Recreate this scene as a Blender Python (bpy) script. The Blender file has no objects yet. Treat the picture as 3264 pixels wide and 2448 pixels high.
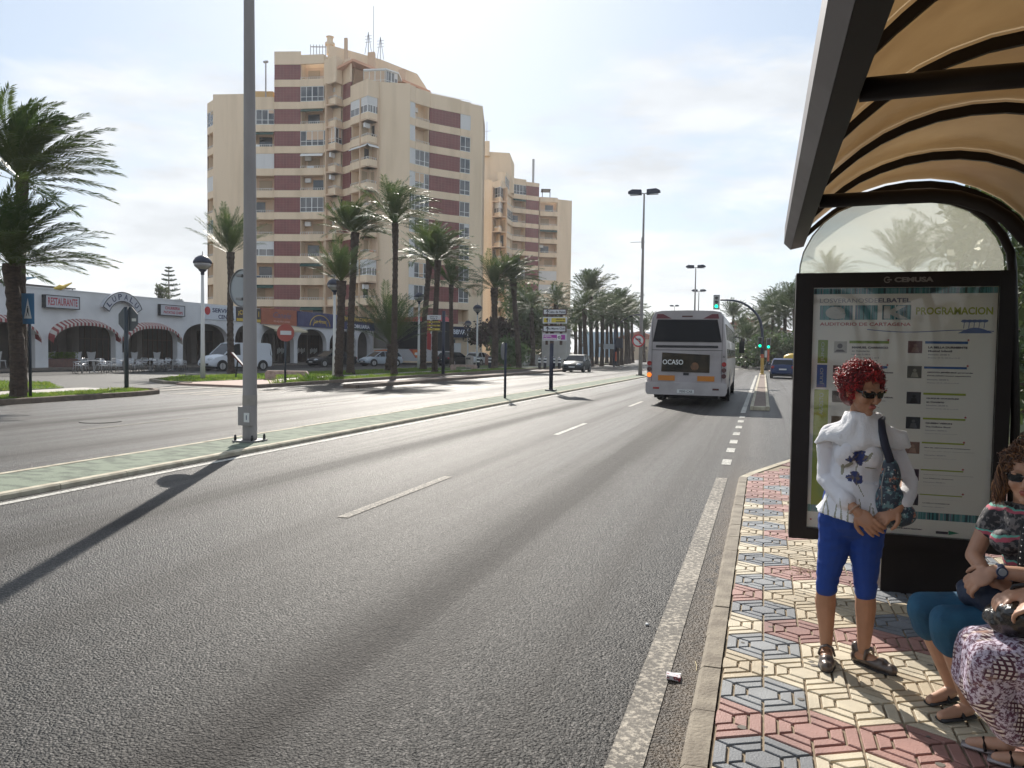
import bpy, bmesh, math, random
from mathutils import Vector, Matrix, Quaternion, Euler, noise as mnoise
R=math.radians; PI=math.pi
S=bpy.context.scene; C=S.collection
random.seed(7)

# ------------------------------------------------------------------ camera
YAW,PITCH,ROLL,EYE=R(17.895),R(2.4474),.015,1.70
fwd=Vector((-math.sin(YAW)*math.cos(PITCH),math.cos(YAW)*math.cos(PITCH),-math.sin(PITCH)))
rgt=Vector((math.cos(YAW),math.sin(YAW),0)); up=rgt.cross(fwd)
r2=math.cos(ROLL)*rgt+math.sin(ROLL)*up; u2=-math.sin(ROLL)*rgt+math.cos(ROLL)*up
cam=bpy.data.cameras.new('camera'); co=bpy.data.objects.new('camera',cam); C.objects.link(co)
mw=Matrix((r2,u2,-fwd)).transposed().to_4x4(); mw.translation=(0,0,EYE); co.matrix_world=mw
cam.sensor_width=36; cam.lens=2480/3264*36; cam.clip_end=4000; cam.clip_start=.05
S.camera=co
S.render.resolution_x=1024; S.render.resolution_y=768
S.view_settings.view_transform='Standard'; S.view_settings.look='None'
S.view_settings.exposure=.48; S.view_settings.gamma=1
# ------------------------------------------------------------------ sun + sky
SAZ,SEL=R(25.5),R(35)
sd=Vector((-math.sin(SAZ)*math.cos(SEL),math.cos(SAZ)*math.cos(SEL),math.sin(SEL)))
sl=bpy.data.lights.new('sun','SUN'); sl.energy=5.0; sl.angle=R(.5); sl.color=(1,.94,.85)
so=bpy.data.objects.new('sun',sl); so.rotation_euler=sd.to_track_quat('Z','Y').to_euler(); so.location=(0,0,60); C.objects.link(so)
W=bpy.data.worlds.new('World'); S.world=W; W.use_nodes=True
nt=W.node_tree; nt.nodes.clear(); N=nt.nodes.new; L=nt.links.new
out=N('ShaderNodeOutputWorld'); bg=N('ShaderNodeBackground'); bg.inputs[1].default_value=.088
sky=N('ShaderNodeTexSky'); sky.sky_type='NISHITA'; sky.sun_disc=False; sky.sun_elevation=SEL; sky.sun_rotation=-SAZ
sky.air_density=1.0; sky.dust_density=.9; sky.ozone_density=1.2
tc=N('ShaderNodeTexCoord'); sep=N('ShaderNodeSeparateXYZ'); L(tc.outputs['Generated'],sep.inputs[0])
def wm(op,a,b=None,c=None,clamp=False):
    n=N('ShaderNodeMath'); n.operation=op; n.use_clamp=clamp
    for i,v in enumerate((a,b,c)):
        if v is None: continue
        if isinstance(v,(int,float)): n.inputs[i].default_value=v
        else: L(v,n.inputs[i])
    return n.outputs[0]
zc=wm('MAXIMUM',sep.outputs[2],0.0)
den=wm('ADD',zc,.22)
cmb=N('ShaderNodeCombineXYZ'); L(wm('DIVIDE',sep.outputs[0],den),cmb.inputs[0]); L(wm('DIVIDE',sep.outputs[1],den),cmb.inputs[1]); L(wm('MULTIPLY',zc,4.5),cmb.inputs[2])
nz=N('ShaderNodeTexNoise'); nz.inputs['Scale'].default_value=1.25; nz.inputs['Detail'].default_value=9; nz.inputs['Roughness'].default_value=.58; L(cmb.outputs[0],nz.inputs['Vector'])
# more cloud low down, thin veil above
low=wm('SUBTRACT',1,wm('MULTIPLY',zc,2.6),clamp=True)
cl=wm('ADD',nz.outputs[0],wm('MULTIPLY',low,.13))
fac=N('ShaderNodeMapRange'); fac.inputs[1].default_value=.50; fac.inputs[2].default_value=.62; L(cl,fac.inputs[0])
fac2=wm('MULTIPLY',fac.outputs[0],.85,clamp=True)
# cloud brightness billows
nz2=N('ShaderNodeTexNoise'); nz2.inputs['Scale'].default_value=3.1; nz2.inputs['Detail'].default_value=6; L(cmb.outputs[0],nz2.inputs['Vector'])
cr=N('ShaderNodeMapRange'); cr.inputs[1].default_value=.35; cr.inputs[2].default_value=.65; cr.inputs[3].default_value=6.3; cr.inputs[4].default_value=8.6; L(nz2.outputs[0],cr.inputs[0])
cc=N('ShaderNodeCombineXYZ'); L(wm('MULTIPLY',cr.outputs[0],.97),cc.inputs[0]); L(cr.outputs[0],cc.inputs[1]); L(wm('MULTIPLY',cr.outputs[0],1.03),cc.inputs[2])
veil=N('ShaderNodeMix'); veil.data_type='RGBA'; veil.inputs[0].default_value=.62; L(sky.outputs[0],veil.inputs[6]); veil.inputs[7].default_value=(5.1,6.15,7.4,1)
mx=N('ShaderNodeMix'); mx.data_type='RGBA'; L(fac2,mx.inputs[0]); L(veil.outputs[2],mx.inputs[6]); L(cc.outputs[0],mx.inputs[7])
L(mx.outputs[2],bg.inputs[0]); L(bg.outputs[0],out.inputs[0])

# ------------------------------------------------------------------ object helpers
def tag(o,label=None,cat=None,group=None,kind=None):
    if label: o['label']=label
    if cat: o['category']=cat
    if group: o['group']=group
    if kind: o['kind']=kind
    return o
def thing(name,label,cat,loc=(0,0,0),rz=0,group=None):
    o=bpy.data.objects.new(name,None); o.empty_display_size=.2; C.objects.link(o)
    o.location=loc; o.rotation_euler=(0,0,rz); return tag(o,label,cat,group)
def kids(o): return [c for c in bpy.data.objects if c.parent==o]
def dup(root,loc,rz=None,label=None,sc=None):
    def cp(o,par,d):
        c=o.copy(); C.objects.link(c); c.parent=par
        if d<2:
            for k in KIDS.get(o.name,[]): cp(bpy.data.objects[k],c,d+1)
        return c
    r=cp(root,None,0); r.location=loc
    if rz is not None: r.rotation_euler[2]=rz
    if sc: r.scale=(sc,sc,sc)
    if label: r['label']=label
    return r
KIDS={}
class MB:
    def __init__(s): s.v=[];s.f=[];s.mi=[];s.m=0;s.T=None
    def add(s,vs,fs):
        o=len(s.v)
        if s.T is not None: vs=[tuple(s.T@Vector(p)) for p in vs]
        s.v+=[tuple(p) for p in vs]; s.f+=[tuple(i+o for i in f) for f in fs]; s.mi+=[s.m]*len(fs); return s
    def box(s,x0,x1,y0,y1,z0,z1):
        return s.add([(x0,y0,z0),(x1,y0,z0),(x1,y1,z0),(x0,y1,z0),(x0,y0,z1),(x1,y0,z1),(x1,y1,z1),(x0,y1,z1)],
          [(0,3,2,1),(4,5,6,7),(0,1,5,4),(1,2,6,5),(2,3,7,6),(3,0,4,7)])
    def quad(s,a,b,c,d): return s.add([a,b,c,d],[(0,1,2,3)])
    def poly(s,pts,z0,z1,top=True,bottom=True):
        n=len(pts); vs=[(p[0],p[1],z0) for p in pts]+[(p[0],p[1],z1) for p in pts]
        fs=[(i,(i+1)%n,n+(i+1)%n,n+i) for i in range(n)]
        if top: fs.append(tuple(range(n,2*n)))
        if bottom: fs.append(tuple(range(n-1,-1,-1)))
        return s.add(vs,fs)
    def prism(s,prof,axis,a0,a1):
        # prof: 2-D points; axis 'x': prof=(y,z); 'y': prof=(x,z)
        n=len(prof)
        mk=(lambda p,a:(a,p[0],p[1])) if axis=='x' else (lambda p,a:(p[0],a,p[1]))
        vs=[mk(p,a0) for p in prof]+[mk(p,a1) for p in prof]
        fs=[(i,(i+1)%n,n+(i+1)%n,n+i) for i in range(n)]+[tuple(range(n-1,-1,-1)),tuple(range(n,2*n))]
        return s.add(vs,fs)
    def tube(s,pts,rad,n=8,caps=True,flat=1.0):
        pts=[Vector(p) for p in pts]
        if not isinstance(rad,(list,tuple)): rad=[rad]*len(pts)
        vs=[];fs=[];ref=None
        for i,p in enumerate(pts):
            d=(pts[min(i+1,len(pts)-1)]-pts[max(i-1,0)])
            d=d.normalized() if d.length>1e-9 else Vector((0,0,1))
            if ref is None:
                ref=d.cross(Vector((0,0,1)) if abs(d.z)<.9 else Vector((0,1,0))).normalized()
            else:
                ref=(ref-d*ref.dot(d)); ref=ref.normalized() if ref.length>1e-6 else d.orthogonal().normalized()
            b=d.cross(ref)
            for k in range(n):
                a=2*PI*k/n; vs.append(p+ref*math.cos(a)*rad[i]+b*math.sin(a)*rad[i]*flat)
        for i in range(len(pts)-1):
            for k in range(n):
                k2=(k+1)%n; fs.append((i*n+k,i*n+k2,(i+1)*n+k2,(i+1)*n+k))
        if caps: fs.append(tuple(range(n-1,-1,-1))); fs.append(tuple((len(pts)-1)*n+k for k in range(n)))
        return s.add(vs,fs)
    def lathe(s,prof,c=(0,0,0),n=16):
        vs=[(c[0]+r*math.cos(2*PI*k/n),c[1]+r*math.sin(2*PI*k/n),c[2]+z) for r,z in prof for k in range(n)]
        fs=[(i*n+k,i*n+(k+1)%n,(i+1)*n+(k+1)%n,(i+1)*n+k) for i in range(len(prof)-1) for k in range(n)]
        fs.append(tuple(range(n-1,-1,-1))); fs.append(tuple((len(prof)-1)*n+k for k in range(n)))
        return s.add(vs,fs)
    def ell(s,c,r,nu=10,nv=7,rot=None):
        vs=[];fs=[]
        for j in range(nv+1):
            t=PI*j/nv
            for i in range(nu):
                a=2*PI*i/nu; p=Vector((r[0]*math.sin(t)*math.cos(a),r[1]*math.sin(t)*math.sin(a),r[2]*math.cos(t)))
                if rot: p=rot@p
                vs.append(Vector(c)+p)
        for j in range(nv):
            for i in range(nu): fs.append((j*nu+i,(j+1)*nu+i,(j+1)*nu+(i+1)%nu,j*nu+(i+1)%nu))
        return s.add(vs,fs)
    def disc(s,c,r,axis='y',t=.02,n=20):
        a=[(r*math.cos(2*PI*k/n),r*math.sin(2*PI*k/n)) for k in range(n)]
        if axis=='y': f=lambda p,q:(c[0]+p[0],c[1]+q,c[2]+p[1])
        elif axis=='x': f=lambda p,q:(c[0]+q,c[1]+p[0],c[2]+p[1])
        else: f=lambda p,q:(c[0]+p[0],c[1]+p[1],c[2]+q)
        vs=[f(p,-t/2) for p in a]+[f(p,t/2) for p in a]
        return s.add(vs,[(k,(k+1)%n,n+(k+1)%n,n+k) for k in range(n)]+[tuple(range(n-1,-1,-1)),tuple(range(n,2*n))])
    def build(s,name,mats,parent=None,smooth=False,loc=None,fix=True):
        me=bpy.data.meshes.new(name); me.from_pydata(s.v,[],s.f)
        if not isinstance(mats,(list,tuple)): mats=[mats]
        for m in mats: me.materials.append(m)
        if len(mats)>1: me.polygons.foreach_set('material_index',s.mi)
        if fix and len(s.f)<60000:
            b=bmesh.new(); b.from_mesh(me); bmesh.ops.recalc_face_normals(b,faces=b.faces); b.to_mesh(me); b.free()
        if smooth: me.polygons.foreach_set('use_smooth',[True]*len(me.polygons))
        me.update(); o=bpy.data.objects.new(name,me); C.objects.link(o)
        if smooth=='auto':
            me.set_sharp_from_angle(angle=R(35))
        if parent: o.parent=parent; KIDS.setdefault(parent.name,[]).append(o.name)
        if loc: o.location=loc
        return o
TC={}
def text_geo(body,bold=.0,shear=0):
    k=(body,bold,shear)
    if k in TC: return TC[k]
    cu=bpy.data.curves.new('t','FONT'); cu.body=body; cu.offset=bold; cu.shear=shear; cu.resolution_u=3
    o=bpy.data.objects.new('t',cu); C.objects.link(o)
    dg=bpy.context.evaluated_depsgraph_get(); me=bpy.data.meshes.new_from_object(o.evaluated_get(dg))
    vs=[tuple(v.co) for v in me.vertices]; fs=[tuple(p.vertices) for p in me.polygons]
    bpy.data.objects.remove(o); bpy.data.meshes.remove(me); bpy.data.curves.remove(cu)
    x0=min(v[0] for v in vs);x1=max(v[0] for v in vs);y0=min(v[1] for v in vs);y1=max(v[1] for v in vs)
    vs=[((v[0]-x0)/(x1-x0),(v[1]-y0)/(y1-y0)) for v in vs]
    TC[k]=(vs,fs,(x1-x0)/(y1-y0)); return TC[k]
def text(mb,body,o,u,v,w,h=None,bold=.015,shear=0):
    """lay text in plane: origin o = lower left, unit dirs u (right) v (up), width w"""
    vs,fs,asp=text_geo(body,bold,shear); o=Vector(o);u=Vector(u);v=Vector(v)
    if h is None: h=w/asp
    if w is None: w=h*asp
    mb.add([o+u*(p[0]*w)+v*(p[1]*h) for p in vs],fs); return w,h

# ------------------------------------------------------------------ materials
def M(name,col,rough=.6,metal=0,col2=None,scale=4,detail=4,bump=0,bscale=40,spec=.5,trans=0,emit=None,es=1,coat=0,lo=.35,hi=.65,stretch=None,transl=0,coord='Object',alpha=1):
    m=bpy.data.materials.new(name); m.use_nodes=True; t=m.node_tree; b=t.nodes['Principled BSDF']
    b.inputs['Base Color'].default_value=(*col,1); b.inputs['Roughness'].default_value=rough; b.inputs['Metallic'].default_value=metal
    b.inputs['Specular IOR Level'].default_value=spec; b.inputs['Transmission Weight'].default_value=trans; b.inputs['Coat Weight'].default_value=coat
    if emit: b.inputs['Emission Color'].default_value=(*emit,1); b.inputs['Emission Strength'].default_value=es
    if alpha<1: b.inputs['Alpha'].default_value=alpha
    vec=None
    if col2 or bump:
        tc=t.nodes.new('ShaderNodeTexCoord'); vec=tc.outputs[coord]
        if stretch:
            mp=t.nodes.new('ShaderNodeMapping'); mp.inputs['Scale'].default_value=stretch; t.links.new(vec,mp.inputs[0]); vec=mp.outputs[0]
    if col2:
        n=t.nodes.new('ShaderNodeTexNoise'); n.inputs['Scale'].default_value=scale; n.inputs['Detail'].default_value=detail; t.links.new(vec,n.inputs['Vector'])
        r=t.nodes.new('ShaderNodeMapRange'); r.inputs[1].default_value=lo; r.inputs[2].default_value=hi; t.links.new(n.outputs[0],r.inputs[0])
        x=t.nodes.new('ShaderNodeMix'); x.data_type='RGBA'; x.inputs[6].default_value=(*col,1); x.inputs[7].default_value=(*col2,1)
        t.links.new(r.outputs[0],x.inputs[0]); t.links.new(x.outputs[2],b.inputs['Base Color'])
    if bump:
        n=t.nodes.new('ShaderNodeTexNoise'); n.inputs['Scale'].default_value=bscale; n.inputs['Detail'].default_value=5; t.links.new(vec,n.inputs['Vector'])
        bu=t.nodes.new('ShaderNodeBump'); bu.inputs['Strength'].default_value=bump; bu.inputs['Distance'].default_value=.02; t.links.new(n.outputs[0],bu.inputs['Height']); t.links.new(bu.outputs[0],b.inputs['Normal'])
    if transl:
        tr=t.nodes.new('ShaderNodeBsdfTranslucent'); tr.inputs[0].default_value=(*[min(1,c*1.6) for c in col],1)
        ms=t.nodes.new('ShaderNodeMixShader'); ms.inputs[0].default_value=transl
        o=t.nodes['Material Output']; t.links.new(b.outputs[0],ms.inputs[1]); t.links.new(tr.outputs[0],ms.inputs[2]); t.links.new(ms.outputs[0],o.inputs[0])
        if col2: t.links.new(x.outputs[2],tr.inputs[0])
    return m
class NT:
    """small wrapper for hand-made node materials"""
    def __init__(s,name):
        s.m=bpy.data.materials.new(name); s.m.use_nodes=True; s.t=s.m.node_tree; s.b=s.t.nodes['Principled BSDF']
    def n(s,ty,**kw):
        x=s.t.nodes.new(ty)
        for k,v in kw.items():
            if hasattr(x,k): setattr(x,k,v)
        return x
    def l(s,a,b): s.t.links.new(a,b)
    def ma(s,op,a,b=None,c=None,clamp=False):
        x=s.n('ShaderNodeMath',operation=op); x.use_clamp=clamp
        for i,v in enumerate((a,b,c)):
            if v is None: continue
            if isinstance(v,(int,float)): x.inputs[i].default_value=v
            else: s.l(v,x.inputs[i])
        return x.outputs[0]
    def mr(s,a,i0,i1,o0=0,o1=1):
        x=s.n('ShaderNodeMapRange'); s.l(a,x.inputs[0])
        for k,v in enumerate((i0,i1,o0,o1)): x.inputs[k+1].default_value=v
        return x.outputs[0]
    def mix(s,f,a,b):
        x=s.n('ShaderNodeMix',data_type='RGBA')
        for i,v in ((0,f),(6,a),(7,b)):
            if isinstance(v,(int,float)): x.inputs[i].default_value=v
            elif isinstance(v,tuple): x.inputs[i].default_value=(*v,1)
            else: s.l(v,x.inputs[i])
        return x.outputs[2]
    def noise(s,vec,sc,det=4,ro=.5):
        x=s.n('ShaderNodeTexNoise'); x.inputs['Scale'].default_value=sc; x.inputs['Detail'].default_value=det; x.inputs['Roughness'].default_value=ro
        s.l(vec,x.inputs['Vector']); return x.outputs[0]
    def mapp(s,vec,sc,loc=(0,0,0)):
        x=s.n('ShaderNodeMapping'); x.inputs['Scale'].default_value=sc; x.inputs['Location'].default_value=loc; s.l(vec,x.inputs[0]); return x.outputs[0]
# position of a thing from its place in the photograph and its distance up the street
def at(x,y,Y):
    sx,sy=x*3264/2212,y*3264/2212
    d=fwd+(sx-1632)/2480*r2-(sy-1224)/2480*u2; t=Y/d.y; return Vector((0,0,EYE))+d*t
def gnd(x,y,z=0):
    sx,sy=x*3264/2212,y*3264/2212
    d=fwd+(sx-1632)/2480*r2-(sy-1224)/2480*u2; t=(z-EYE)/d.z; return Vector((0,0,EYE))+d*t

# ------------------------------------------------------------------ asphalt
def asphalt(name,c0,c1,lane=True,rough=.5):
    a=NT(name); tc=a.n('ShaderNodeTexCoord'); v=tc.outputs['Object']
    sp=a.n('ShaderNodeSeparateXYZ'); a.l(v,sp.inputs[0]); X,Y=sp.outputs[0],sp.outputs[1]
    vo=a.n('ShaderNodeTexVoronoi'); vo.inputs['Scale'].default_value=68; a.l(v,vo.inputs['Vector'])
    vo2=a.n('ShaderNodeTexVoronoi'); vo2.inputs['Scale'].default_value=150; a.l(v,vo2.inputs['Vector'])
    st=a.mr(a.n('ShaderNodeRGBToBW').outputs[0],0,1) if 0 else None
    bw=a.n('ShaderNodeRGBToBW'); a.l(vo.outputs['Color'],bw.inputs[0])
    stone=a.ma('POWER',a.mr(bw.outputs[0],.30,.80),2.6)
    big=a.noise(v,.35,5); mid=a.noise(v,3.0,6,.6); streak=a.noise(a.mapp(v,(1.1,.025,1)),1.0,5,.55)
    col=a.mix(stone,c0,c1)
    col=a.mix(a.mr(vo.outputs['Distance'],.25,.75,0,.75),col,(.012,.011,.010))
    col=a.mix(a.mr(mid,.35,.7,0,.35),col,tuple(c*.55 for c in c0))
    if lane:
        # darker oil-stained lane centres, polished paler wheel paths
        acc=None
        for cx in (-2.15,-5.85,-10.9,-14.7):
            d=a.ma('ABSOLUTE',a.ma('SUBTRACT',a.ma('ADD',X,a.ma('MULTIPLY',a.ma('SUBTRACT',big,.5),.5)),cx))
            g=a.mr(d,.15,.75,1,0)
            acc=g if acc is None else a.ma('MAXIMUM',acc,g)
        dark=a.ma('MULTIPLY',acc,a.mr(streak,.35,.6,.55,1))
        d2=a.mr(a.ma('ABSOLUTE',a.ma('SUBTRACT',X,-3.98)),.1,.55,1,0)
        dark=a.ma('MAXIMUM',dark,a.ma('MULTIPLY',d2,.4))
        fine=a.noise(a.mapp(v,(2.3,.03,1)),1.0,4,.6)
        dark=a.ma('ADD',a.ma('MULTIPLY',dark,.85),a.mr(fine,.48,.68,0,.5),clamp=True)
        col=a.mix(a.ma('MULTIPLY',dark,.62),col,(.018,.014,.012))
        # dusty gutter beside the kerb
        gut=a.mr(a.ma('ABSOLUTE',a.ma('SUBTRACT',X,-.18)),.12,.42,1,0)
        gm=a.ma('MULTIPLY',gut,a.mr(Y,9,13,1,.25)); gn=a.mr(a.noise(v,14,6,.7),.3,.6,.25,1)
        col=a.mix(a.ma('MULTIPLY',a.ma('MULTIPLY',gm,gn),.8),col,(.13,.098,.068))
        # crack in the lane seam
        w=a.ma('MULTIPLY',a.ma('SUBTRACT',a.noise(a.mapp(v,(1,1.3,1)),1.6,6,.6),.5),.12)
        ck=a.mr(a.ma('ABSOLUTE',a.ma('ADD',a.ma('SUBTRACT',X,-3.93),w)),.006,.03,1,0)
        col=a.mix(a.ma('MULTIPLY',ck,.6),col,(.008,.007,.006))
        # sparse hairline cracks
        wv=a.n('ShaderNodeVectorMath',operation='ADD'); nn=a.n('ShaderNodeTexNoise'); nn.inputs['Scale'].default_value=1.7; nn.inputs['Detail'].default_value=7; a.l(v,nn.inputs['Vector']); sc_=a.n('ShaderNodeVectorMath',operation='SCALE'); sc_.inputs['Scale'].default_value=.9; a.l(nn.outputs['Color'],sc_.inputs[0]); a.l(v,wv.inputs[0]); a.l(sc_.outputs[0],wv.inputs[1])
        vc=a.n('ShaderNodeTexVoronoi',feature='DISTANCE_TO_EDGE'); vc.inputs['Scale'].default_value=.30; a.l(wv.outputs[0],vc.inputs['Vector'])
        cm=a.ma('MULTIPLY',a.mr(vc.outputs['Distance'],.0015,.0045,1,0),a.mr(a.noise(v,.28,3),.50,.56,0,1))
        col=a.mix(a.ma('MULTIPLY',cm,.8),col,(.006,.005,.005))
        # oil drips along the lane centres
        vd=a.n('ShaderNodeTexVoronoi'); vd.inputs['Scale'].default_value=2.4; a.l(v,vd.inputs['Vector'])
        od=a.ma('MULTIPLY',a.mr(vd.outputs['Distance'],.05,.10,1,0),a.mr(acc,.4,.9,0,.75)); col=a.mix(od,col,(.010,.009,.008))
        a.l(a.ma('ADD',a.mr(dark,0,1,rough-.07,rough+.14),a.mr(streak,.3,.7,-.04,.05)),a.b.inputs['Roughness'])
    else: a.b.inputs['Roughness'].default_value=rough
    a.l(col,a.b.inputs['Base Color'])
    bp=a.n('ShaderNodeBump'); bp.inputs['Strength'].default_value=1; bp.inputs['Distance'].default_value=.009
    h=a.ma('ADD',a.ma('MULTIPLY',vo.outputs['Distance'],-1.0),a.ma('MULTIPLY',vo2.outputs['Distance'],-.4))
    a.l(a.ma('ADD',h,a.ma('MULTIPLY',stone,.35)),bp.inputs['Height']); a.l(bp.outputs[0],a.b.inputs['Normal'])
    a.b.inputs['Specular IOR Level'].default_value=.19
    return a.m
m_road=asphalt('asphalt',(.012,.011,.0105),(.155,.142,.13),True,.50)
m_lot=asphalt('lot_asphalt',(.10,.095,.085),(.20,.19,.175),False,.6)
m_arcade_shade=asphalt('arcade_shade_asphalt',(.04,.038,.036),(.09,.085,.08),False,.7)  # asphalt tone darkened to carry the arcade's shade
m_dirt=M('dry_ground',(.20,.165,.12),.95,col2=(.13,.11,.085),scale=.5,detail=8)
def worn(name,col,thr=.52,scale=30,under=(.06,.055,.05)):
    a=NT(name); v=a.n('ShaderNodeTexCoord').outputs['Object']
    f=a.mr(a.noise(v,scale,8,.75),thr-.06,thr+.06); g=a.mr(a.noise(v,1.3,3),.35,.65,-.18,.18)
    f=a.ma('ADD',f,g,clamp=True); a.l(a.mix(a.ma('MULTIPLY',f,.85),col,under),a.b.inputs['Base Color']); a.b.inputs['Roughness'].default_value=.7; a.b.inputs['Specular IOR Level'].default_value=.2
    bp=a.n('ShaderNodeBump'); bp.inputs['Strength'].default_value=.9; bp.inputs['Distance'].default_value=.006
    a.l(a.noise(v,90,3),bp.inputs['Height']); a.l(bp.outputs[0],a.b.inputs['Normal']); return a.m
m_white=worn('worn_white_paint',(.54,.52,.47),.54)
m_whitew=worn('very_worn_white_paint',(.42,.375,.31),.46)
m_conc=M('kerb_concrete',(.27,.232,.178),.85,col2=(.16,.132,.10),scale=7,detail=8,bump=.4,bscale=60)
m_concl=M('pale_kerb',(.50,.45,.34),.85,col2=(.34,.29,.21),scale=5,detail=8,bump=.3,bscale=60)
m_kerbd=M('brown_kerb',(.20,.15,.11),.9,col2=(.13,.10,.075),scale=6,detail=6)
m_green=M('green_screed',(.155,.185,.13),.85,col2=(.075,.095,.065),scale=3.6,detail=12,bump=.5,bscale=40,lo=.47,hi=.60,stretch=(1.0,1.6,1))
m_path=M('path_slabs',(.42,.38,.33),.75,col2=(.33,.30,.26),scale=2,detail=6)
m_pink=M('pink_paving',(.36,.24,.19),.8,col2=(.29,.20,.165),scale=3,detail=6)
m_brownp=M('brown_paving',(.20,.14,.11),.85,col2=(.14,.10,.08),scale=6,detail=6)
m_turf=M('turf_soil',(.055,.095,.02),.95,col2=(.10,.115,.035),scale=3,detail=6)
def sheet(name,pts,z,mat,kind='structure',label=None):
    b=MB(); b.add([(x,y,z) for x,y in pts],[tuple(range(len(pts)))]); o=b.build(name,mat,fix=False); tag(o,kind=kind)
    if o.data.polygons[0].normal.z<0: o.data.flip_normals()
    return o
def slab(name,pts,z0,z1,mats,kind='structure'):
    b=MB(); b.poly(pts,z0,z1); return tag(b.build(name,mats),kind=kind)
sheet('ground',[(-1500,-300),(1500,-300),(1500,2500),(-1500,2500)],-.03,m_dirt)
sheet('road',[(-20.2,-40),(9,-40),(9,95),(1.5,104),(-.65,110),(-1.7,127),(-3.1,144),(-5,156),(-8,181),(-30,260),(-52,258),(-28,180),(-21,130),(-20.2,100)],0,m_road)
sheet('service_road',[(-41,-30),(-20.2,-30),(-20.2,130),(-41,130)],-.008,m_lot)
sheet('arcade_shade_strip',[(-44,-10),(-37.2,-10),(-36.2,43),(-35.8,70),(-36.5,82),(-40,96),(-40,125),(-60,125),(-60,-10)],.002,m_arcade_shade)  # arcade's cast shadow put into the ground as a darker strip
# markings, each a thin sheet on the road
def marks(name,rects,mat,z=.006):
    b=MB()
    for x0,x1,y0,y1 in rects: b.add([(x0,y0,z),(x1,y0,z),(x1,y1,z),(x0,y1,z)],[(0,1,2,3)])
    return tag(b.build(name,mat,fix=False),kind='structure')
marks('edge_line',[(-.575,-.425,-4,10.95)],m_whitew)
marks('edge_dashes',[(-.58,-.44,y,y+.62) for y in (12.3,13.9,15.3,16.9,18.5,20.1,21.6)]+[(-.60,-.46,23.4,66)],m_white)
marks('lane_dashes',[(-4.04,-3.92,y,y+2.75) for y in (-2,6.85)],m_whitew)
marks('lane_dashes',[(-4.04,-3.93,y,y+2.75) for y in (15.3,24.4,33.3,42.2,51,60,69,78)],m_white)
marks('median_line',[(-7.66,-7.55,-20,88)],m_white)
marks('far_lane_line',[(-12.88,-12.78,y,y+3) for y in range(-12,110,8)]+[(-9.35,-9.26,-20,88)],m_whitew)
marks('crosswalk',[(x,x+.5,90.5,93.5) for x in (-7.2,-6.2,-5.2,-4.2,-3.2,-2.2,-1.2)]+[(x,x+.5,90.5,93.5) for x in (-17,-16,-15,-14,-13,-12,-11)],m_white)
marks('side_crossing',[(x,x+.42,22.2,26.6) for x in (-19.9,-19.1,-18.3)]+[(-23.2,-22.6,22.6,27),(-21.9,-21.3,22.6,27)],m_whitew)
# pavements, kerbs
GZ=.10
pav=[(-.16,-6),(-.16,10.5),(-.05,10.95),(.28,11.95),(.55,12.7),(1.35,15),(2.35,19),(2.95,25),(3.15,60),(3.15,95),(14,95),(14,-6)]
slab('pavement',pav,-.02,GZ-.012,M('joint_mortar',(.30,.235,.16),.95,col2=(.20,.16,.11),scale=25,detail=6))
def kerb_run(name,line,w,z,mat,seg=1.0,z0=-.02,gap=.008,side=1,bev=.02):
    """a row of kerb stones along a polyline; width to the left(+)/right(-) of travel"""
    b=MB()
    for (x0,y0),(x1,y1) in zip(line,line[1:]):
        L_=math.hypot(x1-x0,y1-y0); n=max(1,round(L_/seg)); ux,uy=(x1-x0)/L_,(y1-y0)/L_; nx,ny=-uy*side,ux*side
        for i in range(n):
            a=i*L_/n+gap/2; c=(i+1)*L_/n-gap/2; j=random.uniform(-.003,.003)
            P=lambda t,o,zz:(x0+ux*t+nx*o,y0+uy*t+ny*o,zz)
            zz=z+j
            vs=[P(a,j,z0),P(c,j,z0),P(c,j,zz-bev),P(c,j+bev,zz),P(c,w,zz),P(c,w,z0),P(a,j,zz-bev),P(a,j+bev,zz),P(a,w,zz),P(a,w,z0)]
            b.add(vs,[(0,1,2,6),(6,2,3,7),(7,3,4,8),(8,4,5,9),(0,6,7,8,9),(1,5,4,3,2)])
    return tag(b.build(name,mat),kind='structure')
kerb_run('kerb',[(-.27,-6),(-.27,10.55)],.105,GZ+.004,m_conc,.5,side=-1)
kerb_run('kerb',[(-.27,10.56),(-.14,11.05),(.17,11.95),(.45,12.75),(1.25,15.1),(2.25,19.1),(2.85,25),(3.03,60),(3.03,95)],.11,GZ+.004,m_concl,.5,side=-1)
# hexagon-patterned paving blocks, each block its own raised piece of the one pavement
m_pv=[M('block_%s'%n,c,.66,col2=tuple(x*.70 for x in c),scale=5,detail=10,bump=.25,bscale=120) for n,c in
 (('blue',(.24,.25,.26)),('blue_dark',(.175,.185,.20)),('cream',(.60,.52,.38)),('cream_dark',(.48,.395,.27)),('red',(.36,.19,.16)),('red_dark',(.275,.135,.115)))]
def inset(pts,d):
    n=len(pts); res=[]
    for i in range(n):
        a,b_,c=Vector(pts[i-1]),Vector(pts[i]),Vector(pts[(i+1)%n])
        e1=(b_-a).normalized(); e2=(c-b_).normalized(); n1=Vector((-e1.y,e1.x)); n2=Vector((-e2.y,e2.x))
        k=n1+n2; k/=max(.25,k.dot(n1)); res.append(b_+k*d)
    return res
pb=MB(); rnd=random.Random(3)
hexc=lambda s:[Vector((0,.2111*s)),Vector((-.195*s,.1056*s)),Vector((-.195*s,-.1056*s)),Vector((0,-.2111*s)),Vector((.195*s,-.1056*s)),Vector((.195*s,.1056*s))]
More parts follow.
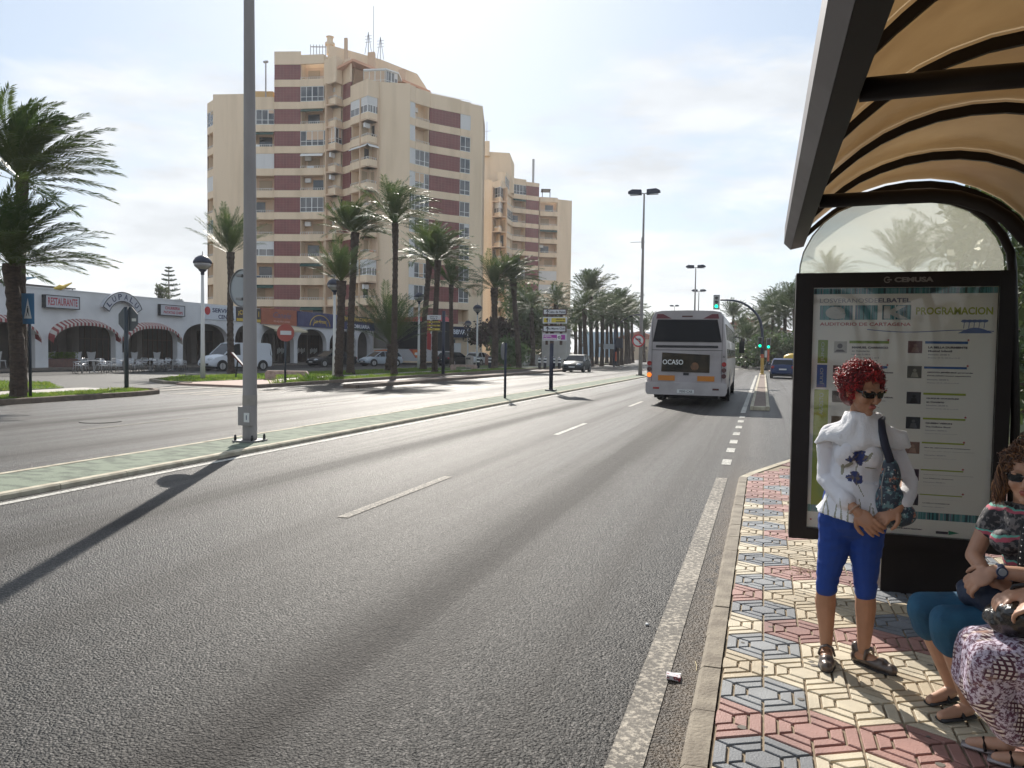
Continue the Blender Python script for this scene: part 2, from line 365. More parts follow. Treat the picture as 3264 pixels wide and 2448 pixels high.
def block(cx,cy,pts,mi,clip=-.158):
    if cx+max(p.x for p in pts)<clip+.01: return
    pts=inset(pts,.0062)
    P=[Vector((max(cx+p.x,clip),cy+p.y)) for p in pts]
    n=len(P); zt=GZ+rnd.uniform(-.0012,.0012); ch=.003
    Q=inset(P,ch) if min((P[i]-P[i-1]).length for i in range(n))>.004 else P
    pb.m=mi
    vs=[(p.x,p.y,GZ-.014) for p in P]+[(p.x,p.y,zt-ch) for p in P]+[(p.x,p.y,zt) for p in Q]
    fs=[(i,(i+1)%n,n+(i+1)%n,n+i) for i in range(n)]+[(n+i,n+(i+1)%n,2*n+(i+1)%n,2*n+i) for i in range(n)]+[tuple(range(2*n,3*n))]
    pb.add(vs,fs)
for col in range(-1,17):
    for row in range(-3,62):
        cx=.04+.195*col; cy=3.18+.3166*row
        if (col+row)%2: continue
        if cy<.9+ (0 if cx>0 else 0) or cy>19: continue
        # inside the pavement outline
        lim=-.05 if cy<10.7 else (.05+(cy-10.7)*.36 if cy<15 else 1.4+(cy-15)*.26)
        if cx<lim-.16: continue
        k=(row//2)
        if row%2==0:
            c=0 if col%4==0 and (col<4 or row>4) else 2
            if col%8==6 and row%6==0: c=4
        else:
            c=4 if k%2==0 and col>=1 or (col==-1 and k%3==0) else 2
            if row>12 and col%4==3: c=2
        if row>18: c=[0,2,4,2,0,4][(col*3+row*5)%6] if (col+row)%4 else 4
        v=c+(1 if rnd.random()<.35 else 0)
        h1,h2,h3=hexc(1),hexc(.69),hexc(.37)
        for A,B in ((h1,h2),(h2,h3)):
            for i in range(6):
                j=(i+1)%6; q=[A[i],A[j],B[j],B[i]]
                block(cx,cy,q,v)
        block(cx,cy,h3,v)
tag(pb.build('paving_blocks',m_pv,fix=False),kind='structure')
# median strip with the kerbs
MZ=.07
slab('median',[(-9.0,-30),(-7.92,-30),(-7.92,72),(-8.4,73.5),(-9.0,72)],-.02,MZ-.006,m_green)
kerb_run('kerb',[(-7.80,-30),(-7.80,72)],.12,MZ,m_concl,1.0,side=1)
kerb_run('kerb',[(-9.12,-30),(-9.12,72)],.12,MZ,m_concl,1.0,side=-1)
# island between the lane and the turning lane
slab('traffic_island',[(-.27,24.95),(.13,24.95),(.10,66),(-.20,66)],-.02,.105,m_brownp)
kerb_run('kerb',[(-.36,24.8),(-.32,66)],.10,.12,m_concl,1,side=-1)
kerb_run('kerb',[(.21,24.8),(.19,66)],.10,.12,m_concl,1,side=1)
kerb_run('kerb',[(-.255,24.82),(.105,24.82)],.13,.119,m_concl,.35,side=1)
slab('far_island',[(.6,78),(3,74),(6,76),(3.4,88),(.4,89)],-.02,.12,m_pink)
kerb_run('kerb',[(.5,77.9),(3,73.8),(6.1,75.9)],.1,.125,m_conc,1)
slab('promenade',[(-.3,96),(14,96),(14,260),(-18,262),(-7.2,181),(-4.2,156),(-2.3,144),(-.95,127),(.05,110)],-.02,.12,m_path)
# left side verges
slab('verge_base',[(-19.95,-20),(-19.95,20.8),(-20.2,21.9),(-20.9,22.6),(-21.9,22.6),(-21.9,-20)],-.02,.10,m_turf)
kerb_run('kerb',[(-19.8,-20),(-19.8,20.8),(-20.1,22.1),(-20.9,22.8),(-21.95,22.8)],.14,.16,m_kerbd,1,side=1)
slab('footpath',[(-21.9,-20),(-21.9,22.9),(-24.4,22.9),(-24.4,-20)],-.02,.075,m_path)
slab('verge_base',[(-24.4,-20),(-24.4,21.9),(-25.0,22.6),(-28.5,25),(-31.5,24.2),(-31.5,-20)],-.02,.10,m_turf)
slab('footpath',[(-20.15,27.6),(-20.15,30),(-21.7,33),(-21.7,110),(-24,110),(-24,37),(-23.3,32),(-23.3,27.6)],-.02,.075,m_path)
slab('crossing_paving',[(-20.15,27.3),(-20.3,30),(-23.3,33),(-26,31),(-24.2,27.6)],-.018,.085,m_pink)
slab('verge_base',[(-19.95,28.3),(-19.95,110),(-21.7,110),(-21.7,33.2),(-20.5,30.2)],-.02,.10,m_turf)
kerb_run('kerb',[(-19.75,27.2),(-19.8,28.2),(-19.8,110)],.14,.16,m_kerbd,1,side=1)
slab('verge_base',[(-24.0,33.6),(-24.0,110),(-27.9,110),(-28.3,40),(-29,33.5),(-27.6,30.2),(-25.3,28.4),(-24.4,28.4)],-.02,.10,m_turf)
kerb_run('kerb',[(-23.9,28.1),(-25.4,28.1),(-27.8,29.9),(-29.3,33.4),(-28.5,40),(-28.1,110)],.14,.13,m_conc,1,side=-1)
# long islet that parts the bus bay from the carriageway
slab('bay_islet',[(-16.6,29.6),(-16.35,70),(-17.3,70),(-17.5,31.4),(-17.1,29.6)],-.02,.135,m_brownp)
kerb_run('kerb',[(-16.42,29.6),(-16.25,70)],.16,.15,m_kerbd,1,side=1)
kerb_run('kerb',[(-17.5,31.3),(-17.1,29.45),(-16.45,29.45)],.14,.15,m_kerbd,.6,side=1)
# arcade pavement
slab('arcade_pavement',[(-49.5,-10),(-42.9,-10),(-42.9,82.5),(-49.5,82.5)],-.02,.16,M('arcade_floor',(.19,.155,.13),.7,col2=(.13,.11,.09),scale=4))
# ------------------------------------------------------------------ grass blades
m_grass=M('grass_blades',(.10,.20,.02),.55,col2=(.22,.27,.05),scale=1.5,detail=4,transl=.55)
def grass(polys,n,h0,h1,z,seed,w=.012,name='grass'):
    rr=random.Random(seed); b=MB(); vs=b.v; fs=b.f
    def inside(p,x,y):
        c=False; k=len(p)
        for i in range(k):
            x1,y1=p[i];x2,y2=p[i-1]
            if (y1>y)!=(y2>y) and x<(x2-x1)*(y-y1)/(y2-y1)+x1: c=not c
        return c
    for p,share in polys:
        x0=min(a for a,_ in p);x1=max(a for a,_ in p);y0=min(a for _,a in p);y1=max(a for _,a in p)
        k=0
        while k<n*share:
            x=rr.uniform(x0,x1); y=rr.uniform(y0,y1); 
            if rr.random()>(22/(max(y,10)+12)): continue
            if not inside(p,x,y): continue
            k+=1
            cl=.6+.8*mnoise.noise(Vector((x*.8,y*.8,seed)))
            h=rr.uniform(h0,h1)*max(.35,cl+.3); a=rr.uniform(0,PI); ww=w*rr.uniform(.7,1.6)*(1+y/40); lx,ly=rr.uniform(-.5,.5)*h,rr.uniform(-.5,.5)*h
            o=len(vs); dx,dy=math.cos(a)*ww,math.sin(a)*ww
            vs+=[(x-dx,y-dy,z),(x+dx,y+dy,z),(x+lx+dx*.5,y+ly+dy*.5,z+h*.7),(x+lx*1.7,y+ly*1.7,z+h)]; fs+=[(o,o+1,o+2,o+3)]
    b.mi=[0]*len(fs); o=b.build(name,m_grass,fix=False); tag(o,kind='stuff'); return o
GA=[([(-19.98,8),(-19.98,20.7),(-20.9,22.5),(-21.85,22.5),(-21.85,8)],.34),([(-24.4,10),(-24.4,21.9),(-28.3,24.8),(-31,24),(-31,10)],.3),
 ([(-24.05,33.6),(-24.05,60),(-27.9,60),(-28.3,40),(-28.9,33.5),(-27.5,30.3),(-25.4,28.6),(-24.6,28.6)],.36)]
grass(GA,42000,.05,.12,.10,5)
GB=[([(-19.98,28.5),(-19.98,66),(-21.65,66),(-21.65,33.2),(-20.6,30.4)],1)]
grass(GB,16000,.05,.16,.10,6)
grass([([(-20,28.2),(-20,34),(-21.4,34),(-20.6,30)],1)],420,.15,.38,.10,8,w=.01,name='tall_weeds')

# dry leaf litter caught on the pavement
p=gnd(1748,1232,GZ); b=MB(); rr=random.Random(11)
for k in range(150):
    x,y=p.x+rr.gauss(0,.10),p.y+rr.gauss(0,.13); a=rr.uniform(0,PI); l=rr.uniform(.006,.022); w=rr.uniform(.002,.005); dx,dy=math.cos(a),math.sin(a); z=GZ+.003+rr.random()*.006; o=len(b.v)
    b.v+=[(x-dx*l,y-dy*l,z),(x-dy*w,y+dx*w,z+.003),(x+dx*l,y+dy*l,z+.001),(x+dy*w,y-dx*w,z)]; b.f.append((o,o+1,o+2,o+3)); b.mi.append(0)
tag(b.build('leaf_litter',M('dry_leaves',(.24,.15,.07),.8),fix=False),kind='stuff')

# trodden gum and drip stains on the pavement
b=MB()
for k in range(70):
    x,y=rr.uniform(-.1,1.6),rr.uniform(2.2,9); r=rr.uniform(.006,.020); sq=rr.uniform(.6,1)
    b.add([(x+r*math.cos(a)*(1+.2*math.sin(3*a+k)),y+r*sq*math.sin(a),GZ+.0022) for a in [2*PI*j/10 for j in range(10)]],[tuple(range(10))])
tag(b.build('pavement_stains',M('gum_grey',(.13,.115,.095),.8),fix=False),kind='structure')
m_leaf=M('palm_leaf',(.045,.085,.022),.45,col2=(.10,.13,.035),scale=.9,detail=3,transl=.32,spec=.2)
m_leafd=M('far_palm_leaf',(.04,.07,.025),.6,col2=(.09,.11,.04),scale=.5,detail=3,transl=.3)
m_trunk=M('palm_trunk',(.075,.05,.036),.95,col2=(.032,.022,.017),scale=7,detail=8,bump=.9,bscale=14,stretch=(1,1,2.5))
m_bark=M('bark',(.12,.09,.065),.9,col2=(.06,.045,.035),scale=8,bump=.5,bscale=20)
WIND=Vector((math.cos(R(18)),math.sin(R(18)),0))
def crown_mesh(nf,Lf,nl,wind,upright,seed,droop=1.0,lw=.015,ll=.42,name='crown'):
    rr=random.Random(seed); b=MB(); V=b.v; F=b.f
    for k in range(nf):
        t=(k+.5)/nf; az=k*2.39996+rr.uniform(-.25,.25)
        el=R(88)-(t**.75)*R((100 if lw>.03 else 82) if not upright else 58)+rr.uniform(-.14,.14)
        d=Vector((math.cos(az)*math.cos(el),math.sin(az)*math.cos(el),math.sin(el)))
        Lk=Lf*rr.uniform(.82,1.12)*(.80 if t<.12 else 1.0); n=12; st=Lk/n; p=Vector((0,0,-.15*t)); P=[p.copy()]; D=[]
        gust=rr.uniform(.5,1.2)
        for i in range(n):
            u=i/n
            d=d+WIND*(wind*gust*(.015+.14*u))+Vector((0,0,-1))*(droop*(.015+.17*u*u)*(1 if not upright else .75))
            d.normalize(); D.append(d.copy()); p=p+d*st; P.append(p.copy())
        for i in range(n):
            o=len(V); s=Vector((-D[i].y,D[i].x,0)); s=s.normalized() if s.length>1e-3 else Vector((1,0,0)); w=.030*(1-i/n)+.005
            a,c=P[i],P[i+1]
            V+= [tuple(a-s*w),tuple(a+s*w),tuple(c+s*w*.85),tuple(c-s*w*.85)]; F.append((o,o+1,o+2,o+3))
        for j in range(nl):
            u=.20+.80*(j+.5)/nl; x=u*n; i=min(n-1,int(x)); q=P[i]+(P[i+1]-P[i])*(x-i); dd=D[i]
            s=dd.cross(Vector((0,0,1))); s=s.normalized() if s.length>.05 else Vector((math.sin(az),-math.cos(az),0)); upv=s.cross(dd)
            len_=ll*(.45+.80*math.sin(PI*min(1,.10+(u-.2)*1.05)))*rr.uniform(.8,1.15)*(Lf/3)
            for sg in (-1,1):
                e=(s*sg*.62+dd*.80+upv*rr.uniform(.0,.35)+WIND*wind*.15+Vector((0,0,-.10*droop))).normalized()
                wv=dd.cross(e).cross(e).normalized()*lw*(Lf/3)*rr.uniform(.8,1.3)
                e2=(e+Vector((0,0,-.40*droop))+WIND*wind*.18+dd*.1).normalized()
                m=q+e*len_*.5; t2=m+e2*len_*.5; o=len(V)
                V+=[tuple(q-wv*.5),tuple(m-wv),tuple(t2),tuple(m+wv)]; F.append((o,o+1,o+2,o+3))
    me=bpy.data.meshes.new(name); me.from_pydata(V,[],F); me.update(); return me
def crown_obj(me,mat,parent,loc,rz=0,sc=1,name='crown'):
    if not me.materials: me.materials.append(mat)
    o=bpy.data.objects.new(name,me); C.objects.link(o); o.parent=parent; KIDS.setdefault(parent.name,[]).append(o.name)
    o.location=loc; o.rotation_euler=(0,0,rz); o.scale=(sc,sc,sc) if not isinstance(sc,tuple) else sc; return o
CR={'windy':[crown_mesh(70,3.0,52,1.1,False,s,.7,.020) for s in (1,2)],
    'round':[crown_mesh(54,3.0,44,.55,False,s,1.1,.017) for s in (3,4)],
    'up':[crown_mesh(44,3.0,46,.25,True,s,.75) for s in (5,6)],
    'far':[crown_mesh(42,3.0,18,.55,False,s,1.3,.045,.55) for s in (7,8,9)],
    'farup':[crown_mesh(38,3.0,18,.35,True,s,1.0,.045,.55) for s in (10,11)]}
def palm(bx,by,Y,cx,cy,rad,kind,label,v=0,tw=.24,lean=None,group='palm trees along the avenue',zb=.1,boot=1.35,name='palm_tree',n=12,rag=True):
    B=at(bx,by,Y); T=at(cx,cy,Y); h=T.z-zb; dx,dy=T.x-B.x,0
    t=thing(name,label,'palm tree',(B.x,Y,zb),0,group)
    pts=[];rad_=[]; rr=random.Random(int(bx*7+cy)); segs=max(10,int(h/.16)) if rag else 10
    V=MB()
    for i in range(segs+1):
        u=i/segs; x=dx*(u**1.5); wob=.05*math.sin(u*5+bx)
        r=tw*.62*(1.18-.3*u) if u<.8 else tw*.62*(.94+ (boot-1)*min(1,(u-.8)/.14))
        if u<.04: r*=1.25
        r*= (1.07 if i%2 else .95) if rag else 1
        pts.append((x+wob*tw*2,wob*tw,-.1+u*(h+.1))); rad_.append(r*rr.uniform(.95,1.05))
    V.tube(pts,rad_,n); tr=V.build('trunk',m_trunk,t)
    me=CR[kind][v%len(CR[kind])]
    crown_obj(me,m_leaf if 'far' not in kind else m_leafd,t,(dx,0,h+.02),0 if kind=='windy' else rr.uniform(-.25,.25),rad/3.0*(.92 if Y<75 else .74))
    return t
G1='palm trees along the avenue'
palm(38,862,16.87,27,570,2.8,'windy','short stout palm with wind-swept crown at the left edge, beside the blue crossing sign',0,tw=.30,boot=1.3,n=16)
palm(45,850,19.3,49,385,3.3,'windy','tallest wind-blown palm at the left edge, its crown above the short stout one',1,tw=.23,n=14)
palm(499,803,41.5,497,545,3.0,'up','upright palm with brush-shaped crown behind the lamp post, beside the white van',0,tw=.30)
palm(733,818,36,737,607,2.35,'up','low palm with thick swollen neck left of the pair before the coach',1,tw=.32,boot=1.35)
palm(757,808,43,766,502,2.6,'windy','tall windy palm standing close behind the low thick-necked palm',0,tw=.32)
palm(852,812,41.9,853,480,3.3,'round','tallest palm in front of the tower, slim trunk and wide crown',0,tw=.26,boot=1.3)
palm(846,806,50,846,742,4.4,'up','bushy low palm with a fat short trunk and glinting fronds in front of the coach',1,tw=.62,boot=1.1)
palm(914,790,56,927,560,3.6,'round','leaning palm crossing behind the yellow direction sign',1,tw=.34)
palm(939,806,48.8,945,562,3.1,'windy','upright palm close beside the yellow direction sign',1,tw=.30)
palm(975,790,66,975,615,3.2,'round','slender palm in front of the bank windows',0,tw=.30,boot=1.3)
palm(1068,797,64,1069,622,3.6,'round','dense palm right of the globe lamp by the tower corner',1,tw=.42)
palm(1120,796,66,1108,604,3.0,'windy','palm with a curved trunk and bulging neck left of the brown signboards',0,tw=.36,boot=1.5)
palm(1150,790,82,1149,665,3.7,'far','palm behind the gap between the curved palm and the signboards',0,tw=.40,boot=1.3)
palm(1188,788,88,1203,657,4.1,'far','palm rising above the brown signboards',1,tw=.42,boot=1.3)
far=[(1243,795,96,1243,705,3.6),(1254,797,88,1252,690,3.9),(1264,799,80,1263,668,3.7),(1277,800,90,1276,640,5.0),(1288,798,98,1290,672,4.2),(1300,800,92,1301,680,4.2),
 (1311,797,110,1310,672,4.4),(1320,799,100,1320,688,4.1),(1333,800,96,1331,684,4.2),(1343,801,104,1341,672,4.8),(1351,799,112,1352,684,4.4),(1358,799,120,1357,678,4.6),(1366,796,128,1364,685,4.6),(1228,792,104,1226,720,3.6),(1411,790,150,1410,700,4.2),(1392,790,140,1390,716,4.0)]
wh=['at the left end','second from the left end','with full round head third from the left end','tallest, standing clear above its neighbours','just right of the tallest','with leaning fronds right of the tallest',
 'in the thick of the cluster','low-headed, in the middle of the cluster','over the dark car roof','high dense, near the right end','second from the right end','third from the right end, by the far traffic signal','at the right end beside the tall lamp post','lowest, at the foot of the cluster left end','small, seen just left of the bus','small, seen behind the tall lamp post']
for i,(bx,by,Y,cx,cy,r_) in enumerate(far):
    palm(bx,by,Y,cx,cy,r_,'far' if i%3 else 'farup','palm '+wh[i]+' of the far palm cluster' if i<14 else 'palm '+wh[i],i,tw=.36,boot=1.3,n=8,rag=False,group='palms of the far cluster left of the bus')
rg=[(1584,775,125,1584,688,4.2),(1606,778,105,1604,712,4.0),(1611,790,95,1616,735,2.9),(1632,786,110,1633,702,4.2),(1656,786,112,1656,690,4.2),(1668,786,98,1669,682,4.4),(1684,787,104,1682,676,4.8),(1697,785,96,1696,688,4.5),(1716,785,92,1716,668,4.8),(1650,780,140,1648,708,4.6)]
wr=['with open crown just above the bus roof corner','small, right of the bus mirror','smallest, low beside the bus mirror','behind the arched signal arm','right of the signal heads, front of the thick clump','windy, in the middle of the thick clump','tallest of the thick clump behind the blue car','over the blue car','partly hidden by the advertising panel','hazy, far behind the signal heads']
for i,(bx,by,Y,cx,cy,r_) in enumerate(rg):
    palm(bx,by,Y,cx,cy,r_,'far' if i%2 else 'farup','palm '+wr[i],i,tw=.30,boot=1.2,n=8,rag=False,zb=0,group='palms at the bend of the road')
# palms behind the shelter on the near pavement
palm(1965,790,27,1962,590,1.75,'up','palm seen blurred through the middle of the frosted arch',0,tw=.2,zb=.1,group='palms behind the bus shelter')
palm(2085,795,22,2082,560,1.9,'round','palm at the right of the frosted arch, behind the shelter',1,tw=.22,zb=.1,group='palms behind the bus shelter')
palm(2222,800,17,2216,500,1.9,'windy','palm at the right edge behind the shelter post',0,tw=.25,zb=.1,group='palms behind the bus shelter')
palm(1795,790,36,1795,604,1.5,'round','low palm seen through the left of the frosted arch',1,tw=.22,zb=.1,group='palms behind the bus shelter')
# ------------------------------------------------------------------ other trees
def leaf_tree(name,label,cat,x,y,z,h,rx,rz_,n,col,col2,seed,trunk=True,lf=.16,group=None,tr=.09,flat=1):
    rr=random.Random(seed); t=thing(name,label,cat,(x,y,z),0,group); b=MB(); cl=[]
    for k in range(max(9,n//380)):
        a=rr.uniform(0,2*PI); e=rr.uniform(-.6,1); r_=rr.uniform(.25,.95)
        cl.append((Vector((math.cos(a)*rx*r_*.8,math.sin(a)*rx*r_*.8*flat,h-rz_+e*rz_*.8)),rr.uniform(.25,.5)))
    for k in range(n):
        c,s=cl[rr.randrange(len(cl))]; p=c+Vector((rr.gauss(0,1)*rx*s*.6,rr.gauss(0,1)*rx*s*.6*flat,rr.gauss(0,1)*rz_*s*.6))
        if p.z<.05: continue
        q=Quaternion((rr.gauss(0,1),rr.gauss(0,1),rr.gauss(0,1),rr.gauss(0,1))).normalized(); w=lf*rr.uniform(.6,1.3); o=len(b.v)
        for u,v_ in ((-1,0),(0,-.45),(1,0),(0,.45)): b.v.append(tuple(p+q@Vector((u*w,v_*w,0))))
        b.f.append((o,o+1,o+2,o+3))
    b.mi=[0]*len(b.f); b.build('crown',M(name+'_leaf',col,.5,col2=col2,scale=.8,transl=.3),t,fix=False)
    if trunk:
        m=MB(); m.tube([(0,0,-.1),(.05,0,h*.3),(0,.03,h*.62)],[tr*1.4,tr,tr*.6],8)
        for c,s in cl[:7]: m.tube([(0,.0,h*.35),c*.6+Vector((0,0,h*.2)),c],[tr*.5,tr*.32,tr*.12],5)
        m.build('trunk',m_bark,t)
    return t
p=at(1140,790,88); leaf_tree('feathery_tree','tall feathery green tree beside the curved palm, below the far tower','tree',p.x,88,.1,8.6,3.0,4.0,5200,(.06,.10,.03),(.12,.15,.05),3,lf=.26)
p=at(1168,790,100); leaf_tree('feathery_tree','shorter green tree behind the brown signboards','tree',p.x,100,.1,7,3.6,3.2,4200,(.05,.09,.03),(.10,.13,.04),13,lf=.28)
p=at(1060,780,84); leaf_tree('purple_tree','dark purple-leaved tree at the tower foot right of the bank','tree',p.x,84,.1,5.2,3.2,1.8,4200,(.05,.018,.02),(.035,.04,.02),4,lf=.24)
p=at(1100,788,74); leaf_tree('bushy_shrub','spreading green shrub behind the round sign at the tower foot','shrub',p.x,74,.1,2.7,1.9,1.4,2200,(.05,.10,.03),(.09,.13,.04),5,trunk=False,lf=.2)
hx=[(1596,742,118,5.0,'below the small palms'),(1620,760,104,4.0,'beside the red signal post'),(1648,772,96,3.6,'behind the green signals'),(1672,770,93,4.2,'above the blue car roof'),(1700,765,90,5.0,'beside the panel')]
for i,(px,py,Y,h,w_) in enumerate(hx):
    p=at(px,790,Y); leaf_tree('hedge_shrub','leafy hedge shrub '+w_,'shrub',p.x,Y,.1,h*.72,3.6,h*.36,2600,(.05,.095,.03),(.11,.13,.05),20+i,trunk=False,lf=.25,group='hedge shrubs along the far promenade')
# dark plants behind the shelter at the right edge
for i,(px,Y,h) in enumerate(((2206,13.5,3.6),(2190,17,3.2))):
    p=at(px,780,Y); leaf_tree('garden_bush',['dark garden bush seen past the right end of the panel','olive bush further back beyond the panel end'][i],'bush',p.x,Y,.1,h,1.2,1.6,1800,(.04,.07,.025),(.08,.10,.03),30+i,trunk=False,lf=.1)
# araucaria: tiers of drooping branches on a straight stem
p=at(365,690,100); H_=at(365,575,100).z
t=thing('araucaria_tree','tiered norfolk pine rising behind the arcade roof','pine tree',(p.x,100,0)); b=MB(); b.tube([(0,0,0),(0,0,H_)],[.3,.04],8); b.build('trunk',m_bark,t)
b=MB(); rr=random.Random(5); nT=13
for k in range(nT):
    z=H_-.35-(k**1.18)*.52; Lb=.45+.27*k
    if z<1: break
    for j in range(6+(k>4)):
        a=2*PI*j/(6+(k>4))+k*.5; L_=Lb*rr.uniform(.8,1.1); d=Vector((math.cos(a),math.sin(a),0))
        P=[Vector((0,0,z))+d*L_*u+Vector((0,0,-.10*L_*math.sin(PI*u*.8)+.22*L_*u*u)) for u in (0,.3,.6,1)]
        b.tube(P,[.05,.04,.03,.02],4)
        for q in range(26):
            u=.25+.75*rr.random(); c=P[0].lerp(P[3],u)+Vector((0,0,-.06*L_*math.sin(PI*u)+.05)); s=Vector((-d.y,d.x,0))*rr.uniform(-.26,.26)*(1+.4*k/6); w=.09
            o=len(b.v); b.v+=[tuple(c+s-d*w),tuple(c+s*1.2+Vector((0,0,.14))),tuple(c+s+d*w),tuple(c+s*.8-Vector((0,0,.05)))]; b.f.append((o,o+1,o+2,o+3)); b.mi.append(0)
b.build('crown',M('araucaria_leaf',(.035,.07,.03),.6),t)
p=at(348,640,95); leaf_tree('roof_shrub','tuft of foliage showing above the arched roof sign','tree',p.x,95,0,at(348,618,95).z,1.2,1.6,700,(.05,.08,.03),(.1,.12,.05),44,lf=.22)

for i,(y,h) in enumerate(((-1.0,2.5),(1.3,2.7),(3.6,2.6),(6.0,2.4))):  # hedge row added to cut sky light and deepen the shade under the shelter
    leaf_tree('light_block_hedge','dense dark hedge bush added behind the shelter to block sky light, %s'%('behind the camera','beside the nearest bench end','behind the far bench end','just past the shelter end')[i],'hedge',3.0,y,.1,h,1.0,1.35,2600,(.04,.07,.025),(.07,.09,.03),60+i,trunk=False,lf=.11,group='light-blocking hedge bushes added behind the shelter')
slab('verge_base',[(4.4,9),(13.8,9),(13.8,94),(4.4,94)],-.01,.125,m_turf)
for i in range(7):
    leaf_tree('verge_bush','green bush on the verge right of the turning lane, %s'%('nearest the shelter','second beyond the shelter','third beyond the shelter','fourth beyond the shelter','fifth beyond the shelter','sixth beyond the shelter','farthest from the shelter')[i],'bush',6.5+(i%2),14+i*11,.12,2.8+.5*(i%3),1.8,1.5,1500,(.045,.08,.028),(.09,.12,.04),80+i,trunk=False,lf=.16,group='bushes on the right verge')
cY,sY=math.cos(YAW),math.sin(YAW)
def pl(sx,d):
    l=(sx-1632)/2480*d; return Vector((l*cY-d*sY,l*sY+d*cY))
m_beige=M('beige_render',(.79,.63,.45),.85,col2=(.64,.50,.34),scale=.8,detail=9,stretch=(1,1,.12),lo=.45,hi=.80)
m_peach=M('peach_render',(.68,.50,.35),.9,col2=(.60,.44,.30),scale=.5)
def tilemat():
    a=NT('brown_tiles'); v=a.n('ShaderNodeTexCoord').outputs['Object']
    sp=a.n('ShaderNodeSeparateXYZ'); a.l(v,sp.inputs[0])
    h=a.ma('ADD',a.ma('MULTIPLY',sp.outputs[0],.95),a.ma('MULTIPLY',sp.outputs[1],.45))
    gx=a.ma('ABSOLUTE',a.ma('SUBTRACT',a.ma('FRACT',a.ma('MULTIPLY',h,2.2)),.5)); gz=a.ma('ABSOLUTE',a.ma('SUBTRACT',a.ma('FRACT',a.ma('MULTIPLY',sp.outputs[2],3.1)),.5))
    g=a.mr(a.ma('MAXIMUM',gx,gz),.44,.49,0,1)
    c=a.mix(a.mr(a.noise(v,1.1,5),.35,.65,0,1),(.20,.052,.047),(.16,.040,.036))
    a.l(a.mix(g,c,(.26,.12,.10)),a.b.inputs['Base Color']); a.b.inputs['Roughness'].default_value=.45; return a.m
m_brown=tilemat()
m_wf=M('white_frame',(.78,.78,.76),.4); m_rail=M('white_rail',(.72,.71,.68),.5)
m_glass=M('window_glass',(.035,.04,.045),.08,spec=.8,col2=(.11,.11,.11),scale=.35,detail=2,lo=.45,hi=.6); m_glassl=M('curtained_glass',(.26,.25,.24),.15,spec=.7,col2=(.12,.12,.12),scale=.5)
m_shut=M('roller_shutter',(.66,.66,.65),.6); m_door=M('tan_shutter',(.42,.32,.21),.7); m_awn=M('green_awning',(.03,.075,.06),.8); m_bluea=M('blue_awning',(.04,.07,.11),.8)
m_salmon=M('salmon_trim',(.62,.34,.22),.8); m_metal=M('grey_metal',(.35,.35,.35),.45,metal=.6); m_dk=M('near_black',(.012,.012,.014),.6)
def seg(b,P,Q,n,z0,z1,o0,o1,e0=0,e1=0):
    """box along P-Q, from offset o0 to o1 along inward normal n"""
    u=(Q-P).normalized(); P=P-u*e0; Q=Q+u*e1
    a,c,d,e=P+n*o0,Q+n*o0,Q+n*o1,P+n*o1
    return b.add([(p.x,p.y,z) for z in (z0,z1) for p in (a,c,d,e)],[(0,3,2,1),(4,5,6,7),(0,1,5,4),(1,2,6,5),(2,3,7,6),(3,0,4,7)])
BR=random.Random(21)
def window(par,P,Q,n,z0,z1,off,nv=3,nh=1,mat=None,low=True):
    f=MB(); w=(Q-P).length; u=(Q-P)/w; t=.07
    seg(f,P,Q,n,z0,z0+t,off,off+.08); seg(f,P,Q,n,z1-t,z1,off,off+.08)
    for i in range(nv+1):
        c=P+u*(w*i/nv); k=.05 if i%2==0 else .03
        a=c-u*k if i else c; b_=c+u*k if i<nv else c
        seg(f,a,b_,n,z0+t,z1-t,off+.002,off+.07)
    if low: seg(f,P,Q,n,z0+(z1-z0)*.3,z0+(z1-z0)*.3+.05,off+.006,off+.062)
    fo=f.build('window',m_wf,par); g=MB(); seg(g,P,Q,n,z0+.04,z1-.04,off+.03,off+.05); g.build('pane',mat or m_glass,fo)
    if low and BR.random()<.6:
        k=BR.randrange(nv); k2=BR.randint(k+1,nv); g=MB(); seg(g,P+u*(w*k/nv+.06),P+u*(w*k2/nv-.06),n,z1-(z1-z0)*BR.choice((.25,.4,.6,.9)),z1-.05,off+.022,off+.028); g.build('blind',BR.choice((m_shut,m_door,m_peach)),fo)
    return fo
def railing(par,P,Q,n,z,off=.08,h=.30):
    b=MB(); seg(b,P,Q,n,z+h-.04,z+h,off,off+.05); w=(Q-P).length; u=(Q-P)/w; k=max(2,int(w/.28))
    for i in range(k+1):
        c=P+u*(w*i/k); th=.018 if i%4 else .035
        seg(b,c-u*th,c+u*th,n,z-.01,z+h-.04,off+.01,off+.04)
    return b.build('railing',m_rail,par)
ZB=lambda k:5.1+2.82*k
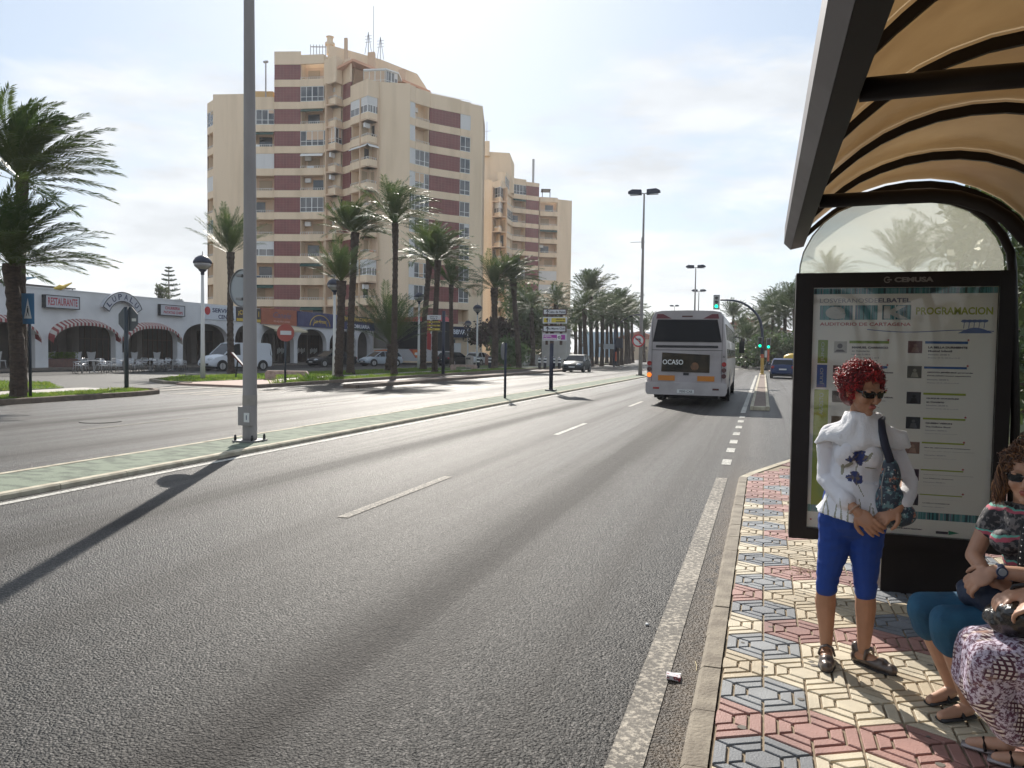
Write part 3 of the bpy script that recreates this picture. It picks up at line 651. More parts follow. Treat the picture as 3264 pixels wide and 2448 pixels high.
def tower(name,label,cols,inw,attic,extras=None,k0=0):
    O=pl(*cols[0][0][0]); t=thing(name,label,'apartment block',(O.x,O.y,0))
    inw=Vector(inw).normalized()
    wall=MB(); i_=0
    for pts,ztop,kind,spec in cols:
        peach=MB(); P=[pl(*p)-O for p in (pts if isinstance(pts,list) else [pts])]
        segs=list(zip(P,P[1:]))
        D=1.5
        for (A,B) in segs:
            u=(B-A).normalized(); n=Vector((-u.y,u.x)); n=n if n.dot(inw)>0 else -n
            if kind=='wall': seg(wall,A,B,n,0,ztop,0,.4); continue
            # common: bands
            nf=len(spec)
            seg(wall,A,B,n,0 if k0==0 else 3,ZB(k0),.0,.3)
            for q in range(nf):
                k=k0+q; z0=ZB(k); z1=min(ZB(k+1)-.9,ztop); top=ZB(k+1) if q<nf-1 else ztop
                if z1<top: seg(wall,A,B,n,z1,top,0,.22)
                c=spec[q]
                if c=='b':
                    m=MB(); seg(m,A,B,n,z0+.003,z1-.003,.05,.25); m.build('tile_panel',m_brown,t)
                elif c=='x': seg(wall,A,B,n,z0,z1,.0,.22)
                else:
                    # floor slab, back wall, lintel shadow
                    if c not in 'gGsc':
                        pass
                    if c in 'g': window(t,A,B,n,z0,z1,.04,max(2,int((B-A).length/.75)))
                    if c=='G': window(t,A,B,n,z0,z1,.04,max(2,int((B-A).length/.75)),mat=m_glassl)
                    if c=='s':
                        m=MB(); seg(m,A,B,n,z0+.003,z1-.003,.04,.1); w=(B-A).length
                        for i in range(1,3): m.m=0; c_=A+u*(w*i/3); seg(m,c_-u*.03,c_+u*.03,n,z0,z1,.02,.05)
                        m.build('roller_shutter',m_shut,t)
                    if c=='h':
                        m_=(A+B)/2; m=MB(); seg(m,A,B,n,z0+.95,z1-.003,.04,.1); m.build('roller_shutter',m_shut,t); window(t,A,B,n,z0,z0+.95,.04,4,low=False,mat=m_glassl)
                    if c in 'oapAl':
                        railing(t,A,B,n,z0)
                        if c in 'aA':
                            m=MB(); a,b_=A-n*.0+u*.06,B+n*0-u*.06
                            zz=z1; L_=(b_-a).length
                            q0=[(a+n*.15,zz-.02),(b_+n*.15,zz-.02),(b_-n*.30,zz-.42),(a-n*.30,zz-.42)]
                            vs=[(p.x,p.y,z) for p,z in q0]+[(p.x,p.y,z-.05) for p,z in q0]
                            m.add(vs,[(0,1,2,3),(7,6,5,4),(0,3,7,4),(1,5,6,2),(3,2,6,7),(0,4,5,1)]); m.build('awning',m_awn if c=='a' else m_wf,t)
                        if BR.random()<.14:
                            m=MB(); a=A+u*(w_*.3 if (w_:=(B-A).length) else 0); seg(m,a,a+u*min(.9,w_*.3),n,z0-.35,z0+.25,.02,.04); m.build('laundry',BR.choice((m_bluea,m_wf,m_salmon,m_shut)),t)
                        if c=='p' or BR.random()<.10:
                            m=MB(); a=A+u*.25; seg(m,a,a+u*.8,n,z1-.75,z1-.2,.9,1.2); m.build('air_conditioner',m_wf,t)
                    # back wall with a door
                    seg(peach,A,B,n,z0-.9,z1+.02,D,D+.15)
                    seg(peach,A,B,n,z0-.92,z0-.72,.225,D-.004)
                    w=(B-A).length
                    if w>1.6 and c in 'oapA':
                        d0=A+u*(w*(.38 if (k+i_)%2 else .15)); d1=d0+u*min(w*.5,1.7); m=MB(); seg(m,d0,d1,n,z0-.7,z1-.35,D-.06,D-.004)
                        m.build('balcony_door',m_door if (k*7+i_)%3 else m_glass,t)
            if kind!='b':
                # partition walls at both bay ends
                for e in ((A,) if A is segs[0][0] else ())+((B,) if B is segs[-1][1] else ()): seg(wall,e-u*.05,e+u*.05,n,0,ztop,.23,D+.14)
            i_+=1
        if peach.f: peach.build('balcony_recess_wall',m_peach,t)
    wall.build('wall',m_beige,t); 
    # core volume
    allp=[pl(*p)-O for c in cols for p in c[0]]
    b=MB(); zc_=min(c[1] for c in cols)-.4
    for c in cols:
        P=[pl(*p)-O for p in c[0]]
        for A,B in zip(P,P[1:]):
            a,b_=A+inw*1.75,B+inw*1.75; e,f=A+inw*9,B+inw*9
            b.poly([(a.x,a.y),(b_.x,b_.y),(f.x,f.y),(e.x,e.y)],0,c[1]-.35)
    b.build('rear_wall',m_beige,t)
    P0,P1=pl(*cols[0][0][0])-O,pl(*cols[-1][0][-1])-O
    b=MB(); b.poly([(P0.x,P0.y),(P0.x+inw.x*9,P0.y+inw.y*9),(P0.x+inw.x*9-.3,P0.y+inw.y*9),(P0.x-.02,P0.y+.3)],0,cols[0][1]-.01)
    b.poly([(P1.x,P1.y),(P1.x+inw.x*9,P1.y+inw.y*9),(P1.x+inw.x*9-.3,P1.y+inw.y*9),(P1.x-.3,P1.y+.1)],0,cols[-1][1]-.01); b.build('side_wall',m_beige,t)
    for nm,prof,th,mat in attic:
        b=MB(); Q=[(pl(sx,d)-O,z) for sx,d,z in prof]; n_=len(Q)
        vs=[(p.x,p.y,z) for p,z in Q]+[(p.x+inw.x*th,p.y+inw.y*th,z) for p,z in Q]
        b.add(vs,[(i,(i+1)%n_,n_+(i+1)%n_,n_+i) for i in range(n_)]+[tuple(range(n_-1,-1,-1)),tuple(range(n_,2*n_))]); b.build(nm,mat,t)
    if extras: extras(t,O,inw)
    return t
T1=[([(661,104.2),(679,102.6)],33.7,'o','oooogosoog'[:10]),
 ([(679,102.6),(776,102.2)],34.4,'wall',''),
 ([(776,102.2),(871,102.0)],34.0,'o','oaooohoosag'[:0]+'oaohoooaog'[:0]+'oaohooosag'),
 ([(871.5,101.8),(954,101.6)],39.7,'b','bbbbbbbbbbbb'),
 ([(954,101.5),(1027,101.1)],39.2,'o','aoaopgoAgago'),
 ([(1027.5,101.0),(1064,99.4),(1086,100.6)],38.4,'o','oooooooogoo'),
 ([(1086.5,100.7),(1111,99.3)],38.2,'b','bbbbbbbbbbb'),
 ([(1111,98.6),(1165,95.8),(1200,97.0)],34.4,'o','oohooooAoh'),
 ([(1200,97.2),(1299,97.6)],34.5,'wall',''),
 ([(1299.5,97.7),(1316,98.5)],34.4,'o','sssssgssss'),
 ([(1316.5,98.5),(1361,100.1)],34.3,'o','ogggggGGoo'),
 ([(1361.5,100.2),(1458,102.6)],34.2,'b','bbbbbbbbbb'),
 ([(1458.5,102.6),(1490,103.5)],34.1,'o','oggggggggs'),
 ([(1490,103.5),(1527,104.6)],34.0,'wall','')]
def ex1(t,O,inw):
    q=lambda sx,d:pl(sx,d)-O
    # white sun-room on the corner terrace
    A,B,Cc=q(1150,97.6),q(1222,97.2),q(1262,98.6)
    for P,Q in ((A,B),(B,Cc)):
        u=(Q-P).normalized(); n=Vector((-u.y,u.x)); n=n if n.dot(inw)>0 else -n
        window(t,P,Q,n,34.3,36.0,.2,4,mat=m_glassl)
    b=MB(); b.poly([(p.x,p.y) for p in (A+inw*.1,B+inw*.1,Cc+inw*.1,Cc+inw*3,A+inw*3)],36.02,36.2); b.build('sunroom_roof',m_wf,t)
    b=MB(); P=q(1046,103.5); b.lathe([(.45,40),(.45,41.1),(.65,41.2),(.65,41.5),(.4,41.6),(.4,42.2),(.55,42.3)],(P.x,P.y,0),10); b.build('chimney',m_beige,t)
    b=MB(); P=q(1090,102.2); seg(b,P,P+Vector((.45,0)),inw,37,41.7,0,.45); b.build('chimney',m_peach,t)
    for sx,d,z0,z1 in ((1180,104,38,40.2),(1276,105,36,38.4)):
        b=MB(); P=q(sx,d); seg(b,P-Vector((.5,0)),P+Vector((.5,0)),inw,z0,z1,-1.2,-.4); b.build('chimney',m_peach,t)
    b=MB()
    for sx,d,z0,z1,r in ((1182,105,40.5,47,.04),(1166,105,40.8,43.6,.06),(1204,105,40,43,.05),(845,103,33,38.8,.10)):
        P=q(sx,d); b.tube([(P.x,P.y,z0),(P.x,P.y,z1)],r,6)
        if r==.06 or r==.05:
            for k in range(3): b.tube([(P.x-.5,P.y,z1-.5-.4*k),(P.x+.5,P.y,z1-.5-.4*k)],.03,4)
            b.tube([(P.x-.5,P.y,z0),(P.x,P.y,z1)],.04,4); b.tube([(P.x+.5,P.y,z0),(P.x,P.y,z1)],.04,4)
        if r==.10: b.tube([(P.x-.3,P.y,z1),(P.x+.3,P.y,z1)],.16,6)
    b.build('antenna',m_metal,t)
    b=MB()
    for i in range(6):
        P=q(985+i*9.5,103.5); b.tube([(P.x,P.y,38.9),(P.x,P.y,41.3)],.05,5)
    P,Q=q(985,103.5),q(1034,103.5); b.tube([(P.x,P.y,41.0),(Q.x,Q.y,41.0)],.07,5); b.build('roof_trellis',m_metal,t)
    railing(t,q(1362,101.5),q(1490,104.8),inw,34.1,.2,.7); railing(t,q(1490,104.8),q(1526,105.9),inw,33.9,.2,.7)
    # bank at street level
    A,B=q(1196,96.6),q(1496,103.2); u=(B-A).normalized(); n=Vector((-u.y,u.x)); n=n if n.dot(inw)>0 else -n
    b=MB(); seg(b,A,B,n,3.3,4.75,-.25,.05); b.build('bank_fascia',M('navy_fascia',(.008,.014,.05),.4),t)
    b=MB(); C_=A+(B-A)*.80; text(b,'BBVA',(C_.x-n.x*.28,C_.y-n.y*.28,3.75),(u.x,u.y,0),(0,0,1),1.9,.62,bold=.03); b.build('lettering',M('bank_lettering',(.75,.78,.85),.5),t)
    D_=A+(B-A)*.72; b=MB(); seg(b,D_,B-u*2.2,n,.5,3.1,-.06,.02); b.build('shop_window',m_glass,t)
    E_=A+(B-A)*.82; b=MB(); seg(b,E_,E_+u*1.0,n,1.0,2.6,-.1,-.07); b.build('window_poster',m_shut,t)
    b=MB(); G=A+(B-A)*.64; seg(b,G,G+u*.9,n,.1,2.9,-.1,.02); b.build('shop_door',m_dk,t)
    b=MB(); P=q(1505,103.6); seg(b,P,P+u*.9,n,9.2,10.6,-.05,.02); b.build('wall_lamp_panel',m_peach,t)
tower('apartment_tower','large stepped apartment tower with brown tiled bands above the bank, nearer of the two',T1,(-sY,cY),
 [('attic_wall',[(1030,102.6,38.5),(1041,102.7,39.8),(1046,102.8,41.0),(1205,105.6,40.3),(1320,107.7,39.2),(1345,108.2,37.8),(1362,108.5,36.6),(1362,108.5,33.5),(1030,102.6,33.5)],3,m_beige),
  ('eave',[(1063,99.6,37.0),(1118,98.9,37.9),(1362,103.2,35.5),(1362,103.2,35.2),(1118,98.9,37.6),(1063,99.6,36.7)],3.2,m_salmon),
  ('terrace_wall',[(1066,101.2,36.8),(1118,101,37.6),(1362,104.8,35.2),(1362,104.8,33.5),(1066,101.2,33.5)],1.2,m_peach),
  ('terrace_wall',[(776,103.9,35.3),(868,103.8,35.3),(868,103.8,33.5),(776,103.9,33.5)],1.0,M('yellow_render',(.60,.40,.17),.9))],ex1)
T2=[([(1523,150.5),(1551,149.5)],34.2,'wall',''),
 ([(1551,149.5),(1561,149.3)],34.0,'wall',''),
 ([(1561,149.2),(1586,147.0),(1603,150.5)],33.6,'o','oooosooohg'),
 ([(1603,151),(1614,155),(1626,158)],36.0,'o','ooooogoogog'),
 ([(1626.5,158),(1668,159.5)],36.4,'o','oooosooooag'),
 ([(1668.5,159.4),(1709,160.8)],36.0,'b','bbbbbbbbbbb'),
 ([(1712,161.5),(1768,162.2)],33.4,'o','ooossooaoo'),
 ([(1768,162.2),(1813,163.6)],33.1,'wall','')]
def ex2(t,O,inw):
    q=lambda sx,d:pl(sx,d)-O
    b=MB(); P=q(1689,163); b.tube([(P.x,P.y,35),(P.x,P.y,41.4)],.25,8); b.build('mast',m_metal,t)
    b=MB(); P=q(1536,153); seg(b,P-Vector((.9,0)),P+Vector((.9,0)),inw,39.5,42.3,0,1.5); b.build('chimney',m_beige,t)
    b=MB(); P=q(1541,153); b.tube([(P.x,P.y,42),(P.x,P.y,46)],.05,5); b.tube([(P.x-.9,P.y,44.2),(P.x+.9,P.y,44.2)],.04,5); b.build('antenna',m_metal,t)
    b=MB(); A,B=q(1715,163),q(1745,163); b.poly([(A.x,A.y),(B.x,B.y),(B.x+inw.x*3,B.y+inw.y*3),(A.x+inw.x*3,A.y+inw.y*3)],35.2,35.35); b.tube([(B.x-.2,B.y+.2,33),(B.x-.2,B.y+.2,35.2)],.08,6); b.tube([(A.x+.2,A.y+.2,33),(A.x+.2,A.y+.2,35.2)],.08,6); b.build('roof_canopy',m_dk,t)
tower('apartment_tower','smaller-looking apartment tower with brown tiled bands, the farther one behind the palms',T2,(-sY,cY),
 [('attic_wall',[(1500,153,40.4),(1614,155,40.6),(1629,156,38.6),(1629,156,33),(1500,153,33)],4,m_beige)],ex2)

# ------------------------------------------------------------------ arcade
m_stucco=M('white_stucco',(.72,.71,.71),.9,col2=(.62,.61,.61),scale=.7,detail=8,bump=.35,bscale=14)
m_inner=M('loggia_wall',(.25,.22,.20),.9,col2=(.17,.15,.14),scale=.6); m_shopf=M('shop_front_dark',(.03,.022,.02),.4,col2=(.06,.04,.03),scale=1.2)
AX=-44.0
AR=[(32.6,37.7,3.4),(38.65,44.15,3.4),(44.75,50.3,3.4),(50.9,56.5,3.55),(57.3,60.3,3.6),(61,66.3,3.55),(66.9,72.3,3.6),(72.9,78.6,3.6),(78.9,81.9,3.65)]
ar=thing('arcade_building','long low white arcade with arched openings left of the apartment tower','arcade',(AX,36,0))
def AY(y): return y-36
w=MB(); TH=.45; ZS=2.0; ztopf=lambda y:5.22
def arch_z(y,a):
    y0,y1,zt=a; c=(y0+y1)/2; h=(y1-y0)/2; u=abs(y-c)/h
    return ZS+(zt-ZS)*max(0,1-u**2.4)**(1/2.2)
prev=20.0
for a in AR:
    y0,y1,zt=a
    w.box(-TH,0,AY(prev),AY(y0),.14,5.22)
    n=22; ys=[(y0+y1)/2-(y1-y0)/2*math.cos(PI*i/n) for i in range(n+1)]
    for p,q in zip(ys,ys[1:]):
        za,zb=arch_z(p,a),arch_z(q,a)
        w.add([(0,AY(p),za),(0,AY(q),zb),(0,AY(q),5.22),(0,AY(p),5.22),(-TH,AY(p),za),(-TH,AY(q),zb),(-TH,AY(q),5.22),(-TH,AY(p),5.22)],[(0,1,2,3),(7,6,5,4),(4,5,1,0),(3,2,6,7)])
    prev=y1
w.box(-TH,0,AY(prev),AY(82.5),.14,5.22)
w.box(-TH-.02,.04,AY(20),AY(50.95),5.22,5.30)
w.build('facade',m_stucco,ar)
b=MB(); b.box(-12,-TH-.002,AY(20),AY(82.3),4.3,5.0); b.build('roof',m_stucco,ar)
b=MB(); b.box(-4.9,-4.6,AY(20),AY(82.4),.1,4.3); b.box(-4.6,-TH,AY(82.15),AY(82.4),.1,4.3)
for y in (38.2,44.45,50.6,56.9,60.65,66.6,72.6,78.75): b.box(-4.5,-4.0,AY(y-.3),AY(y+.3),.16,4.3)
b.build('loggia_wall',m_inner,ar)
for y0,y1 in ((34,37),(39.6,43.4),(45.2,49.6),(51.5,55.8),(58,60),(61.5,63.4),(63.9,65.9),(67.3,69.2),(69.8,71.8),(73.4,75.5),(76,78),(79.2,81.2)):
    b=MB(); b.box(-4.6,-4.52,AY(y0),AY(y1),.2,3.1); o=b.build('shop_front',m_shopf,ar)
    b=MB(); n=max(3,int((y1-y0)/.5))
    for i in range(n+1):
        y=y0+(y1-y0)*i/n; b.box(-4.53,-4.48,AY(y-.03),AY(y+.03),.2,3.1)
    b.box(-4.53,-4.485,AY(y0),AY(y1),2.1,2.16)
    b.build('door_frame',M('door_frame',(.10,.05,.035),.5) if 'door_frame' not in bpy.data.materials else bpy.data.materials['door_frame'],o)
    if y0>60:
        b=MB()
        for i in range(6): b.box(-4.48,-4.46,AY(y0+.2+i*(y1-y0-.5)/6),AY(y0+.35+i*(y1-y0-.5)/6),1.0+.12*(i%3),1.55+.1*(i%2))
        b.build('window_display',m_shut,o)
def stripes():
    a=NT('striped_canvas'); v=a.n('ShaderNodeTexCoord').outputs['UV']; v=a.n('ShaderNodeTexCoord').outputs['Object']; sp=a.n('ShaderNodeSeparateXYZ'); a.l(v,sp.inputs[0])
    f=a.ma('GREATER_THAN',a.ma('FRACT',a.ma('MULTIPLY',sp.outputs[1],3.3)),.5)
    a.l(a.mix(f,(.50,.46,.42),(.26,.06,.06)),a.b.inputs['Base Color']); a.b.inputs['Roughness'].default_value=.85; return a.m
m_str=stripes()
for a in AR[:3]:
    y0,y1,zt=a; b=MB(); n=30
    for i in range(n):
        p,q=[(y0+y1)/2-(y1-y0)/2*1.0*math.cos(PI*j/n) for j in (i,i+1)]
        zp,zq=arch_z(p,a)+.02,arch_z(q,a)+.02
        c=(y0+y1)/2; f=lambda y,z,s:(s,AY(c+(y-c)*(1-.03*s)),z-.42*s*1.0)
        if zp<ZS+.12 and zq<ZS+.12: continue
        b.add([(.01,AY(p),zp),(.01,AY(q),zq),(.5,AY(c+(q-c)*1.02),zq-.26),(.5,AY(c+(p-c)*1.02),zp-.26),(.5,AY(c+(q-c)*1.02),zq-.46),(.5,AY(c+(p-c)*1.02),zp-.46)],[(0,1,2,3),(3,2,4,5)])
    b.build('striped_awning',m_str,ar)
# straight cream awning with scalloped edge
b=MB(); b.add([(.02,AY(61.2),3.75),(.02,AY(66.7),3.75),(1.3,AY(66.7),3.35),(1.3,AY(61.2),3.35),(1.3,AY(66.7),3.15),(1.3,AY(61.2),3.15)],[(0,1,2,3),(3,2,4,5)]); b.build('cream_awning',M('cream_canvas',(.55,.47,.33),.85),ar)
# signs fixed on the arcade wall: each a thing of its own
m_sgrey=M('sign_face',(.50,.50,.53),.5); m_sedge=M('sign_frame',(.03,.03,.035),.5); m_red=M('red_lettering',(.40,.03,.05),.5); m_navy=M('navy_lettering',(.02,.025,.09),.5); m_yel=M('yellow_paint',(.62,.42,.05),.5); m_wh=M('white_lettering',(.8,.8,.78),.5)
UY,UZ=(0,1,0),(0,0,1)
def wallsign(name,label,y0,y1,z0,z1,mat,dep=.22,frame=True):
    t=thing(name,label,'sign',(AX+.01,y0,z0)); b=MB(); b.box(0,dep,0,y1-y0,0,z1-z0); b.build('panel',mat,t)
    if frame:
        b=MB(); k=.05
        for q in ((0,y1-y0,-k,0),(0,y1-y0,z1-z0,z1-z0+k),(-k,0,-k,z1-z0+k),(y1-y0,y1-y0+k,-k,z1-z0+k)): b.box(-.0,dep+.02,q[0],q[1],q[2],q[3])
        b.build('frame',m_sedge,t)
    return t
t=wallsign('restaurant_sign','grey box sign with red letters RESTAURANTE on the white arcade',38.25,40.78,4.05,4.8,m_sgrey,.3)
b=MB(); text(b,'RESTAURANTE',(.305,.15,.14),UY,UZ,2.25,.5,bold=.02); b.build('lettering',m_red,t)
t=wallsign('snack_sign','small grey box sign with two red lines CHURRERIA PATATAS CHIPS',48.25,50.8,4.05,4.8,m_sgrey,.25)
b=MB(); text(b,'CHURRERIA',(.255,.45,.42),UY,UZ,1.6,.24,bold=.03); text(b,'PATATAS CHIPS',(.255,.3,.10),UY,UZ,2.05,.22,bold=.03); b.build('lettering',m_red,t)
# arched LUPALU sign
t=thing('arched_sign','arched grey sign with dark letters LUPALU above the arcade roofline','sign',(AX+.01,44.55,3.9)); b=MB(); n=24; ro,ri=2.15,1.5; zc0=-.55
def ap(r,th): return (r*math.sin(th)*.93,zc0+r*math.cos(th)*.98)
T0=R(62)
vs=[];fs=[]
for i in range(n+1):
    th=-T0+2*T0*i/n
    for r in (ri,ro):
        y,z=ap(r,th); vs+=[(0,y,z),(.3,y,z)]
for i in range(n):
    o=4*i; fs+=[(o+1,o+5,o+7,o+3),(o,o+2,o+6,o+4),(o+2,o+3,o+7,o+6),(o,o+4,o+5,o+1)]
fs+=[(0,1,3,2),(4*n,4*n+2,4*n+3,4*n+1)]
b.add(vs,fs); b.build('panel',m_sgrey,t)
b=MB()
for r in (ri,ro): b.tube([(.3,)+ap(r,-T0+2*T0*i/n) for i in range(n+1)],.03,5)
for th in (-T0,T0): b.tube([(.3,)+ap(ri,th),(.3,)+ap(ro,th)],.03,5)
b.build('frame',m_sedge,t); b=MB()
for i,ch in enumerate('LUPALU'):
    th=R(-47+94*i/5); y,z=ap(1.62,th); u=(0,math.cos(th),-math.sin(th)); v=(0,math.sin(th),math.cos(th)); hw=.17
    text(b,ch,(.305,y-u[1]*hw,z-u[2]*hw),u,v,.34,.40,bold=.02)
b.build('lettering',m_navy,t)
t=wallsign('service_sign','white banner with dark letters SERVICE CENTER and red dot',52.95,57.35,3.92,5.08,M('white_banner',(.62,.64,.68),.6),.06,False)
b=MB(); text(b,'SERVICE',(.065,1.35,.62),UY,UZ,2.6,.36,bold=.03); text(b,'CENTER',(.065,2.1,.1),UY,UZ,2.1,.36,bold=.03); b.build('lettering',m_navy,t)
b=MB(); b.disc((.07,.75,.72),.34,'x',.02); b.build('red_dot',M('red_paint',(.5,.02,.02),.5),t)
t=wallsign('shop_sign','dark brown sign with yellow letters and a yellow lower band',57.4,60.85,3.92,5.18,M('dark_sign',(.035,.022,.02),.5),.08,False)
b=MB(); b.box(.081,.09,.02,3.42,.02,.28); b.build('lower_band',m_yel,t); b=MB(); text(b,'¡CU',(.085,.25,.5),UY,UZ,1.0,.5,bold=.03); text(b,'I',(.085,3.1,.5),UY,UZ,.1,.5,bold=.03); b.build('lettering',m_yel,t)
t=wallsign('hairdresser_sign','orange-brown sign with faded blue script over PELUQUERIA UNISEX',60.9,66.6,3.82,5.3,M('orange_sign',(.36,.10,.045),.6,col2=(.30,.085,.04),scale=2),.1,False)
b=MB(); text(b,'Canele',(.105,1.8,.65),UY,UZ,2.9,.55,shear=.3); b.build('script_lettering',M('faded_blue',(.12,.09,.16),.6),t); b=MB(); text(b,'PELUQUERIA UNISEX',(.105,1.9,.22),UY,UZ,2.7,.18); b.build('lettering',M('pink_lettering',(.6,.4,.35),.6),t)
t=wallsign('estate_agent_sign','long dark blue sign with gold arch emblem and letters INMOBILIARIA',66.7,82.75,3.8,5.3,M('blue_sign',(.02,.025,.10),.5,col2=(.05,.055,.14),scale=1.5),.12,False)
b=MB(); b.box(.121,.16,8.1,16.05,.78,1.5); b.build('upper_board',m_sedge,t)
b=MB(); b.tube([(.13,4.1+1.9*math.cos(a),.15+1.1*math.sin(a)) for a in [PI*i/14 for i in range(15)]],.04,5); b.tube([(.13,4.1+1.3*math.cos(a),.15+.5*math.sin(a)) for a in [PI*i/14 for i in range(15)]],.03,5); text(b,'Las Arcos',(.125,2.9,.42),UY,UZ,2.4,.42,shear=.2)
text(b,'VENTA APARTAMENTOS',(.165,8.4,.95),UY,UZ,7.4,.42,bold=.03); b.build('gold_lettering',m_yel,t)
b=MB(); text(b,'INMOBILIARIA',(.125,9.6,.18),UY,UZ,5.2,.42,bold=.03); b.build('lettering',m_wh,t)
# little figures and fittings on the arcade roof
t=thing('roof_ornament','small yellow bird-shaped ornament on the arcade roof edge','ornament',(AX,39.6,5.28)); b=MB(); b.tube([(0,-.5,.0),(0,0,.12),(0,.3,.2),(0,.9,.5)],[.05,.2,.12,.04],8); b.build('body',m_yel,t)
t=thing('roof_flag','blue and white swept flag board on the arcade roof beside the palm','flag',(AX,36.3,5.28)); b=MB(); b.prism([(-.1,0),(.5,.55),(1.7,.65),(.9,.4),(.3,0)],'x',-.03,.03); b.build('board',M('pale_blue_board',(.25,.4,.5),.5),t)
p=at(150,618,60); t=thing('roof_canopy','dark flat solar canopy behind the arcade parapet','roof canopy',(AX-3,41,4.99)); b=MB(); b.box(-2,0,-3.2,2.6,.62,.70); [b.tube([(x,y,0),(x,y,.62)],.04,6) for x in (-1.9,-.1) for y in (-3,2.4)]; b.build('canopy_slab',m_dk,t)
# beige houses and low walls far along the left verge
def house(name,label,x,y,w_,d,h,col,rz=0,roof=True):
    t=thing(name,label,'house',(x,y,0),rz); b=MB(); b.box(-w_/2,w_/2,0,d,0,h); b.build('wall',M('house_wall',col,.9),t)
    if roof: b=MB(); b.prism([(-w_/2-.3,h+.002),(w_/2+.3,h+.002),(0,h+w_*.16)],'y',-.3,d+.3); b.build('roof',M('tile_roof',(.30,.12,.08),.8,col2=(.22,.09,.06),scale=2),t)
    for i in range(int(w_/3)):
        b=MB(); x_=-w_/2+1.2+i*3; b.box(x_,x_+1.1,-.06,.05,h*.4,h*.4+1.2); b.build('window',m_glass,t)
    return t
for (px,Y,w_,h,lab,col) in ((1612,150,14,6.2,'white house with red roof behind the small palms right of the bus',(.5,.48,.46)),(1640,165,12,6.4,'pale house with red roof behind the arched signal arm',(.48,.44,.42)),(1378,190,12,5,'low beige house beyond the far lamp posts',(.5,.42,.32)),(1330,260,26,8.5,'distant pale blue building between the palm trunks',(.30,.42,.52))):
    p=at(px,760,Y); house('house',lab,p.x,Y,w_,7,h,col,roof=h<8)
def lowwall(name,label,cat,A,B,h,mat,posts=True,cap=True):
    t=thing(name,label,cat,(A[0],A[1],.08),math.atan2(B[1]-A[1],B[0]-A[0])); L_=math.hypot(B[0]-A[0],B[1]-A[1]); b=MB(); b.box(0,L_,-.1,.1,0,h); b.build('panel',mat,t)
    if posts:
        n=max(1,int(L_/2.6)); 
        for i in range(n+1):
            b=MB(); x=L_*i/n; b.box(x-.17,x+.17,-.17,.17,0,h+.12); b.ell((x,0,h+.13),(.15,.15,.1),8,5); b.build('post',mat,t)
    return t
mwall=M('whitewashed_wall',(.50,.48,.45),.9,col2=(.42,.40,.37),scale=1)
a=at(1118,785,80); c=at(1178,785,86); lowwall('garden_wall','low whitewashed garden wall behind the blue and white bollards','wall',(a.x,80),(c.x,86),1.25,mwall)
a=at(1178,785,86.3); c=at(1232,785,92); lowwall('garden_wall','taller whitewashed wall section behind the dark car','wall',(a.x,86.3),(c.x,92),1.25,mwall)
t=thing('kiosk','plain white kiosk cabin behind the brown signboard post','kiosk',(at(1192,785,84).x,84,.08)); b=MB(); b.box(-1.2,1.6,0,2,0,4.0); b.build('wall',mwall,t); b=MB(); b.box(-1.3,1.7,-.1,2.1,4.0,4.12); b.build('roof',m_shut,t)
a=at(1385,770,140); c=at(1425,770,165); lowwall('garden_wall','long beige wall with piers beyond the left carriageway, left of the bus','wall',(a.x,140),(c.x,165),2.0,M('sand_wall',(.46,.38,.27),.9))
a=at(1052,790,80); c=at(1118,790,78); lowwall('picket_fence','low reddish picket fence at the tower foot','fence',(a.x,80),(c.x,78),1.0,M('reddish_wood',(.22,.12,.09),.8),True)
m_gal=M('galvanised_steel',(.30,.29,.285),.5,metal=.55,col2=(.22,.215,.21),scale=3,detail=6,stretch=(1,1,.4))
m_galp=M('weathered_pole',(.30,.275,.265),.6,col2=(.23,.21,.20),scale=2.5,detail=8,stretch=(1,1,.3)); m_blue=M('dark_blue_paint',(.010,.016,.04),.5); m_wpole=M('white_pole_paint',(.55,.54,.52),.5)
m_tyre=M('tyre_rubber',(.012,.012,.012),.85); m_rim=M('wheel_rim',(.42,.42,.43),.3,metal=.8); m_carg=M('car_glass',(.010,.012,.015),.12,spec=.22)
m_lampr=M('red_lamp',(.30,.01,.01),.25); m_lampd=M('dark_lamp',(.07,.02,.02),.25); m_head=M('headlamp',(.55,.57,.6),.12,spec=.9); m_plate=M('number_plate',(.62,.62,.60),.5); m_plast=M('black_plastic',(.02,.02,.022),.6)
m_concp=M('grey_concrete',(.33,.30,.27),.85,col2=(.25,.22,.19),scale=5,bump=.3)
# ------------------------------------------------------------------ lamp post with round sign on the median
t=thing('lamp_post','tall grey tapering lamp post on the median, cut by the photo top','lamp post',(-8.43,11.38,MZ))
b=MB(); b.tube([(0,0,.0),(0,0,.10),(0,0,4),(-.03,0,9),(-.05,0,13)],[.125,.122,.105,.080,.060],20); b.build('pole',m_galp,t,True)
b=MB(); b.box(-.21,.21,-.21,.21,0,.025); b.build('base_plate',m_gal,t)
for x,y in ((-.17,-.17),(.17,-.17),(.17,.17),(-.17,.17)):
    b=MB(); b.tube([(x,y,.02),(x,y,.075),(x,y,.12)],[.025,.025,.014],6); b.build('anchor_bolt',m_dk,t)
b=MB(); b.box(-.135,.11,-.145,.02,.28,.60); b.build('cable_box',m_galp,t); b=MB(); b.box(-.01,.095,-.152,-.1455,.34,.5); o=b.build('notice_plate',m_plate,t); b=MB(); b.box(.035,.048,-.156,-.1525,.38,.46); b.build('mark',m_navy,o)
b=MB(); b.tube([(0,0,.62),(0,0,.80)],[.1235,.122],20,False); b.build('painted_band',m_concp,t,True)
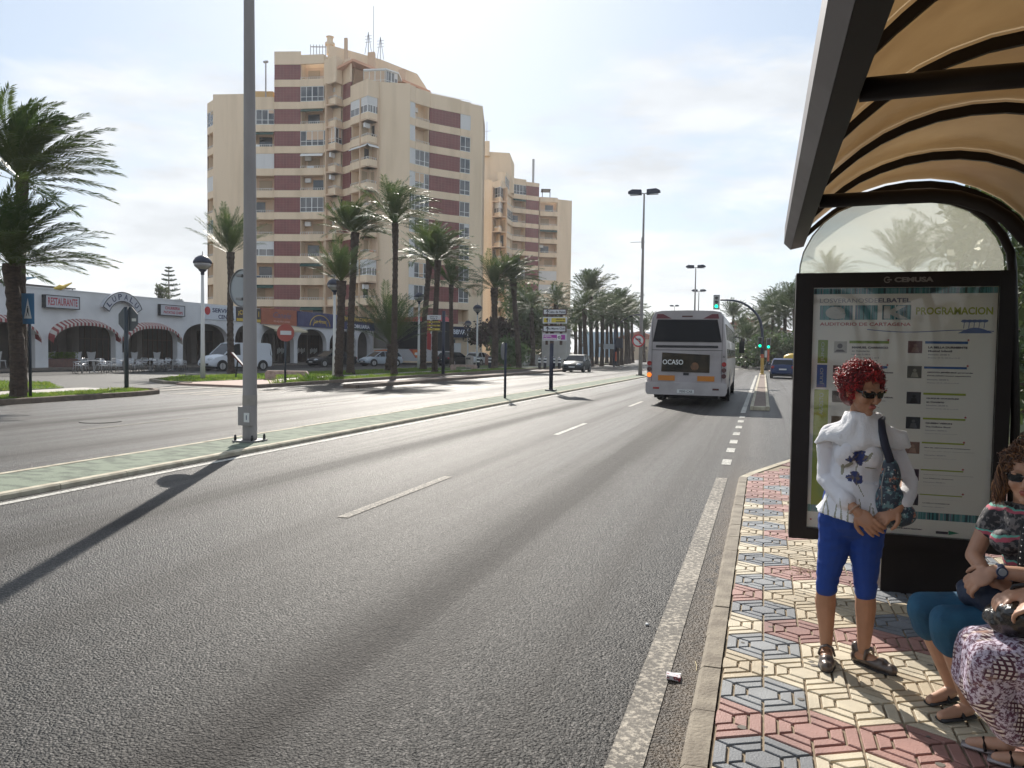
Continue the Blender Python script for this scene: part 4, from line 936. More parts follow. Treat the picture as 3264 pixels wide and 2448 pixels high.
b=MB(); b.tube([(-.04,0,12.9),(-.9,0,13.15)],.05,8); b.tube([(-.06,0,12.9),(.8,0,13.15)],.05,8); b.build('lamp_arm',m_gal,t)
for s in (-1,1):
    b=MB(); b.ell((s*1.25,0,13.25),(.45,.18,.12)); b.build('lamp_head',m_blue,t)
p=at(524,622,11.52); t=thing('round_sign','round traffic disc seen from its grey back, clamped to the near lamp post','traffic sign',(p.x,11.52,p.z),R(-14)); b=MB(); b.disc((0,0,0),.315,'y',.012,40); b.build('sign_disc',M('sign_back',(.33,.35,.36),.45,metal=.3),t,'auto')
b=MB(); b.tube([(  .32*math.cos(2*PI*k/40),-.015,  .32*math.sin(2*PI*k/40)) for k in range(41)],.012,6,False); b.build('rim',m_gal,t,True)
for z in (-.2,.2):
    b=MB(); b.box(.02,.17,-.16,-.02,z-.02,z+.02); b.build('clamp',m_gal,t)
# ------------------------------------------------------------------ double-headed avenue lamps
def avenue_lamp(loc,h,label,rz=0,aerial=False):
    t=thing('avenue_lamp',label,'street lamp',loc,rz,'double-headed avenue lamps on the median'); k=h/13
    b=MB(); b.tube([(0,0,0),(0,0,h*.35),(0,0,h*.72),(0,0,h)],[.15,.12,.085,.06],10); b.build('pole',m_galp,t,True)
    b=MB(); b.box(-.28,.28,-.28,.28,0,.06); b.build('base_plate',m_dk,t)
    b=MB(); b.tube([(-.55,0,h+.08),(0,0,h-.02),(.55,0,h+.08)],.035,6); b.build('cross_arm',m_gal,t)
    for s in (-1,1):
        b=MB(); b.prism([(s*.18,h-.10),(s*.20,h+.26),(s*.85,h+.30),(s*1.12,h+.16),(s*1.14,h+.02),(s*.7,h-.06)],'y',-.17,.17); o=b.build('lamp_head',m_blue,t)
        b=MB(); b.box(min(s*.4,s*1.0),max(s*.4,s*1.0),-.13,.13,h-.11,h-.055); b.build('lens',m_head,o)
    if aerial:
        b=MB(); b.tube([(-.9,0,h*.735),(.12,0,h*.735)],.02,5); b.tube([(-.1,0,h*.70),(-.1,0,h*.76)],.03,5); b.build('aerial',m_gal,t)
    return t
p=at(1383,808,56); avenue_lamp((p.x,56,MZ),12.95,'tallest double-headed lamp left of the bus, carrying the no-left-turn sign',0,True)
for (px,Y,ty,lab) in ((1498,94,575,'double-headed lamp rising from behind the bus roof, in the middle'),(1506,128,627,'small double-headed lamp just right of the middle one behind the bus'),(1454,190,660,'smallest and farthest double-headed lamp left of the middle one')):
    p=at(px,780,Y); avenue_lamp((p.x,Y,0),at(px,ty,Y).z-.15,lab)
p=at(1380,736,55.9); t=thing('turn_sign','round red-rimmed no left turn sign on the tall lamp post','traffic sign',(p.x,55.72,p.z))
b=MB(); b.disc((0,0,0),.46,'y',.02,28); b.build('rim',M('sign_red',(.45,.03,.04),.4),t); b=MB(); b.disc((0,-.02,0),.35,'y',.02,28); b.build('face',m_plate,t)
b=MB(); b.box(.08,.15,-.05,-.031,-.22,.14); b.box(-.12,.15,-.05,-.0305,.08,.15); b.add([(-.24,-.05,.115),(-.1,-.05,.2),(-.1,-.05,.03)],[(0,1,2)]); b.build('arrow',m_dk,t)
b=MB(); b.add([(-.27,-.055,.20),(-.22,-.055,.26),(.27,-.055,-.2),(.22,-.055,-.26)],[(0,1,2,3)]); b.build('slash',bpy.data.materials['sign_red'],t)
# ------------------------------------------------------------------ globe lamps
def globe(x,y,h,label,rz=0):
    t=thing('globe_lamp',label,'street lamp',(x,y,.08),0,'white globe lamps along the footpath')
    b=MB(); b.tube([(0,0,0),(0,0,h*.25),(0,0,h)],[.13,.10,.07],12); b.build('pole',m_wpole,t,True)
    b=MB(); b.lathe([(.07,0),(.09,.05),(.09,.14),(.18,.22),(.2,.27)],(0,0,h),14); b.build('collar',m_blue,t,True)
    b=MB(); b.lathe([(.2,.27),(.38,.42),(.42,.56)],(0,0,h),18); b.build('globe',M('globe_glass',(.6,.6,.6),.15,trans=.6) if 'globe_glass' not in bpy.data.materials else bpy.data.materials['globe_glass'],t,True)
    b=MB(); b.lathe([(.44,.56),(.43,.66),(.34,.82),(.18,.93),(.02,.97),(.015,1.15)],(0,0,h),18); b.build('hood',m_blue,t,True)
for bx,by,Y,ty,lab in ((438,822,31.5,545,'white lamp with dark domed hood nearest the arcade signs, left of the lamp post'),(722,812,40,596,'white lamp half hidden behind the thick-necked palm'),(904,800,58,628,'white lamp in front of the red and white coach'),(1030,793,70,655,'white lamp standing against the tower corner'),(1010,790,92,690,'smallest white lamp, beside the parked white hatchback')):
    p=at(bx,by,Y); h=at(bx,ty,Y).z-.08-1.1; globe(p.x,Y,h,lab)
# ------------------------------------------------------------------ signs on posts
m_bpole=M('blue_post',(.022,.035,.05),.5)
def post(t,h,r=.045,mat=None,z0=0):
    b=MB(); b.tube([(0,0,z0),(0,0,h)],r,10); return b.build('post',mat or m_bpole,t,True)
p=at(292,843,22.6); t=thing('stop_sign','octagonal sign seen from the back on a blue post beside the grass tip','traffic sign',(p.x,22.2,.1)); zc_=at(293,689,22.2).z-.1
post(t,zc_+.42,.075); b=MB(); r_=.46; a=[(r_*math.cos(PI/8+k*PI/4),r_*math.sin(PI/8+k*PI/4)+zc_) for k in range(8)]; b.prism(a,'y',.085,.11); b.build('sign_plate',M('sign_back_dark',(.09,.10,.115),.5),t); b=MB(); b.box(.18,.36,.07,.084,zc_-.08,zc_+.02); b.build('sticker',m_plate,t)
p=at(66,862,17.2); t=thing('crossing_sign','blue pedestrian crossing sign on a grey post beside the left palm','traffic sign',(p.x,17.2,.1),R(6)); z0=at(60,700,17.2).z-.1; z1=at(60,634,17.2).z-.1
post(t,z1-.05,.04,m_bpole); b=MB(); b.box(-.21,.21,-.06,-.045,z0,z1); b.build('sign_plate',M('sign_blue',(.045,.15,.28),.4),t)
b=MB(); h_=z1-z0; b.add([(-.13,-.063,z0+.18*h_),(.13,-.063,z0+.18*h_),(0,-.063,z0+.85*h_)],[(0,1,2)]); b.build('white_triangle',m_plate,t)
b=MB(); c=z0+.4*h_; b.ell((.0,-.068,c+.14),(.02,.004,.02),8,5); b.add([(-.02,-.066,c+.11),(.02,-.066,c+.11),(.025,-.066,c-.01),(-.025,-.066,c-.01)],[(0,1,2,3)]); b.add([(-.025,-.066,c-.01),(0,-.066,c-.01),(-.05,-.066,c-.13),(-.065,-.066,c-.13)],[(0,1,2,3)]); b.add([(0,-.066,c-.01),(.025,-.066,c-.01),(.055,-.066,c-.13),(.04,-.066,c-.13)],[(0,1,2,3)]); b.build('walker_mark',m_dk,t)
p=at(616,830,29.5); t=thing('no_entry_sign','red no entry sign with white bar on a blue post by the stone bench','traffic sign',(p.x,29.5,.1),R(50)); zc_=at(616,719,29.5).z-.1
post(t,zc_+.1,.05); b=MB(); b.disc((0,-.06,zc_),.38,'y',.02,28); b.build('sign_disc',M('no_entry_red',(.36,.07,.05),.45),t); b=MB(); b.box(-.24,.24,-.085,-.071,zc_-.09,zc_+.09); b.build('bar',m_plate,t)
p=at(29,835,20.5); t=thing('blue_post','slim dark blue post behind the left palm','post',(p.x,20.5,.1)); post(t,3.0,.08,m_blue)
# round sign back and brown signboards on the median
t=thing('round_sign','grey round sign back leaning edge-on on a dark blue post, on the median','traffic sign',(-8.45,25.4,MZ),R(0)); zt=at(1092,741,25.4).z-MZ; post(t,zt,.045,m_blue)
b=MB(); b.disc((0,0,0),.30,'x',.012,28); o=b.build('sign_disc',M('sign_back_pale',(.20,.205,.21),.5,metal=.2),t); o.location=(-.09,.02,zt-.28); o.rotation_euler=(0,0,R(2))
def signboard(par,x0,x1,z0,z1,face,border,y=-.12):
    b=MB(); b.box(x0,x1,y,y+.10,z0,z1); o=b.build('panel',border,par); b=MB(); k=.045; b.box(x0+k,x1-k,y-.012,y-.001,z0+k,z1-k); b.build('face',face,par); return o
m_mar=M('maroon_border',(.07,.035,.025),.5); m_sw=M('sign_white',(.60,.60,.62),.5); m_sy=M('sign_yellow',(.60,.47,.06),.5); m_sp=M('sign_purple',(.35,.05,.30),.5)
Ys=31.2; p=at(1190,842,Ys); t=thing('direction_signboard','stack of four direction boards, white yellow white and purple, on one dark post','direction sign',(p.x,Ys,MZ),R(0))
xl=at(1174,700,Ys).x-p.x; xr=at(1225,700,Ys).x-p.x; zf=lambda y:at(1200,y,Ys).z-MZ
post(t,zf(742),.085,m_blue); b=MB(); b.box(-.2,.2,-.2,.2,0,.05); b.build('base_plate',m_blue,t)
b=MB(); b.box(xl+.1,xl+.2,-.02,.08,zf(745),zf(668)); b.box(xr-.3,xr-.2,-.02,.08,zf(745),zf(668)); b.box(-.07,.07,-.02,.1,zf(745),zf(668)); b.build('support_frame',m_mar,t)
rows=[(667,681,m_sw,m_mar,'w'),(685,699,m_sy,m_sw,'y'),(703,718,m_sw,m_mar,'w2'),(721,736,m_sp,m_sw,'p')]
for ya,yb,f,bd,kk in rows:
    z1,z0=zf(ya),zf(yb); signboard(t,xl,xr,z0,z1,f,bd); hh=z1-z0; b=MB(); yy=-.135; W_=xr-xl
    def arrow(cx,cz,s,right=False):
        q=[(-.12,-.1),(-.03,0.02),(-.03,-.42),(.03,-.42),(.03,.02),(.12,-.1),(.12,.06),(0,.2),(-.12,.06)]
        # up arrow (two barbs)
        pts=[(0,.45),(.3,.12),(.3,-.06),(.07,.16),(.07,-.45),(-.07,-.45),(-.07,.16),(-.3,-.06),(-.3,.12)]
        if right: pts=[(v,-u) for u,v in pts]
        b.add([(cx+u*s,yy,cz+v*s) for u,v in pts],[tuple(range(9))])
    if kk in('w','w2'):
        arrow(xl+.22*hh/.3,(z0+z1)/2,hh*.75); text(b,'Cabo de Palos' if kk=='w' else 'La Manga Club',(xl+W_*.24,yy,z0+hh*.3),(1,0,0),UZ,W_*.70,hh*.40,bold=.02); b.build('lettering',m_dk,t)
    if kk=='y':
        arrow(xl+.22*hh/.3,(z0+z1)/2,hh*.75); text(b,'oficina de',(xl+W_*.56,yy,z0+hh*.54),(1,0,0),UZ,W_*.38,hh*.26,bold=.02); text(b,'turismo',(xl+W_*.56,yy,z0+hh*.16),(1,0,0),UZ,W_*.38,hh*.27,bold=.03); text(b,'i',(xl+W_*.28,yy-.006,z0+hh*.24),(1,0,0),UZ,W_*.04,hh*.52,bold=.02,shear=.3); b.build('lettering',m_dk,t)
        b=MB(); b.box(xl+W_*.22,xl+W_*.37,yy,yy+.002,z0+hh*.14,z0+hh*.86); b.build('info_square',m_sw,t)
    if kk=='p':
        text(b,'centros',(xl+W_*.06,yy,z0+hh*.56),(1,0,0),UZ,W_*.32,hh*.22,bold=.02); text(b,'educativos',(xl+W_*.06,yy,z0+hh*.18),(1,0,0),UZ,W_*.54,hh*.3,bold=.02); arrow(xr-.28*hh/.3,(z0+z1)/2,hh*.7,True)
        b.box(xl+W_*.62,xl+W_*.78,yy,yy+.002,z0+hh*.14,z0+hh*.86); b.build('lettering',m_wh,t); b=MB(); text(b,'C',(xl+W_*.655,yy-.004,z0+hh*.28),(1,0,0),UZ,W_*.09,hh*.42,bold=.04); b.build('symbol',m_dk,t)
Ys=46.5; p=at(957,812,Ys); t=thing('direction_signboard','white and yellow street direction panel on a blue post by the bus bay','direction sign',(p.x,Ys,.13))
zf=lambda y:at(940,y,Ys).z-.13; xl=at(925,700,Ys).x-p.x; xr=at(954,700,Ys).x-p.x
post(t,zf(672),.11,m_blue); hb=[(681,691,m_sw),(693,699,m_sy),(700.5,706.5,m_sy),(708,715,m_sy)]
for i,(ya,yb,f) in enumerate(hb):
    z1,z0=zf(ya),zf(yb); signboard(t,xl,xr,z0,z1,f,m_sw if i==0 else m_mar,-.2); b=MB(); W_=xr-xl;hh=z1-z0
    if i==0: text(b,'GRAN VIA',(xl+W_*.2,-.216,z0+hh*.5),(1,0,0),UZ,W_*.6,hh*.3,bold=.02); text(b,'Salida 9',(xl+W_*.25,-.216,z0+hh*.12),(1,0,0),UZ,W_*.5,hh*.26,bold=.02)
    else: text(b,'<',(xl+W_*.06,-.216,z0+hh*.25),(1,0,0),UZ,W_*.1,hh*.5,bold=.05); text(b,('El Estacio','Gran Via','Playa')[i-1],(xl+W_*.3,-.216,z0+hh*.25),(1,0,0),UZ,W_*(.6,.5,.3)[i-1],hh*.5,bold=.02)
    b.build('lettering',m_dk,t)
# grey signboard and thin post far left of bus
p=at(1318,800,78); t=thing('direction_signboard','small grey signboard on a dark post under the far palm cluster','direction sign',(at(1326,798,78).x,78,.1)); h=at(1326,715,78).z; post(t,h,.09,m_blue); b=MB(); x0=at(1303,740,78).x-at(1326,740,78).x; b.box(x0,0,-.1,.0,at(1310,754,78).z-.1,at(1310,743,78).z-.1); b.build('panel',M('grey_board',(.25,.27,.28),.5),t); b=MB(); b.box(-.9,.9,-.4,.4,0,.12); b.build('base_block',m_concp,t)
# ------------------------------------------------------------------ traffic signals
m_org=M('orange_paint',(.42,.07,.02),.5); m_orgy=M('ochre_paint',(.45,.27,.05),.5); m_grn=M('green_signal',(.0,.6,.3),.3,emit=(.0,1,.42),es=2.2); m_off=M('signal_off',(.03,.02,.02),.3); m_sigw=M('signal_border',(.5,.5,.48),.5)
def head(t,x,z,s=1,y=-.2,border=True):
    b=MB(); b.box(x-.17*s,x+.17*s,y,y+.16,z-.5*s,z+.5*s); b.build('signal_head',m_plast,t)
    b=MB()
    if border: b.box(x-.24*s,x+.24*s,y+.05,y+.07,z-.58*s,z+.58*s)
    else: b.box(x-.2*s,x+.2*s,y+.05,y+.07,z-.53*s,z+.53*s)
    b.build('backboard',M('navy_board',(.012,.015,.03),.5) if border else m_sigw,t)
    if border:
        b=MB(); k=.19*s; 
        b.box(x-k,x+k,y-.004,y-.001,z-.52*s,z+.52*s); b.build('white_border',m_sigw,t)
    for i in range(3):
        b=MB(); zz=z+(.33-.33*i)*s; b.disc((x,y-.02,zz),.125*s,'y',.03,18); b.build('signal_lens',m_grn if i==2 else m_off,t)
        b=MB(); n=9; vs=[]; 
        for k in range(n+1):
            a=PI*k/n; vs+= [(x+.14*s*math.cos(a),y-.02,zz+.14*s*math.sin(a)),(x+.13*s*math.cos(a),y-.22*s,zz+.13*s*math.sin(a))]
        b.add(vs,[(2*k,2*k+1,2*k+3,2*k+2) for k in range(n)]); b.build('visor',m_plast,t)
Yt=65; p=at(1646,810,Yt); X0=p.x
t=thing('traffic_signal','traffic signal with a long curved arm over the road, blue above and orange below','traffic light',(X0,Yt,.12)); A=lambda x,y:(at(x,y,Yt).x-X0,0,at(x,y,Yt).z-.12)
b=MB(); b.tube([(0,0,0),(0,0,.06),(0,0,.1),(0,0,1.3)],[.22,.2,.13,.13],12); b.build('ochre_base',m_orgy,t); b=MB(); b.tube([(0,0,1.3),A(1646,765)],[.13,.115],12); b.build('orange_shaft',m_org,t)
b=MB(); pts=[A(1646,765),A(1647,735),A(1646,712),A(1643,695),A(1637,682),A(1628,671),A(1616,661),A(1603,654),A(1590,650),A(1575,648.5),A(1556,648)]; b.tube(pts,[.12,.12,.115,.11,.10,.095,.09,.085,.08,.075,.07],12); b.build('curved_arm',m_blue,t,True)
q=A(1548,653); head(t,q[0],q[2],1.0); q=A(1649,740); head(t,q[0]-.25,q[2],.8,border=False)
b=MB(); b.box(-.3,-.12,-.1,.1,2.2,2.75); b.build('control_box',m_sigw,t)
Yt=84; p=at(1659,785,Yt); t=thing('traffic_signal','shorter traffic signal on an orange post with a black cone foot','traffic light',(p.x,Yt,.12)); z=lambda y:at(1659,y,Yt).z-.12
b=MB(); b.tube([(0,0,0),(0,0,.1),(0,0,.9)],[.45,.42,.12],12); b.build('cone_foot',m_dk,t); b=MB(); b.tube([(0,0,.9),(0,0,z(752))],.11,10); b.build('orange_shaft',m_org,t)
head(t,0,z(742),1.05,border=False); b=MB(); b.box(-.35,-.12,-.1,.1,z(772),z(768)+.5); b.build('control_box',m_sigw,t)
Yt=95; p=at(1330,790,Yt); X0=p.x; t=thing('traffic_signal','traffic signal with curved arm seen from behind in front of the far palm cluster','traffic light',(X0,Yt,.12)); A=lambda x,y:(at(x,y,Yt).x-X0,0,at(x,y,Yt).z-.12)
b=MB(); b.tube([(0,0,0),(0,0,.5)],[.3,.15],10); b.build('base',m_dk,t); b=MB(); b.tube([(0,0,.3),A(1330,760)],.13,10); b.build('orange_shaft',m_org,t)
b=MB(); b.tube([A(1330,760),A(1330,725),A(1334,706),A(1343,694),A(1357,685),A(1372,680),A(1392,680)],.09,10); b.build('curved_arm',m_blue,t,True); b=MB(); q=A(1332,741); b.box(q[0]-.1,q[0]+.75,-.15,.15,q[2]-.6,q[2]+.6); b.build('signal_head',m_blue,t)
# slim white lamps on the far promenade
for px,Y,ty,lab in ((1670,100,737,'slim white lamp left of the blue car roof'),(1711,92,720,'slim white lamp nearest the advertising panel')):
    p=at(px,785,Y); t=thing('slim_lamp',lab,'street lamp',(p.x,Y,.12),0,'slim promenade lamps'); h=at(px,ty,Y).z-.12; b=MB(); b.tube([(0,0,0),(0,0,h)],.1,8); b.build('pole',m_wpole,t); b=MB(); b.box(-.15,.25,-.15,.15,h,h+.3); b.build('lamp_head',m_gal,t)
p=at(1714,768,70); t=thing('recycling_bin','yellow recycling bin beyond the blue car','bin',(p.x,74,.12)); b=MB(); b.lathe([(.5,0),(.62,.1),(.7,1.3),(.66,1.5),(.3,1.68),(.05,1.72)],(0,0,0),14); b.build('body',M('bin_yellow',(.55,.36,.04),.5),t,True); b=MB(); b.box(-.25,.25,-.74,-.6,1.05,1.25); b.build('slot',m_dk,t)
# ------------------------------------------------------------------ bollards, benches, bins
def bollard():
    t=thing('bollard','x','bollard',(0,0,.1),0,'blue and white banded bollards'); b=MB(); b.lathe([(.14,0),(.14,.95),(.12,1.02),(.03,1.06)],(0,0,0),12); b.build('post',m_blue,t,True)
    for z in (.52,.80):
        b=MB(); b.lathe([(.146,z),(.146,z+.13)],(0,0,0),12); b.build('white_band',m_wh,t,True)
    return t
q=bollard(); w4=('leftmost of the four','second from the left of the four','third from the left of the four','rightmost of the four')
for i,px in enumerate((1166,1179.5,1190.5+9,1211)):
    p=at([1165,1177,1196,1208][i],797,69.5); lab='blue and white bollard, %s beyond the signboards'%w4[i]
    if i==0: q.location=(p.x,69.5,.12); q['label']=lab
    else: dup(q,(p.x,69.5,.12),label=lab)
for i,px in enumerate((1018,1034,1066)):
    p=at((1017,1033,1058)[i],792,66); dup(q,(p.x,66,.1),label=('blue and white bollard left of the pair by the bank car','blue and white bollard right of the pair by the bank car','lone blue and white bollard by the dense palm')[i])
def stone_bench(x,y,rz,label,L_=1.9):
    t=thing('stone_bench',label,'bench',(x,y,.09),rz,'curved concrete benches'); b=MB(); b.prism([(-L_/2,0),(-L_/2-.04,.32),(-L_/2+.05,.44),(L_/2-.05,.44),(L_/2+.04,.32),(L_/2,0),(L_/2-.42,0),(L_/2-.45,.27),(-L_/2+.45,.27),(-L_/2+.42,0)],'y',-.25,.25)
    b.build('bench_body',M('pinkish_stone',(.42,.31,.26),.85,col2=(.26,.19,.155),scale=6,bump=.3) if 'pinkish_stone' not in bpy.data.materials else bpy.data.materials['pinkish_stone'],t)
    # bench_body faces: concave ends triangulated by the renderer
p=at(620,812,33.5); stone_bench(p.x,33.5,R(25),'curved pinkish stone bench on the footpath by the no entry sign',2.0)
p=at(1002,793,58); stone_bench(p.x,58,R(20),'curved stone bench in front of the bank',2.1)
p=at(1022,792,62); t=thing('litter_bin','dark litter bin by the globe lamp at the tower corner','bin',(at(1014,792,63).x,63,.1)); b=MB(); b.lathe([(.3,0),(.34,.1),(.36,1.0),(.3,1.1),(.1,1.15)],(0,0,0),12); b.build('body',m_concp,t,True); b=MB(); b.box(-.2,.2,-.37,-.3,.8,.95); b.build('slot',m_dk,t)
p=at(505,800,33.5); t=thing('menu_board','slanted framed menu board with red edge beside the palm near the van','menu board',(at(518,800,34).x,34,.1),R(30))
b=MB(); b.prism([(-.38,1.25),(.38,.35),(.40,.40),(-.36,1.30)],'y',-.32,.32) ; b.build('board',m_plate,t)
b=MB(); 
for y in (-.34,.34): b.tube([(-.40,y,1.28),(.41,y,.36)],.035,5)
b.tube([(-.40,-.34,1.28),(-.40,.34,1.28)],.035,5); b.tube([(.41,-.34,.36),(.41,.34,.36)],.035,5); b.build('frame',M('dark_red_frame',(.14,.02,.02),.5),t); b=MB(); b.tube([(-.2,0,0),(-.1,0,.9)],.04,6); b.tube([(.3,0,0),(.25,0,.5)],.04,6); b.build('leg',m_dk,t)
# manhole and litter on the road
p=gnd(217,911); t=tag(MB().disc((0,0,0),.42,'z',.012,32).build('manhole_cover',M('cast_iron',(.02,.019,.018),.75,metal=.0,bump=.6,bscale=30),loc=(p.x,p.y,.008)),'round dark manhole cover in the left carriageway','manhole')
p=gnd(1453,1467); t=thing('litter','crumpled white and red carton lying beside the edge line','litter',(p.x,p.y,.0),R(10)); b=MB(); b.T=Matrix.Rotation(R(9),4,'Y'); b.box(-.035,.035,-.028,.022,.006,.026); b.build('carton',M('carton',(.62,.58,.60),.5,col2=(.30,.06,.07),scale=40,lo=.55,hi=.6),t); b=MB(); b.T=Matrix.Rotation(R(-14),4,'X'); b.box(-.03,.045,.012,.045,.022,.026); b.build('torn_flap',m_wh,t)
p=gnd(1398,1351); b=MB(); b.ell((0,0,.008),(.013,.011,.008),7,5); tag(b.build('gum_wrapper',m_wh,loc=(p.x,p.y,0)),'tiny white scrap of paper on the asphalt','litter')
p=gnd(1561,1250); b=MB(); b.ell((0,0,.006),(.008,.012,.004),7,5)
def twig(px,py,L_,rz):
    p=gnd(px,py); b=MB(); b.tube([(0,-L_/2,.004),(.004,0,.008),(0,L_/2,.004)],.0022,5); o=b.build('dry_straw',M('straw',(.5,.42,.25),.8) if 'straw' not in bpy.data.materials else bpy.data.materials['straw'],loc=(p.x,p.y,0)); o.rotation_euler[2]=rz; tag(o,'long dry straw lying in the gutter beside the kerb','straw')
twig(1503,1440,.13,R(8))
# ------------------------------------------------------------------ city bus
m_busg=M('bus_silver',(.36,.325,.325),.42,col2=(.25,.225,.215),scale=1.6,detail=10,lo=.42,hi=.75,coat=.3); m_busl=M('bus_grey',(.42,.385,.38),.5,col2=(.33,.30,.29),scale=2,detail=8)
t=thing('city_bus','silver-grey city bus seen from behind with a dark OCASO advert','bus',(-2.40,25.9,0),R(.6))
W_=1.27; sec=lambda k,dz=0:[(-1.19*k,.36+dz),(-1.27*k,.55),(-1.28*k,1.2),(-1.245*k,2.05),(-1.15*k,2.90),(-1.05*k,3.05),(-.85*k,3.085),(0,3.10)]
full=lambda k,dz=0:sec(k,dz)+[(-x,z) for x,z in reversed(sec(k,dz)[:-1])]
sts=[(0,.955),(.03,.985),(.09,1.0),(11.6,1.0),(11.85,.97)]
b=MB(); n=len(full(1)); vs=[]
for y,k in sts: vs+=[(x,y,z) for x,z in full(k)]
fs=[(i*n+j,i*n+(j+1)%n,(i+1)*n+(j+1)%n,(i+1)*n+j) for i in range(len(sts)-1) for j in range(n)]+[tuple(range(n-1,-1,-1)),tuple(4*n+j for j in range(n))]
b.add(vs,fs); b.build('body',m_busg,t,'auto')
def rq(name,pts,mat,y=-.012,th=.03,par=None):
    b=MB(); b.prism(pts,'y',y,y+th); return b.build(name,mat,par or t)
rq('bumper',[(-1.25,.34),(-1.30,.45),(-1.29,.74),(1.29,.74),(1.30,.45),(1.25,.34)],m_busl,-.09,.12)
rq('rear_window',[(-1.10,2.07),(-.955,2.80),(.955,2.80),(1.10,2.07)],M('bus_rear_glass',(.010,.011,.014),.5,spec=.18),-.015,.03)
for s in (-1,1): rq('red_corner_panel',[(s*1.00,2.83),(s*.97,2.98),(s*.78,2.98),(s*.50,2.83)] if s>0 else [(-.50,2.83),(-.78,2.98),(-.97,2.98),(-1.00,2.83)],M('maroon_panel',(.12,.015,.025),.4) if 'maroon_panel' not in bpy.data.materials else bpy.data.materials['maroon_panel'],-.012,.02)
rq('roof_brake_lamp',[(-.17,2.88),(-.17,2.925),(.17,2.925),(.17,2.88)],m_lampd,-.02,.03)
rq('air_grille',[(-.98,1.88),(-1.0,1.92),(-.98,1.96),(.98,1.96),(1.0,1.92),(.98,1.88)],m_dk,-.014,.02)
b=MB(); b.box(-1.13,1.13,-.008,.01,1.795,1.81); b.box(-1.12,-1.11,-.008,.01,.78,2.9); b.box(1.11,1.12,-.008,.01,.78,2.9); b.build('hatch_seam',m_dk,t)
rq('advert',[(-.80,1.10),(-.78,1.72),(.74,1.66),(.74,1.08)],M('dark_advert',(.012,.013,.011),.6,spec=.2,col2=(.05,.035,.02),scale=2.2,coord='Object'),-.02,.02)
b=MB(); text(b,'OCASO',(-.76,-.024,1.33),(1,0,0),UZ,.66,.16,bold=.01); b.build('advert_lettering',m_wh,t)
b=MB(); b.disc((.27,-.0215,1.28),.13,'y',.002,24); b.build('advert_sun',M('advert_sun',(.20,.08,.025),.4,col2=(.06,.03,.015),scale=9),t)
for s in (-1,1):
    for i,z in enumerate((1.36,1.17,.98)):
        b=MB(); b.disc((s*1.19,-.03,z),.075,'y',.05,18); lit=(s<0 and i==2)
        b.build('tail_lamp',(M('lit_indicator',(.9,.2,.02),.3,emit=(1,.22,.02),es=.8) if lit else (m_lampr if i==0 else m_lampd)),t)
        b=MB(); b.lathe([(.092,-.02),(.092,.0)],(0,0,0),18)
    rq('orange_reflector',[(s*.63-.27,.80),(s*.63-.27,.97),(s*.63+.27,.97),(s*.63+.27,.80)],M('orange_reflector',(.50,.17,.01),.5) if 'orange_reflector' not in bpy.data.materials else bpy.data.materials['orange_reflector'],-.02,.02)
    b=MB(); b.box(s*.95-.1,s*.95+.1,-.1,-.085,.52,.58); b.build('reflector',m_lampr if s<0 else m_lampd,t)
b=MB(); b.box(-.09,.09,-.02,0,.985,1.07); b.build('badge',m_dk,t)
b=MB(); b.box(-.27,.27,-.102,-.092,.40,.52); b.build('number_plate',m_plate,t); b=MB(); text(b,'7050 CXS',(-.2,-.106,.425),(1,0,0),UZ,.42,.07,bold=.02); b.build('plate_lettering',m_dk,t)
b=MB(); text(b,'22',(1.14,-.02,1.58),(1,0,0),UZ,.08,.06); b.build('fleet_number',m_dk,t)
for s in (-1,1):
    for i,(y0,y1) in enumerate(((.6,1.9),(2.2,3.9),(4.1,5.7),(5.9,7.5),(7.7,9.2),(9.4,10.9))):
        b=MB(); x0,x1=1.262,1.185; b.add([(s*x0,y0,1.55),(s*x0,y1,1.55),(s*x1,y1,2.68),(s*x1,y0,2.68),(s*(x0-.05),y0,1.55),(s*(x0-.05),y1,1.55),(s*(x1-.05),y1,2.68),(s*(x1-.05),y0,2.68)],[(0,1,2,3),(7,6,5,4),(0,4,5,1),(2,6,7,3),(1,5,6,2),(0,3,7,4)])
        o=b.build('side_window',m_carg,t); o.location.x=s*.012
    for y in (3.4,9.6):
        b=MB(); b.disc((s*1.13,y,.48),.48,'x',.3,24); o=b.build('wheel',m_tyre,t,'auto'); b=MB(); b.disc((s*1.285,y,.48),.27,'x',.02,18); b.build('rim',m_rim,o)
        b=MB(); b.disc((s*1.24,y,.56),.6,'x',.08,24); b.build('wheel_arch',m_plast,t)
b=MB(); b.tube([(1.2,11.7,2.5),(1.5,11.8,2.45),(1.52,11.8,2.2)],.03,6); b.box(1.42,1.66,11.75,11.85,1.75,2.3); b.build('mirror',m_plast,t)
b=MB(); b.box(-1.0,1.0,.5,3.0,.2,.36); b.box(-1.05,-.75,.25,.5,.22,.36); b.build('underbody',m_dk,t)
b=MB(); b.box(-.7,.7,3,6,3.09,3.22); b.build('roof_unit',m_busl,t)
